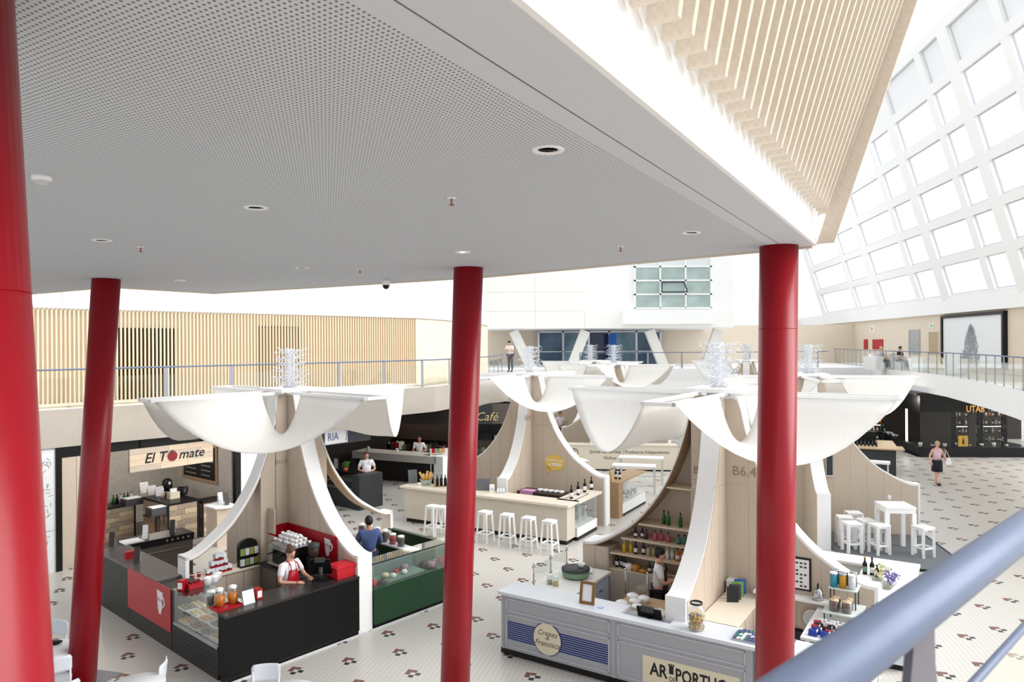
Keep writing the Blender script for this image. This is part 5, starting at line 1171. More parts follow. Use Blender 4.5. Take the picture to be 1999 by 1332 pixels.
# white U shaped counter behind with wine and dried flowers
o = T(s, 'white_counter', 'white sloping counter behind the right wing with wine bottles', 'counter', .3, -2.95)
B().box(0, 0, .1, 2.5, .5, 1.05).obj('body', mat('counter_grey_white', (214, 218, 224), .5), o); B().box(-.15, -.06, 1.05, 2.6, .85, 1.1).obj('top', WHITE, o); B().box(0.04, .04, 0, 2.46, .46, .1).obj('plinth', BLK, o)
B().box(2.1, .5, .1, 2.5, 2.4, 1.05).obj('return_body', mat('counter_grey_white', (0, 0, 0)), o); B().box(2.05, .85, 1.05, 2.6, 2.4, 1.1).obj('return_top', WHITE, o)
for i, (px, py, h, r_) in enumerate(((1689, 1121, .33, .042), (1703, 1123, .33, .042), (1713, 1127, .22, .035))):
    o = Tp('wine_bottle', ('left', 'middle', 'small right')[i] + ' dark wine bottle on the white counter', 'bottle', px, py, 1.1, 0); bottle(o, h, r_, BOTD, mat('foil_gold', (190, 150, 90), .4) if i == 0 else BLK, mat('label_teal', (120, 150, 140), .6) if i == 0 else PAPER)
for i, (c1, c2) in enumerate((((226, 218, 180), (196, 196, 140)), ((120, 110, 170), (150, 140, 190)))):
    o = T(s, 'dried_bouquet', ('cream', 'lavender')[i] + ' dried flower bouquet lying on the white counter', 'bouquet', 1.5 - i * .28, -2.5 - i * .2, 1.1); b = B()
    for k in range(110): t = rnd.random(); a = rnd.uniform(-.6, .6); b.m(k % 2); b.ball((-.05 + .36 * t * math.cos(a), .24 * t * math.sin(a) + .05, .04 + .12 * t * rnd.random() + .05 * t), .018, 6)
    b.obj('blossoms', [mat('dry_%d' % i, c1, .8), mat('dryb_%d' % i, c2, .8)], o, kind='stuff'); b = B()
    for k in range(12): b.tube([(-.28, .03 + .01 * k, .02), (.1, -.05 + .02 * k, .05)], .004, 4)
    b.obj('stems', mat('stem_green', (0, 0, 0)), o)
# ================================================================== KIOSK 3: TAPAS BAR
s = S3
o = T(s, 'tapas_bar', 'long beige stone bar with pale top behind the row of white stools', 'bar', -2.55, 3.0, rz=-PI / 2)
B().box(0, 0, .12, 5.5, .5, 1.04).obj('body', STONE, o); B().box(-.08, -.12, 1.04, 5.6, .6, 1.1).obj('top', mat('bar_top', (232, 220, 204), .35, noise_amt=.04), o); B().box(.05, .05, 0, 5.45, .45, .12).obj('plinth', BLK, o)
o = T(s, 'glass_cabinet', 'glass cabinet of glassware at the right end of the beige bar', 'display case', -2.0, -2.55)
B().box(0, 0, 0, 1.35, .5, .1).obj('plinth', BLK, o); B().box(0, 0, .1, 1.35, .5, .35).obj('base', WHITE, o); B().box(0, 0, .35, 1.35, .008, 1.04).obj('front_glass', GLASS, o); B().box(1.342, 0, .35, 1.35, .5, 1.04).obj('side_glass', GLASS, o); B().box(-.1, -.1, 1.04, 1.5, .6, 1.1).obj('top', mat('bar_top', (0, 0, 0)), o)
for z in (.58, .8): B().box(0, .02, z, 1.34, .48, z + .01).obj('shelf', GLASS, o)
B().box(0, .48, .35, 1.35, .5, 1.04).obj('back_panel', LGREY, o)
GLS = mat('glassware', (226, 232, 234), .08, noise_amt=.02)
k = 0
for z in (.351, .591, .811):
    for i in range(6):
        k += 1; o = T(s, 'drinking_glass', '%s glass from the left on the %s shelf of the bar cabinet' % (ORD[i], {.351: 'lowest', .591: 'middle', .811: 'upper'}[z]), 'glass', -1.85 + i * .2, -2.35 + .1 * (i % 2), z, 0, 'glasses in the bar cabinet')
        B().lathe([(0, 0), (.04, 0), (.008, .01), (.007, .08), (.05, .12), (.055, .19), (.05, .19), (.045, .125), (0, .1)], n=10).obj('glass', GLS, o)
for i, (x, y) in enumerate(((-3.4, 1.3), (-3.28, -.38), (-3.28, -1.07), (-3.3, -1.74), (-3.34, -2.38), (-3.36, .95))):
    stool('%s' % ('white bar stool left of the middle column at the beige bar', 'first white bar stool right of the middle column at the beige bar', 'second white bar stool right of the middle column at the beige bar', 'third white bar stool right of the middle column at the beige bar', 'fourth white bar stool at the right end of the beige bar', 'white bar stool hidden partly behind the middle column')[i], SW(s, x, y), s.rot + random.uniform(-.12, .12), .84, 'white stools at the beige bar', .30, .40)
def onbar(px, py): return at(px, py, 1.1)
o = thing('slate_board', 'small grey slate board standing at the left end of the beige bar', 'slate', onbar(807, 944), .35); q = B().box(-.14, -.01, 0, .14, .01, .42).obj('slate', mat('slate', (104, 108, 112), .6, noise_amt=.2, scale=20), o); q.rotation_euler = (-.25, 0, 0); B().box(-.12, 0, 0, .12, .14, .012).obj('foot', OAKD, o)
o = thing('slate_board', 'wide grey slate board on the beige bar right of the column', 'slate', onbar(943, 958), -.1); q = B().box(-.2, -.01, 0, .2, .01, .34).obj('slate', mat('slate', (0, 0, 0)), o); q.rotation_euler = (-.2, 0, 0); B().box(-.15, 0, 0, .15, .12, .012).obj('foot', OAKD, o)
o = thing('bread_bowl', 'green bowl of bread and rolled papers on the beige bar', 'bowl', onbar(832, 947), 0); bowl(o, .2, .17, mat('celadon', (170, 186, 176), .3), False)
b = B()
for i in range(9): a = i * .7; b.tube([(.05 * math.cos(a), .05 * math.sin(a), .08), (.2 * math.cos(a), .16 * math.sin(a), .32 + .04 * (i % 3))], [.03, .035], 7)
b.obj('bread', PAST[0], o)
o = thing('wine_crate', 'wooden crate of bottles on the beige bar beside the middle column', 'crate', onbar(862, 950), .2); B().box(-.22, -.12, 0, .22, .12, .02).box(-.22, -.12, .02, -.2, .12, .2).box(.2, -.12, .02, .22, .12, .2).obj('crate', OAKD, o)
for i in range(3): q = B().lathe([(0, 0), (.045, 0), (.045, .2), (.016, .26), (.016, .33), (0, .33)], n=10).obj('bottle', BOTD, o); q.location = (-.12 + i * .12, 0, .02)
o = thing('carton', 'small white carton on the beige bar right of the slate', 'box', onbar(961, 960), .1); B().box(-.07, -.06, 0, .07, .06, .2).obj('carton', PAPER, o); B().box(-.05, -.065, .05, .05, -.06, .12).obj('paper_label', LGREY, o)
o = thing('glass_rack', 'rack of upside down glasses before the white wing on the bar', 'glass rack', onbar(978, 962), 0); B().box(-.13, -.1, 0, .13, .1, .02).obj('tray', STEEL, o)
for i in range(6): q = B().lathe([(.04, 0), (.03, .1), (0, .1)], n=10).obj('glass', GLS, o); q.location = (-.08 + (i % 3) * .08, -.04 + (i // 3) * .08, .02)
for i, (px, py) in enumerate(((1116, 974), (1129, 967), (1142, 961), (1155, 956))):
    o = thing('bottle_display', '%s dark bottle stand with white print on the bar end' % ORD[i], 'bottle', at(px, py, 1.1), s.rot, 'dark bottles on the bar end'); bottle(o, .38, .05, BOTD, BLK, PAPER)
o = T(s, 'bottle_mat', 'black edged mat under the dark bottles', 'mat', -1.55, -2.3, 1.1); B().box(-.45, -.15, 0, .5, .15, .004).obj('mat', mat('mat_cream', (222, 214, 200), .7), o); B().box(-.47, -.17, 0, .52, -.15, .008).box(-.47, .15, 0, .52, .17, .008).box(-.47, -.15, 0, -.45, .15, .008).box(.5, -.15, 0, .52, .15, .008).obj('edge', BLK, o)
o = T(s, 'work_rack', 'steel rack with pink cloth and utensils behind the bar', 'rack', -1.2, -.9, 0); B().box(-.3, -.9, 0, .25, .5, .98).obj('base', STEEL, o); B().box(-.32, -.92, .98, .27, .52, 1.08).obj('rack', BROWN, o); B().box(-.33, .0, .9, -.31, .42, 1.1).box(-.33, .0, 1.085, .0, .42, 1.1).obj('pink_cloth', mat('cloth_pink', (206, 150, 190), .8), o)
for i in range(5): B().lathe([(0, 1.085), (.07, 1.085), (.09, 1.15), (0, 1.16)], (-.05, -.8 + i * .17, 0), 12).obj('dish', CERAMIC, o)
o = T(s, 'bubble_sign', 'yellow speech bubble sign on the oak wing of the tapas kiosk', 'sign', -.185, -.95, 1.75, rz=-PI / 2)
YEL = mat('bubble_yellow', (236, 196, 92), .6); b = B(); b.prism([(.34 * math.cos(2 * PI * i / 28), .24 * math.sin(2 * PI * i / 28)) for i in range(28)], -.008, 0, 'y').prism([(-.26, -.1), (-.12, -.2), (-.26, -.38)], -.008, 0, 'y'); b.obj('bubble', YEL, o)
text('Lambarices', .13, PAPER, o, (0, -.01, .04), align='CENTER', ext=.001); text('à MESA', .14, PAPER, o, (.02, -.01, -.1), align='CENTER', ext=.001, bold=.004)
# second glass case, bag, tall tables and long wine counter
o = T(s, 'glass_cabinet', 'glass display case of silverware beside the long wine counter', 'display case', 1.2, -2.62)
B().box(0, 0, 0, 2.1, .6, .08).obj('plinth', BLK, o); B().box(0, 0, .08, 2.1, .6, .4).obj('base', WHITE, o); B().box(0, 0, .4, 2.1, .008, 1.06).obj('front_glass', GLASS, o); B().box(0, 0, .4, .04, .6, 1.06).obj('end_panel', mat('case_oak', (176, 146, 112), .5, noise_amt=.1), o); B().box(-.3, -.02, 1.06, 2.12, .62, 1.1).obj('top', mat('case_oak', (0, 0, 0)), o); B().box(0, .58, .4, 2.1, .6, 1.06).obj('back_panel', LGREY, o); B().box(-.32, 0, 0, -.0, .6, 1.06).obj('side_cabinet', mat('case_oak', (0, 0, 0)), o)
for i in range(10):
    o = T(s, 'silver_bowl', '%s silver dish from the left in the silverware case' % ORD[i], 'dish', 1.4 + i * .19, -2.4 + .16 * (i % 2), .4, 0, 'silver dishes in the glass case'); bowl(o, .075, .08 + .04 * (i % 3), STEEL, i % 3 == 0)
o = T(s, 'paper_bag', 'brown paper bag standing on the oak case end', 'bag', 1.05, -2.3, 1.1); B().hexa([(-.1, -.07, 0), (.1, -.07, 0), (.1, .07, 0), (-.1, .07, 0), (-.1, -.015, .36), (.1, -.015, .36), (.1, .015, .36), (-.1, .015, .36)]).obj('bag', mat('kraft', (0, 0, 0)), o); B().tube([(-.04, 0, .36), (0, 0, .42), (.04, 0, .36)], .006, 5).obj('handle', BROWN, o)
for i, (a, b_) in enumerate((((1195, 909), (1280, 912)), ((1208, 893), (1295, 896)), ((1105, 902), (1150, 899)))):
    pa, pb = at(a[0], a[1], 1.02), at(b_[0], b_[1], 1.02); org, rz, L = frame(pa, pb)
    o = thing('high_table', ('nearer', 'farther', 'left')[i] + ' tall white table on metal legs near the wine counter', 'table', (org.x, org.y, 0), rz); B().box(0, 0, .97, L, .6, 1.02).obj('top', WHITE, o)
    for x in (.05, L - .05):
        for y in (.05, .55): B().box(x - .025, y - .025, 0, x + .025, y + .025, .97).obj('leg', LGREY, o)
    B().box(.05, .04, .3, L - .05, .06, .34).obj('foot_rail', LGREY, o)
org, rz, L = frame(at(1090, 918, 0), at(1323, 921, 0))
o = thing('wine_counter', 'long cream counter lettered with wine producer names', 'counter', org, rz); B().box(0, 0, .06, L, .6, 1.05).obj('body', mat('cream_front', (232, 222, 204), .5), o); B().box(0, -.03, 1.05, L, .63, 1.1).obj('top', mat('bar_top', (0, 0, 0)), o); B().box(0, .02, 0, L, .58, .06).obj('plinth', BLK, o)
text('Quinta das Lamelas | Produtores Independentes', .2, INK, o, (L * .60, -.004, .74), align='CENTER', ext=.001, sx=.86); text('Vinhos', .2, INK, o, (L * .44, -.004, .48), align='CENTER', ext=.001)
b = B()
for i in range(16): a, c = i * PI / 15, (i + 1) * PI / 15; b.tube([(L * .14 + .16 * math.cos(a), -.004, .72 + .2 * math.sin(a)), (L * .14 + .16 * math.cos(c), -.004, .72 + .2 * math.sin(c))], .015, 5)
b.tube([(L * .14, -.004, .72), (L * .14, -.004, .86)], .02, 5); b.obj('arch_emblem', INK, o)
for i, (px, py) in enumerate(((1167, 925), (1173, 924), (1178, 926))):
    o = T(s, 'wine_bottle', '%s wine bottle from the left on the oak bar end behind the tapas wing' % ORD[i], 'bottle', 1.5 + .0 * i, -2.15 + i * -.13, 1.1); bottle(o, .32, .042, BOTD, BLK, PAPER)
person('person with dark hair working at the far wine stall', at(1107, 892, 0) + Vector((0, 4.5, 0)), .4, 1.7, mat('shirt_white', (0, 0, 0)), mat('trousers_dark', (0, 0, 0)), HAIRK, dict(arms=((-.27, -.05, 1.12), (-.2, -.25, 1.0), (.27, -.05, 1.12), (.2, -.25, 1.0))))
# ================================================================== KIOSK 4: STOOLS ON THE DARK PLATFORM
s = S4
o = T(s, 'dark_platform', 'low dark platform under the white stools and tall table', 'platform', -3.4, -2.95); B().box(0, 0, 0, 3.2, 2.75, .05).obj('deck', mat('deck_grey', (104, 108, 114), .5, noise_amt=.05), o); B().box(-.04, -.04, 0, 0, 2.75, .06).box(0, -.04, 0, 3.2, 0, .06).obj('edge', BLK, o)
for i, (x, y) in enumerate(((-1.5, -.6), (-.95, -.95), (-2.15, -.62), (-1.75, -1.05), (-2.2, -1.25), (-2.25, -2.25))):
    stool(('white stool nearest the white wing on the dark platform', 'white stool at the back of the platform by the oak wing', 'front left white stool on the dark platform', 'white stool in the middle of the dark platform', 'white stool just left of the tall white table', 'white stool right of the tall white table')[i], SW(s, x, y, .05), s.rot + .1 * i, .74, 'white stools on the dark platform', .38, .40, .065)
o = T(s, 'high_table', 'tall square white table with a wine glass on the dark platform', 'table', -1.75, -1.75, .05, .1); B().box(-.37, -.37, 1.1, .37, .37, 1.16).box(-.36, -.36, 1.0, .36, .36, 1.1).obj('top', WHITE, o)
for x in (-1, 1):
    for y in (-1, 1): B().box(x * .32 - .05, y * .32 - .05, 0, x * .32 + .05, y * .32 + .05, 1.0).obj('leg', WHITE, o)
o = T(s, 'wine_glass', 'wine glass standing on the tall square table', 'glass', -1.65, -1.65, 1.21); B().lathe([(0, 0), (.04, 0), (.006, .01), (.006, .09)], n=12).obj('stem', ACR, o); B().lathe([(.006, .09), (.045, .13), (.04, .21), (.037, .21), (.04, .13), (0, .1)], n=12).obj('bowl', ACR, o)
o = T(s, 'notice_board', 'tall narrow grey panel on the oak wing behind the white stools', 'panel', -.2, -.5, 1.6); B().box(-.05, -.1, 0, 0, .1, 1.6).obj('board', LGREY, o); B().box(-.056, -.08, .05, -.05, .08, .75).obj('inset', DGREY, o)
# bar and benches beyond
org, rz, L = frame(at(1665, 925, 0), at(1750, 930, 0)); o = thing('oak_top_bar', 'black bar with oak top near the wine shop', 'bar', org, rz); B().box(0, 0, 0, L, .7, 1.05).obj('body', DGREY, o); B().box(-.1, -.15, 1.05, L + .3, .8, 1.1).obj('top', mat('table_oak', (0, 0, 0)), o)
B().box(L - .6, .8, 1.05, L + .1, 2.6, 1.1).obj('return_top', mat('table_oak', (0, 0, 0)), o); B().box(L - .5, .8, 0, L, 2.5, 1.05).obj('return_body', DGREY, o); B().box(-.2, 2.2, 0, 1.0, 2.6, 1.5).obj('back_cabinet', BLK, o)
for i in range(8): q = thing('dark_bottle', '%s dark bottle from the left on the black bar' % ORD[i], 'bottle', org + Vector((math.cos(rz) * (.1 + i * .14), math.sin(rz) * (.1 + i * .14) + .45, 1.1)), 0, 'dark bottles on the black bar'); bottle(q, .26, .04, DGREY, BLK)
for i, (a, b_) in enumerate((((1672, 925), (1722, 927)), ((1688, 940), (1738, 944)))):
    org, rz, L = frame(at(a[0], a[1], 0), at(b_[0], b_[1], 0)); o = thing('white_bench', ('farther', 'nearer')[i] + ' white bench table before the black bar', 'bench', org, rz); B().box(0, 0, .7, L, .5, .78).obj('top', WHITE, o)
    for x in (.05, L - .1):
        for y in (.05, .42): B().box(x, y, 0, x + .05, y + .05, .7).obj('leg', LGREY, o)
# ================================================================== WINE SHOP UNDER THE RIGHT GALLERY
k0 = at(1715, 858, 0); k1 = at(1797, 893, 0); k2 = at(1999, 896, 0) + Vector((3, .2, 0))
shop = thing('wine_shop', 'black glazed wine shop under the right gallery', 'shop', k1)
Rr = lambda v: Vector(v) - k1
def wallseg(a, b_, z0, z1, th, m, nm, par):
    d = (b_ - a); d.z = 0; d.normalize(); nr = Vector((-d.y, d.x, 0)) * th; q = [a, b_, b_ + nr, a + nr]
    return B().hexa([(v.x - k1.x, v.y - k1.y, z0) for v in q] + [(v.x - k1.x, v.y - k1.y, z1) for v in q]).obj(nm, m, par)
wallseg(k0, k1, 0, .45, .2, BLK, 'plinth', shop); wallseg(k1, k2, 0, .45, .2, BLK, 'plinth', shop)
wallseg(k0, k1, 2.1, FB, .2, BLK, 'header', shop); wallseg(k1, k2, 2.1, FB, .2, BLK, 'header', shop)
for i in range(3): a = k0.lerp(k1, i / 3); b_ = k0.lerp(k1, (i + 1) / 3); wallseg(a, b_, .45, 2.1, .02, GLASSD, 'glass_pane', shop)
for i in range(4): a = k1.lerp(k2, i / 4); b_ = k1.lerp(k2, (i + .98) / 4); wallseg(a, b_, .45, 2.1, .02, GLASSD, 'glass_pane', shop)
wallseg(k1 + Vector((2.3, .05, 0)), k1 + Vector((2.65, .05, 0)), .45, 2.35, .1, BROWN, 'pillar', shop); wallseg(k1 + Vector((5.4, .0, 0)), k1 + Vector((8, .05, 0)), 0, FB, .12, BLK, 'end_wall', shop)
wallseg(k1 + Vector((-3, 6, 0)), k1 + Vector((9, 6, 0)), 0, FB, .2, mat('shop_back', (52, 40, 34), .6), 'back_wall', shop)
B().hexa([Rr(v) for v in (k1 + Vector((-.1, .1, .005)), k2 + Vector((0, .1, .005)), k2 + Vector((0, 6, .005)), k0 + Vector((.2, 3, .005)), k1 + Vector((-.1, .1, .02)), k2 + Vector((0, .1, .02)), k2 + Vector((0, 6, .02)), k0 + Vector((.2, 3, .02)))]).obj('shop_floor', mat('shop_floor_dark', (46, 44, 44), .2), shop)
B().hexa([Rr(v) for v in (k1 + Vector((-.1, .1, FB - .1)), k2 + Vector((0, .1, FB - .1)), k2 + Vector((0, 6, FB - .1)), k0 + Vector((.2, 3, FB - .1)), k1 + Vector((-.1, .1, FB - .02)), k2 + Vector((0, .1, FB - .02)), k2 + Vector((0, 6, FB - .02)), k0 + Vector((.2, 3, FB - .02)))]).obj('shop_ceiling', BLK, shop)
q = text('UTAB', .42, mat('sign_gold', (196, 146, 84), .4, .3, emit=((196, 146, 84), .5)), shop, (1.95, -.32, 2.13), sx=.8, bold=.008); text('/ bar', .22, LGREY, shop, (2.95, -.34, 2.15), shear=.3)
GLOW = mat('lit_strip', (255, 250, 235), .4, emit=((255, 248, 232), 3.0))
for i, (dx, dy) in enumerate(((3.0, 1.2), (4.3, 1.2), (-1.2, 2.2))):
    o = thing('bottle_rack', ('bottle rack right of the pillar in the wine shop', 'bottle rack at the right end of the wine shop', 'bottle rack behind the left shop window')[i], 'rack', k1 + Vector((dx, dy, .02)), -.3 if i == 2 else 0)
    B().box(-.6, 0, 0, -.56, .35, 2.2).box(.56, 0, 0, .6, .35, 2.2).obj('side', BLK, o)
    for z in (.5, .9, 1.3, 1.7, 2.1): B().box(-.56, 0, z, .56, .35, z + .03).obj('shelf', BROWN, o)
    B().box(-.5, .30, 1.98, .5, .33, 2.02).box(-.5, .30, 1.2, .5, .33, 1.23).obj('light_strip', GLOW, o)
    Mx = Matrix.Translation(o.location) @ Matrix.Rotation(o.rotation_euler.z, 4, 'Z')
    for zi, z in enumerate((.53, .93, 1.33, 1.73)):
        for j in range(7):
            q = thing('bottle', '%s bottle on the %s shelf of the %s' % (ORD[j], ('lowest', 'second', 'third', 'highest')[zi], ('pillar rack', 'right end rack', 'left window rack')[i]), 'bottle', Mx @ Vector((-.48 + j * .16, .15, z)), 0, 'bottles in the wine shop'); bottle(q, .3, .04, (BOTD, BOTG, BOTA, GLS)[(j * 3 + zi + i) % 4], BLK, PAPER if j % 2 else None)
for i, (dx, dy) in enumerate(((3.2, .6), (5.0, .8), (-.6, 1.6), (1.2, 3.5))):  # invented lamps, added to light the bottles and the brown back wall
    q = thing('shop_fill_lamp', ('added fill lamp over the pillar rack', 'added fill lamp over the right end rack', 'added fill lamp behind the left shop window', 'added fill lamp deep inside the shop')[i] + ' of the wine shop', 'lamp', k1 + Vector((dx, dy, FB - .1)), 0); B().cyl((0, 0, 0), (0, 0, -.05), .05).obj('mount', BLK, q); B().cyl((0, 0, -.05), (0, 0, -.14), .045).obj('can', BLK, q)
    ld = bpy.data.lights.new('fill_lamp', 'POINT'); ld.energy = 30; ld.color = (1, .9, .78); ld.shadow_soft_size = .06; lo = bpy.data.objects.new('fill_lamp', ld); link(lo, q); lo.location = (0, 0, -.3)
o = thing('light_tube', 'upright white light tube inside the wine shop', 'lamp', k1 + Vector((.75, 2.5, .02)), 0); B().cyl((0, 0, .3), (0, 0, 2.3), .05).obj('tube', GLOW, o); B().box(-.1, -.1, 0, .1, .1, .3).obj('base', BLK, o)
for i in range(16):
    t = i / 15; p = k0.lerp(k1, t * 1.0) if i < 8 else k1.lerp(k2, (i - 8) / 8 * .6); p = p + Vector((.15, .25, .451))
    q = thing('window_ornament', '%s small silver ornament from the left along the wine shop window' % ORD[i], 'ornament', p, 0, 'ornaments in the wine shop window'); bowl(q, .09, .1 + .05 * (i % 3), STEEL if i % 2 else CERAMIC, i % 3 == 0)
o = thing('bottle_sign', 'square yellow sign with a black bottle in the wine shop window', 'sign', k1 + Vector((1.75, -.06, .5)), 0); B().box(0, 0, 0, .45, .03, .5).obj('plate', mat('sign_yellow', (240, 184, 66), .5), o); B().box(.18, -.004, .1, .27, 0, .3).box(.205, -.004, .3, .245, 0, .4).obj('bottle_mark', INK, o)
person('woman in pink top and dark skirt walking with a white bag', at(1830, 946, 0), .15, 1.62, mat('top_pink', (230, 196, 208), .8), mat('skirt_navy', (34, 34, 48), .8), HAIRL, dict(arms=((-.30, .03, 1.12), (-.33, -.08, .9), (.34, .05, 1.14), (.22, -.16, 1.06)), legs=((-.1, -.06, .5), (-.1, -.14, .08), (.1, .05, .5), (.1, .16, .1))), skirt=True, sleeves='none')
o = thing('shoulder_bag', 'white shoulder bag carried by the woman in pink', 'bag', at(1830, 946, 0) + Vector((.33, -.12, .78)), .15); B().hexa([(-.13, -.05, 0), (.13, -.05, 0), (.13, .05, 0), (-.13, .05, 0), (-.1, -.03, .22), (.1, -.03, .22), (.1, .03, .22), (-.1, .03, .22)]).obj('bag', PAPER, o); B().tube([(-.1, 0, .2), (-.08, .02, .45), (-.16, .04, .62), (-.02, .05, .5), (.1, 0, .2)], .012, 5).obj('strap', PAPER, o)
# people and planters on the galleries
person('man in white shirt leaning on the far left gallery railing', at(997, 727, MZ) + Vector((0, .5, 0)), -.5, 1.66, mat('shirt_white', (0, 0, 0)), mat('jeans_grey', (96, 104, 116), .8), HAIRK, dict(arms=((-.24, -.16, 1.14), (-.06, -.32, 1.22), (.24, -.16, 1.14), (.06, -.32, 1.2))), headtilt=-.5, lean=.15)
for i, px in enumerate((1717, 1755)):
    p = at(px, 722, MZ) + Vector((.55, .9, 0)); q = person(('fair haired visitor', 'dark haired visitor')[i] + ' sitting behind the right gallery railing', p + Vector((0, 0, -.42)), .6, 1.65, mat('shirt_light', (190, 190, 196), .8) if i == 0 else BLK, mat('jeans_grey', (0, 0, 0)), (HAIRL, HAIRK)[i], dict(arms=((-.27, -.06, 1.12), (-.15, -.3, 1.05), (.27, -.06, 1.12), (.15, -.3, 1.05)), legs=((-.12, -.42, .88), (-.12, -.42, .5), (.12, -.42, .88), (.12, -.42, .5))), headtilt=-.2)
    o = thing('lounge_chair', ('left', 'right')[i] + ' white lounge seat behind the right gallery railing', 'seat', p, .6); B().box(-.35, -.3, 0, .35, .35, .4).obj('seat', WHITE, o); B().box(-.35, .35, 0, .35, .5, .85).obj('backrest', WHITE, o)
for i, px in enumerate((1690, 1780, 1850)):
    p = at(px, 722 + i * 5, MZ) + Vector((.75, .6, 0)); o = thing('planter', ('left', 'middle', 'right')[i] + ' low white planter behind the right gallery railing', 'planter', p, .6); B().hexa([(-.35, -.3, 0), (.35, -.3, 0), (.35, .3, 0), (-.35, .3, 0), (-.45, -.38, .7), (.45, -.38, .7), (.45, .38, .7), (-.45, .38, .7)]).obj('tub', WHITE, o); B().box(-.4, -.34, .66, .4, .34, .69).obj('soil', BROWN, o)
# ================================================================== LEFT SHOPS UNDER THE GALLERY
A = at(122, 1115, 0); Bp = at(466, 1037, 0); org, rz, L = frame(A, Bp)
shopf = lambda x, y, z=0.0: org + Vector((math.cos(rz) * x - math.sin(rz) * y, math.sin(rz) * x + math.cos(rz) * y, z))
def shopl(px, py, z=0.0):
    p = at(px, py, z) - org; return (p.x * math.cos(rz) + p.y * math.sin(rz), -p.x * math.sin(rz) + p.y * math.cos(rz))
BRICK = bpy.data.materials.new('white_brick'); BRICK.use_nodes = True; nt = BRICK.node_tree; bs = nt.nodes['Principled BSDF']
br = nt.nodes.new('ShaderNodeTexBrick'); tc = nt.nodes.new('ShaderNodeTexCoord'); mp = nt.nodes.new('ShaderNodeMapping'); mp.inputs['Rotation'].default_value = (PI / 2, 0, 0)
sx_ = nt.nodes.new('ShaderNodeSeparateXYZ'); cx_ = nt.nodes.new('ShaderNodeCombineXYZ'); ad_ = nt.nodes.new('ShaderNodeMath'); nt.links.new(tc.outputs['Object'], sx_.inputs[0]); nt.links.new(sx_.outputs['X'], ad_.inputs[0]); nt.links.new(sx_.outputs['Y'], ad_.inputs[1]); nt.links.new(ad_.outputs[0], cx_.inputs['X']); nt.links.new(sx_.outputs['Z'], cx_.inputs['Y'])
br.inputs['Scale'].default_value = 4.2; br.inputs['Color1'].default_value = rgb(214, 210, 204); br.inputs['Color2'].default_value = rgb(202, 198, 192); br.inputs['Mortar'].default_value = rgb(150, 146, 142); br.inputs['Mortar Size'].default_value = .02
nt.links.new(cx_.outputs[0], br.inputs['Vector']); nt.links.new(br.outputs['Color'], bs.inputs['Base Color']); bs.inputs['Roughness'].default_value = .4
D_ = 3.4
o = thing('tomato_shop', 'open shop unit with white brick walls and black frame on the left', 'shop', org, rz)
B().box(.15, D_, 0, L, D_ + .12, FB - .04).obj('brick_wall', BRICK, o); B().box(L - .1, .2, 0, L, D_, FB - .04).obj('brick_wall', BRICK, o); B().box(-.02, .3, 0, .12, D_, FB - .04).obj('side_wall', OAKD, o)
B().box(0, .15, .003, L, D_, .015).obj('shop_floor', mat('shop_floor_grey', (104, 98, 94), .4, noise_amt=.1), o)
B().box(-.12, 0, 0, .0, .15, FB).obj('post', BLK, o); B().box(L - .08, -.02, 0, L + .08, .15, FB).obj('post', BLK, o); B().box(-.12, .02, 2.72, L, .15, FB).obj('header', BLK, o)
for k in range(2): B().box(.02 + k * .32, .03, 0, .33 + k * .32, .07, 2.72).obj('panel', OAK, o)
B().box(-3.2, .04, 0, -.12, .12, FB).obj('white_hoarding', mat('hoarding_white', (232, 233, 236), .5), o)
INKG = mat('ink_grey', (70, 72, 80), .6); b = B()
rnd = random.Random(21)
for zc, n_ in ((2.55, 26), (1.95, 8), (1.5, 9), (.85, 14)):
    for i in range(n_): x = -.42 + rnd.uniform(-.22, .2); z = zc + rnd.uniform(-.17, .17); a = rnd.uniform(0, PI); b.beam((x, .037, z), (x + .1 * math.cos(a), .037, z + .1 * math.sin(a)), .008, .006)
b.obj('line_drawing', INKG, o)
# sign
x0, _ = shopl(250, 1000, 0); sg = thing('shop_sign', 'pale plank shop sign with a red tomato in its lettering', 'sign', (0, 0, 0), rz)
def front_x(px): d = ray(px, 672); kk = d.x / d.y; t = (kk * org.y - org.x) / (math.cos(rz) - kk * math.sin(rz)); return t
xa, xb = front_x(250), front_x(413); sg.location = shopf(xa, -.06, 2.14); SLn = xb - xa
PLK = mat('sign_plank', (226, 204, 178), .6, noise_amt=.12, scale=4, stretch=(1, 3, 14)); PLK2 = mat('sign_plank_grey', (206, 190, 172), .6, noise_amt=.14, scale=4, stretch=(1, 3, 14))
for r_ in range(4):
    cuts = [0, SLn * (.35 + .1 * (r_ % 2)), SLn * (.68 + .08 * (r_ % 3)), SLn]
    for c in range(3): B().box(cuts[c] + .003, 0, r_ * .15 + .002, cuts[c + 1] - .003, .04, r_ * .15 + .148).obj('plank', PLK if (r_ + c) % 3 else PLK2, sg)
B().box(.0, .04, 0, SLn, .06, .6).obj('backing', DGREY, sg)
text('El T', .36, INK, sg, (.36, -.004, .2), shear=.25, ext=.002, bold=.004); text('mate', .36, INK, sg, (1.27, -.004, .2), shear=.3, ext=.002, bold=.004)
B().cyl((1.11, 0, .3), (1.11, -.01, .3), .13, .135, 24).obj('tomato', mat('tomato_red', (136, 36, 44), .5), sg); b = B()
for i in range(5): a = PI / 2 + (i - 2) * .45; b.beam((1.11, -.011, .38), (1.11 + .09 * math.cos(a), -.011, .38 + .09 * math.sin(a)), .02, .006)
b.obj('tomato_leaf', mat('leaf_grey', (90, 100, 84), .6), sg)
for x in (.3, SLn - .3): B().cyl((x, .05, .6), (x, .05, .86), .01).obj('hanger', BLK, sg)
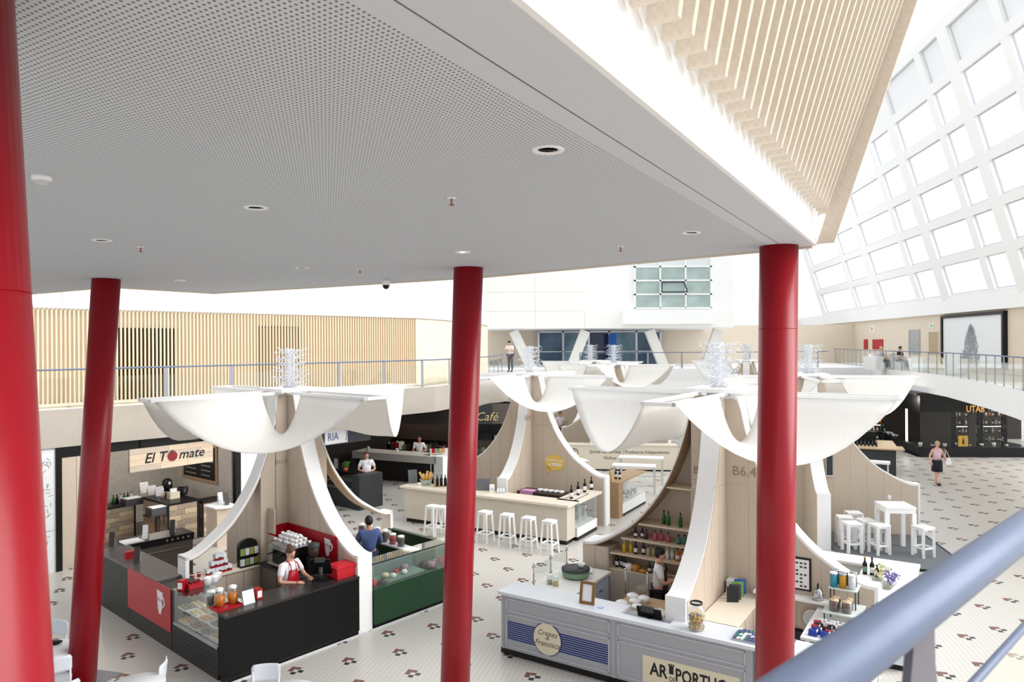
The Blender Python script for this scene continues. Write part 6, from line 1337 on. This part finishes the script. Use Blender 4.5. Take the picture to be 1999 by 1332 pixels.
for i, x in enumerate((1.2, 3.0)):  # pair of lamps added to brighten the dim shop interior
    q = thing('shop_fill_lamp', ('left', 'right')[i] + ' added fill lamp under the tomato shop ceiling', 'lamp', shopf(x, 1.6, FB - .045), rz); B().cyl((0, 0, 0), (0, 0, -.05), .05).obj('mount', BLK, q); B().cyl((0, 0, -.05), (0, 0, -.16), .045).obj('can', BLK, q)
    ld = bpy.data.lights.new('fill_lamp', 'POINT'); ld.energy = 38; ld.color = (1, .9, .78); ld.shadow_soft_size = .06; lo = bpy.data.objects.new('fill_lamp', ld); link(lo, q); lo.location = (0, 0, -.25)
# blackboard on the right brick wall
o = thing('chalk_board', 'black chalk menu board in an oak frame on the brick wall', 'board', shopf(L - .1, 2.9, 1.35), rz - PI / 2)
B().box(0, -.03, 0, 1.9, 0, 1.0).obj('board', BLK, o); B().box(-.08, -.05, -.08, 0, 0, 1.08).box(1.9, -.05, -.08, 1.98, 0, 1.08).box(0, -.05, -.08, 1.9, 0, 0).box(0, -.05, 1, 1.9, 0, 1.08).obj('frame', OAKD, o); b = B()
for i in range(6):
    for j in range(2): b.box(.1 + j * .95, -.033, .1 + i * .145, .1 + j * .95 + rnd.uniform(.4, .75), -.03, .13 + i * .145)
b.obj('chalk_lines', mat('chalk', (150, 150, 146), .8), o)
RW = [mat('reclaimed_wood_a', (190, 168, 142), .6, noise_amt=.25, scale=5, stretch=(1, 1, 10)), mat('reclaimed_wood_b', (166, 150, 132), .6, noise_amt=.3, scale=5, stretch=(1, 1, 10)), mat('reclaimed_wood_c', (206, 184, 156), .6, noise_amt=.2, scale=5, stretch=(1, 1, 10))]
def plank_counter(label, pa, pb, h, dep, dark=False):
    a, b_ = at(pa[0], pa[1], 0), at(pb[0], pb[1], 0); og, rr, LL = frame(a, b_); rr = rz if abs(rr - rz) < 1.2 else rr
    o = thing('plank_counter', label, 'counter', og, rr); B().box(0, .02, 0, LL, dep, h - .04).obj('body', BROWN, o); B().box(-.03, -.03, h - .04, LL + .03, dep, h).obj('top', BLK, o)
    nR = 7; hh = (h - .06) / nR
    for r_ in range(nR):
        c0 = LL * (.3 + .25 * ((r_ * 7) % 3) / 2)
        for u, v in ((0, c0), (c0, LL)): B().box(u + .004, 0, r_ * hh + .003, v - .004, .02, (r_ + 1) * hh - .003).obj('plank', RW[(r_ * 2 + (u > 0)) % 3], o)
        B().box(-.015, .02, r_ * hh + .003, 0, dep - .02, (r_ + 1) * hh - .003).obj('plank', RW[(r_ + 1) % 3], o)
    B().box(-.04, -.02, 0, 0, .02, h).obj('edge_strip', BLK, o); B().box(LL, -.02, 0, LL + .04, .02, h).obj('edge_strip', BLK, o)
    return o
plank_counter('reclaimed plank counter block with black edges in the tomato shop', (331, 1063), (391, 1053), 1.1, 1.5)
plank_counter('low plank counter at the left of the tomato shop', (196, 1062), (262, 1048), .95, .6)
plank_counter('plank counter behind right in the tomato shop', (398, 1049), (438, 1041), 1.0, .5)
def topt(px, py, z=1.1): return at(px, py, z)
for i, (px, py, c, h) in enumerate(((282, 962, PAPER, .3), (297, 966, PAPER, .26), (312, 968, mat('menu_lilac', (222, 218, 232), .6), .26))):
    o = thing('menu_holder', ('left', 'middle', 'right')[i] + ' white menu card on the plank counter', 'menu', topt(px, py, 1.1), rz); menu_card(o, h, .24, c)
o = thing('coffee_urn', 'black coffee urn on the tomato shop counter', 'urn', topt(327, 958), rz); B().lathe([(0, 0), (.13, 0), (.15, .1), (.13, .3), (.06, .36), (0, .36)], n=16).obj('urn', BLK, o); B().box(-.03, -.16, .2, .03, -.12, .28).obj('badge', PAPER, o)
o = thing('black_basket', 'black basket beside the coffee urn', 'basket', topt(357, 966), rz); B().lathe([(.12, 0), (.16, .2), (.15, .2), (.11, .01), (0, .01)], n=14).obj('basket', BLK, o); B().lathe([(.16, .19), (.17, .21), (.15, .21)], n=14).obj('rim', DGREY, o)
o = thing('napkin_box', 'pale wooden box with napkins on the counter corner', 'box', topt(339, 973), rz); B().box(-.14, -.1, 0, .14, .1, .18).obj('box', mat('pale_box', (226, 214, 190), .6), o); B().hexa([(-.08, -.03, .18), (.08, -.03, .18), (.08, .03, .18), (-.08, .03, .18), (-.1, -.01, .28), (.1, -.01, .28), (.1, .01, .28), (-.1, .01, .28)]).obj('napkins', PAPER, o)
o = thing('straw_cup', 'cup of folded napkins beside the wooden napkin box', 'cup', topt(318, 972), rz); B().lathe([(0, 0), (.05, 0), (.06, .12), (0, .12)]).obj('cup', mat('pale_box', (0, 0, 0)), o); B().tube([(0, 0, .1), (.03, 0, .25)], .015).tube([(0, 0, .1), (-.04, .01, .24)], .015).obj('napkins', PAPER, o)
for i, (px, py, z) in enumerate(((308, 1003, .85), (258, 985, .9))):
    o = thing('carton_stack', ('dark tray stack beside the plank block', 'dark tray stack on the low plank counter')[i], 'trays', topt(px, py, z), rz)
    for k in range(3): B().box(-.24, -.18, k * .06, .24, .18, k * .06 + .055).obj('tray', mat('tray_slate', (78, 76, 80), .5), o)
    B().box(-.2, -.15, .18, .2, .15, .2).obj('paper', PAPER, o)
    if i == 0: B().box(-.3, -.2, -.04, .3, .2, 0).box(-.05, -.05, -.85, .05, .05, -.04).obj('stand', BROWN, o)
    else: B().box(-.05, -.05, -.9, .05, .05, 0).obj('stand', BROWN, o)
for i in range(6):
    o = thing('oil_bottle', '%s oil bottle from the left on the low plank counter' % ORD[i], 'bottle', topt(222 + i * 7, 985 - i * 1.5, .95), 0, 'oil bottles in the tomato shop'); bottle(o, .26, .04, (BOTG, BOTD, GLS)[i % 3], BLK)
person('shop worker in black at the back of the tomato shop', shopf(front_x(219) - .4, 2.4, 0), rz, 1.68, BLK, BLK, HAIRK, dict(arms=((-.27, -.08, 1.12), (-.18, -.3, 1.02), (.27, -.08, 1.12), (.18, -.3, 1.02))), skin=SKIND)
o = thing('oak_podium', 'small oak podium with curved white top right of the tomato shop', 'podium', at(432, 1062, 0), rz); B().box(-.25, -.25, 0, .25, .3, 1.02).obj('body', OAK, o); B().prism([(-.3, -.25)] + [(-.3 + .6 * i / 8, -.25 - .12 * math.sin(PI * i / 8)) for i in range(1, 8)] + [(.3, -.25), (.3, .35), (-.3, .35)], 1.02, 1.06, 'z').obj('top', WHITE, o)
for i in range(2):
    q = thing('menu_stand', ('white', 'dark dotted')[i] + ' menu stand on the oak podium', 'menu', o.location + Vector((-.05 + .2 * i, .1 - .1 * i, 1.06)), rz); menu_card(q, .32, .13, PAPER if i == 0 else mat('dotted_card', (0, 0, 0)))
# white pier, dark shop with lettering, bar
B().box(L + .08, 0, 0, L + 1.0, .2, FB).obj('wall_left', WALLW, loc=org, rz=rz, kind='structure')
B().box(L + 1.0, 4.6, 0, L + 16, 4.9, FB - .04).obj('wall_left', mat('shop_dark_brown', (40, 33, 30), .6), loc=org, rz=rz, kind='structure')
B().box(-4, 6.5, 0, L + 18, 6.7, FB - .04).obj('wall_left', BLK, loc=org, rz=rz, kind='structure')
x1, x2 = front_x(560), front_x(722)
o = thing('sign_header', 'dark grey shop header with white lettered sign', 'sign', shopf(x1, -.02, 2.12), rz); B().box(0, 0, 0, x2 - x1, .2, .84).obj('header', mat('header_slate', (66, 70, 78), .5), o)
sxp = front_x(632) - x1; e2 = front_x(676) - x1; B().box(sxp, -.03, .04, e2, 0, .56).obj('sign_plate', PAPER, o)
text('RIA', .36, mat('letter_blue', (64, 86, 140), .5), o, (sxp + .1, -.034, .16), ext=.002, sx=.8); B().tube([(e2 - .08, -.034, .5), (e2 - .04, -.034, .38), (e2 - .04, -.034, .22), (e2 - .09, -.034, .1)], .012, 5).obj('sign_arc', mat('letter_blue', (0, 0, 0)), o)
b = B().box(0, 0, 0, .4, .04, .2).obj('exit_sign', mat('exit_green', (40, 150, 90), .5, emit=((60, 180, 110), .6)), None, 'green exit sign above the dark bar', 'sign', loc=atY(782, 806, 26.5), rz=.6)
og, rr, LL = frame(at(688, 934, 0), at(852, 949, 0))
o = thing('long_bar', 'long bar with pale front band and dark base under the gallery', 'bar', og, rr); B().box(0, .25, 0, LL - .1, .8, .82).obj('base', mat('bar_dark', (40, 34, 32), .5), o); B().box(0, 0, .82, LL, .9, 1.1).obj('front_band', mat('bar_band', (206, 202, 196), .5), o); B().box(LL - .1, 0, 0, LL + .3, .9, 1.12).obj('end_panel', WHITE, o)
barf = lambda x, y, z: og + Vector((math.cos(rr) * x - math.sin(rr) * y, math.sin(rr) * x + math.cos(rr) * y, z))
for i, x in enumerate((.8, 2.4)):  # two made-up lamps that lift the dark area around the bar
    q = thing('bar_fill_lamp', ('left', 'right')[i] + ' added fill lamp above the long bar', 'lamp', barf(x, 1.2, FB - .04), rr); B().cyl((0, 0, 0), (0, 0, -.05), .05).obj('mount', BLK, q); B().cyl((0, 0, -.05), (0, 0, -.16), .045).obj('can', BLK, q)
    ld = bpy.data.lights.new('fill_lamp', 'POINT'); ld.energy = 22; ld.color = (1, .9, .78); ld.shadow_soft_size = .06; lo = bpy.data.objects.new('fill_lamp', ld); link(lo, q); lo.location = (0, 0, -.25)
o = thing('back_bar', 'dark back bar crowded with machines behind the long bar', 'shelf', barf(.2, 1.9, 0), rr); B().box(0, 0, 0, 3.2, .6, .95).obj('cabinet', BLK, o); B().box(0, .3, 1.4, 3.2, .6, 1.43).box(0, .55, .95, 3.2, .6, 2.0).obj('shelf', BROWN, o)
MB = [BLK, STEEL, REDP, PAPER, mat('olive_tin', (110, 110, 70), .4), BROWN]
for i in range(14):
    q = thing('bar_item', '%s small appliance or box from the left on the back bar' % ORD[i], 'container', barf(.35 + i * .21, 2.1, .95), rr, 'containers on the back bar'); hh = .2 + .12 * ((i * 5) % 4) / 3; B().box(-.08, -.1, 0, .08, .1, hh).obj('body', MB[i % 6], q); B().cyl((0, 0, hh), (0, 0, hh + .05), .05).obj('lid', MB[(i + 1) % 6], q)
for i in range(2): q = thing('counter_jug', ('left', 'right')[i] + ' small white jug on the long bar', 'jug', barf(.5 + i * 1.4, .4, 1.1), 0); B().lathe([(0, 0), (.05, 0), (.045, .12), (.055, .16), (.05, .16), (.04, .11), (0, .01)], n=12).obj('jug', CERAMIC, q); B().tube([(.05, 0, .13), (.09, 0, .1), (.05, 0, .04)], .008, 5).obj('handle', CERAMIC, q)
person('bartender in white behind the long bar', barf(2.35, 1.35, 0), rr + .5, 1.65, mat('shirt_white', (0, 0, 0)), BLK, HAIRK, dict(arms=((-.27, -.08, 1.12), (-.18, -.3, 1.12), (.27, -.08, 1.12), (.18, -.3, 1.12))), skin=SKIND)
a0 = at(612, 978, 0); og2, rr2, L2 = frame(a0, at(689, 994, 0))
o = thing('ice_cream_case', 'charcoal refrigerated case with glass front by the white waiter', 'display case', og2, rr2); B().box(0, 0, 0, L2, .9, .62).obj('base', DGREY, o); B().box(L2, -.05, 0, L2 + .4, .95, 1.12).obj('end_panel', DGREY, o); B().box(0, 0, .62, L2, .02, 1.05).obj('front_glass', GLASSD, o); B().box(0, -.03, .60, L2, .03, .68).obj('steel_sill', STEEL, o); B().box(0, .3, 1.05, L2, .9, 1.1).obj('top', BLK, o)
q = thing('basil_pot', 'small basil plant in a terracotta pot on the charcoal case', 'plant', og2 + Vector((.75 * L2 * math.cos(rr2), .75 * L2 * math.sin(rr2) + .5, 1.1)), 0); B().lathe([(0, 0), (.07, 0), (.09, .13), (0, .13)], n=12).obj('pot', mat('terracotta', (190, 96, 60), .7), q); b = B()
for i in range(60): a = rnd.uniform(0, 6.28); r_ = .14 * math.sqrt(rnd.random()); b.ball((r_ * math.cos(a), r_ * math.sin(a), .16 + .16 * rnd.random()), .03, 6, (1, 1, .6))
b.obj('leaves', mat('basil_green', (70, 120, 46), .6), q, kind='stuff')
q = thing('photo_card', 'dark framed card standing on the charcoal case', 'card', og2 + Vector((.5 * L2 * math.cos(rr2), .5 * L2 * math.sin(rr2) + .5, 1.1)), rr2); B().box(-.13, 0, 0, .13, .02, .42).obj('frame', DGREY, q); B().box(-.1, -.004, .04, .1, 0, .38).obj('print', LGREY, q)
person('waiter in white shirt and long white apron standing beside the charcoal case', at(704, 990, 0) + Vector((.1, .55, 0)), .3, 1.75, mat('shirt_white', (0, 0, 0)), mat('trousers_dark', (0, 0, 0)), HAIRB, dict(arms=((-.28, -.05, 1.14), (-.08, -.27, 1.08), (.28, -.05, 1.14), (.08, -.27, 1.06))), apron=PAPER, headtilt=-.3)
# magazine stand and cafe right of the middle column
o = thing('snack_stand', 'white stand stacked with packets and magazines near the middle column', 'stand', at(868, 952, 0) + Vector((0, 1.2, 0)), .2); B().box(-.7, 0, 0, .7, .06, 1.3).box(-.7, -.5, 0, -.66, .06, 1.3).box(.66, -.5, 0, .7, .06, 1.3).obj('frame', WHITE, o)
for r_ in range(5):
    B().box(-.66, -.5 + r_ * .08, .25 + r_ * .22, .66, .0, .27 + r_ * .22).obj('shelf', WHITE, o)
    for c in range(7): B().box(-.62 + c * .18, -.46 + r_ * .08, .27 + r_ * .22, -.48 + c * .18, -.43 + r_ * .08, .45 + r_ * .22).obj('packet', [PAPER, mat('pk_tan', (206, 170, 120), .5), REDP, mat('pk_green', (120, 150, 110), .5), mat('pk_orange', (226, 150, 60), .5)][(r_ * 3 + c) % 5], o)
o = thing('coffee_shop', 'black cafe back wall with gold script right of the middle column', 'cafe', atY(925, 700, 29.5), 0); o.location.z = 0
B().box(-.6, 1.5, 0, 2.0, 1.7, FB - .05).obj('wall', BLK, o); B().box(-.5, 0, 2.1, .75, .12, FB - .05).obj('header', DGREY, o); text('Café', .5, mat('script_gold', (214, 196, 140), .5), o, (.05, -.01, 2.25), shear=.3, ext=.003); B().box(-.5, .1, 0, 1.6, .7, .95).obj('counter', DGREY, o); B().box(-.5, .1, .95, 1.6, .12, 1.4).obj('front_glass', GLASS, o); B().box(-.5, .1, 1.4, 1.6, .6, 1.42).obj('glass_top', GLASS, o); B().box(.75, .05, 2.1, 1.7, .1, FB - .05).obj('shutter', mat('shutter_taupe', (96, 88, 82), .6), o)
for i in range(6):
    q = thing('cake_plate', '%s cake plate from the left in the cafe display' % ORD[i], 'plate', o.location + Vector((-.3 + i * .32, .4, .951)), 0, 'cake plates in the cafe display'); B().lathe([(0, 0), (.08, 0), (.13, .02), (0, .025)], n=14).obj('plate', CERAMIC, q); B().lathe([(0, .02), (.1, .02), (.1, .12), (0, .13)], n=14).obj('cake', PAST[i % 4], q)
q = thing('cafe_machine', 'black coffee machine on the cafe back wall shelf', 'coffee machine', o.location + Vector((.5, 1.0, .0)), 0); B().box(-.4, 0, 0, .6, .45, .9).obj('cabinet', DGREY, q); B().box(-.3, .05, .9, .2, .4, 1.6).obj('body', BLK, q); B().box(.3, .05, .9, .45, .3, 1.5).obj('water_bottle', STEEL, q)
# ================================================================== CAFE TABLES AT THE NEAR LEFT
TW = mat('table_white', (240, 242, 244), .35, noise_amt=.01); CW = mat('chair_white', (226, 230, 238), .4, noise_amt=.01)
def cafe_table(label, p, r=.36):
    o = thing('cafe_table', label, 'table', p, 0); B().lathe([(0, .72), (r, .72), (r, .745), (0, .745)], n=36).obj('top', TW, o); B().cyl((0, 0, .03), (0, 0, .72), .035).obj('pedestal', STEEL, o); B().lathe([(0, 0), (.25, 0), (.24, .02), (0, .035)], n=24).obj('base', STEEL, o)
def cafe_chair(label, p, rz):
    o = thing('cafe_chair', label, 'chair', p, rz, 'white cafe chairs at the near tables')   # sitter faces local -y
    B().prism([(-.2, -.2), (-.18, -.22), (.18, -.22), (.2, -.2), (.19, .18), (.15, .21), (-.15, .21), (-.19, .18)], .44, .46, 'z').obj('seat', CW, o)
    b = B(); g = []
    for k in range(7):
        z = .62 + .24 * k / 6; row = []
        for i in range(9):
            t = i / 8 * 2 - 1; w_ = .2 if 0 < k < 6 else .175; y = .22 + .05 * (z - .6) - .035 * (1 - t * t) * -1
            row.append(b.bm.verts.new((w_ * t, y, z)))
        g.append(row)
    for k in range(6):
        for i in range(8): b._f([g[k][i], g[k][i + 1], g[k + 1][i + 1], g[k + 1][i]], True)
    q = b.obj('backrest', CW, o); q.modifiers.new('t', 'SOLIDIFY').thickness = .018
    for sx in (-1, 1):
        B().tube([(sx * .17, -.17, .44), (sx * .19, -.2, 0)], [.018, .013], 8).obj('leg', CW, o)
        B().tube([(sx * .19, .25, 0), (sx * .175, .19, .44), (sx * .175, .235, .8)], [.013, .018, .014], 8).obj('leg', CW, o)
cafe_table('round white cafe table below the red counter panel', at(268, 1337, .74) - Vector((0, 0, .74)))
cafe_table('round white cafe table between the two left columns', at(100, 1268, .74) - Vector((0, 0, .74)), .38)
cafe_table('round white cafe table at the bottom edge by the black counter', at(565, 1352, .74) - Vector((0, 0, .74)), .36)
def chair_at(label, px, py, rz):
    p = at(px, py, .75); bk = Vector((-math.sin(rz) * .24, math.cos(rz) * .24, 0)); cafe_chair(label, p - bk - Vector((0, 0, .75)), rz)
chair_at('white cafe chair beside the round table below the red panel', 321, 1305, -1.35)
chair_at('white cafe chair in front of the black counter', 520, 1312, .15)
chair_at('white cafe chair behind the table between the left columns', 117, 1224, -.3)
chair_at('white cafe chair turned to the near left column table', 110, 1298, -2.6)
chair_at('white cafe chair at the bottom edge beside the left column', 127, 1350, -2.2)
o = thing('black_purse', 'small black purse on the left cafe table', 'purse', at(108, 1258, .745), .3); B().ball((0, 0, .03), 1, 10, (.11, .06, .03)).obj('pouch', BLK, o); B().tube([(-.08, 0, .04), (0, .05, .07), (.08, 0, .04)], .006, 5).obj('strap', BLK, o)
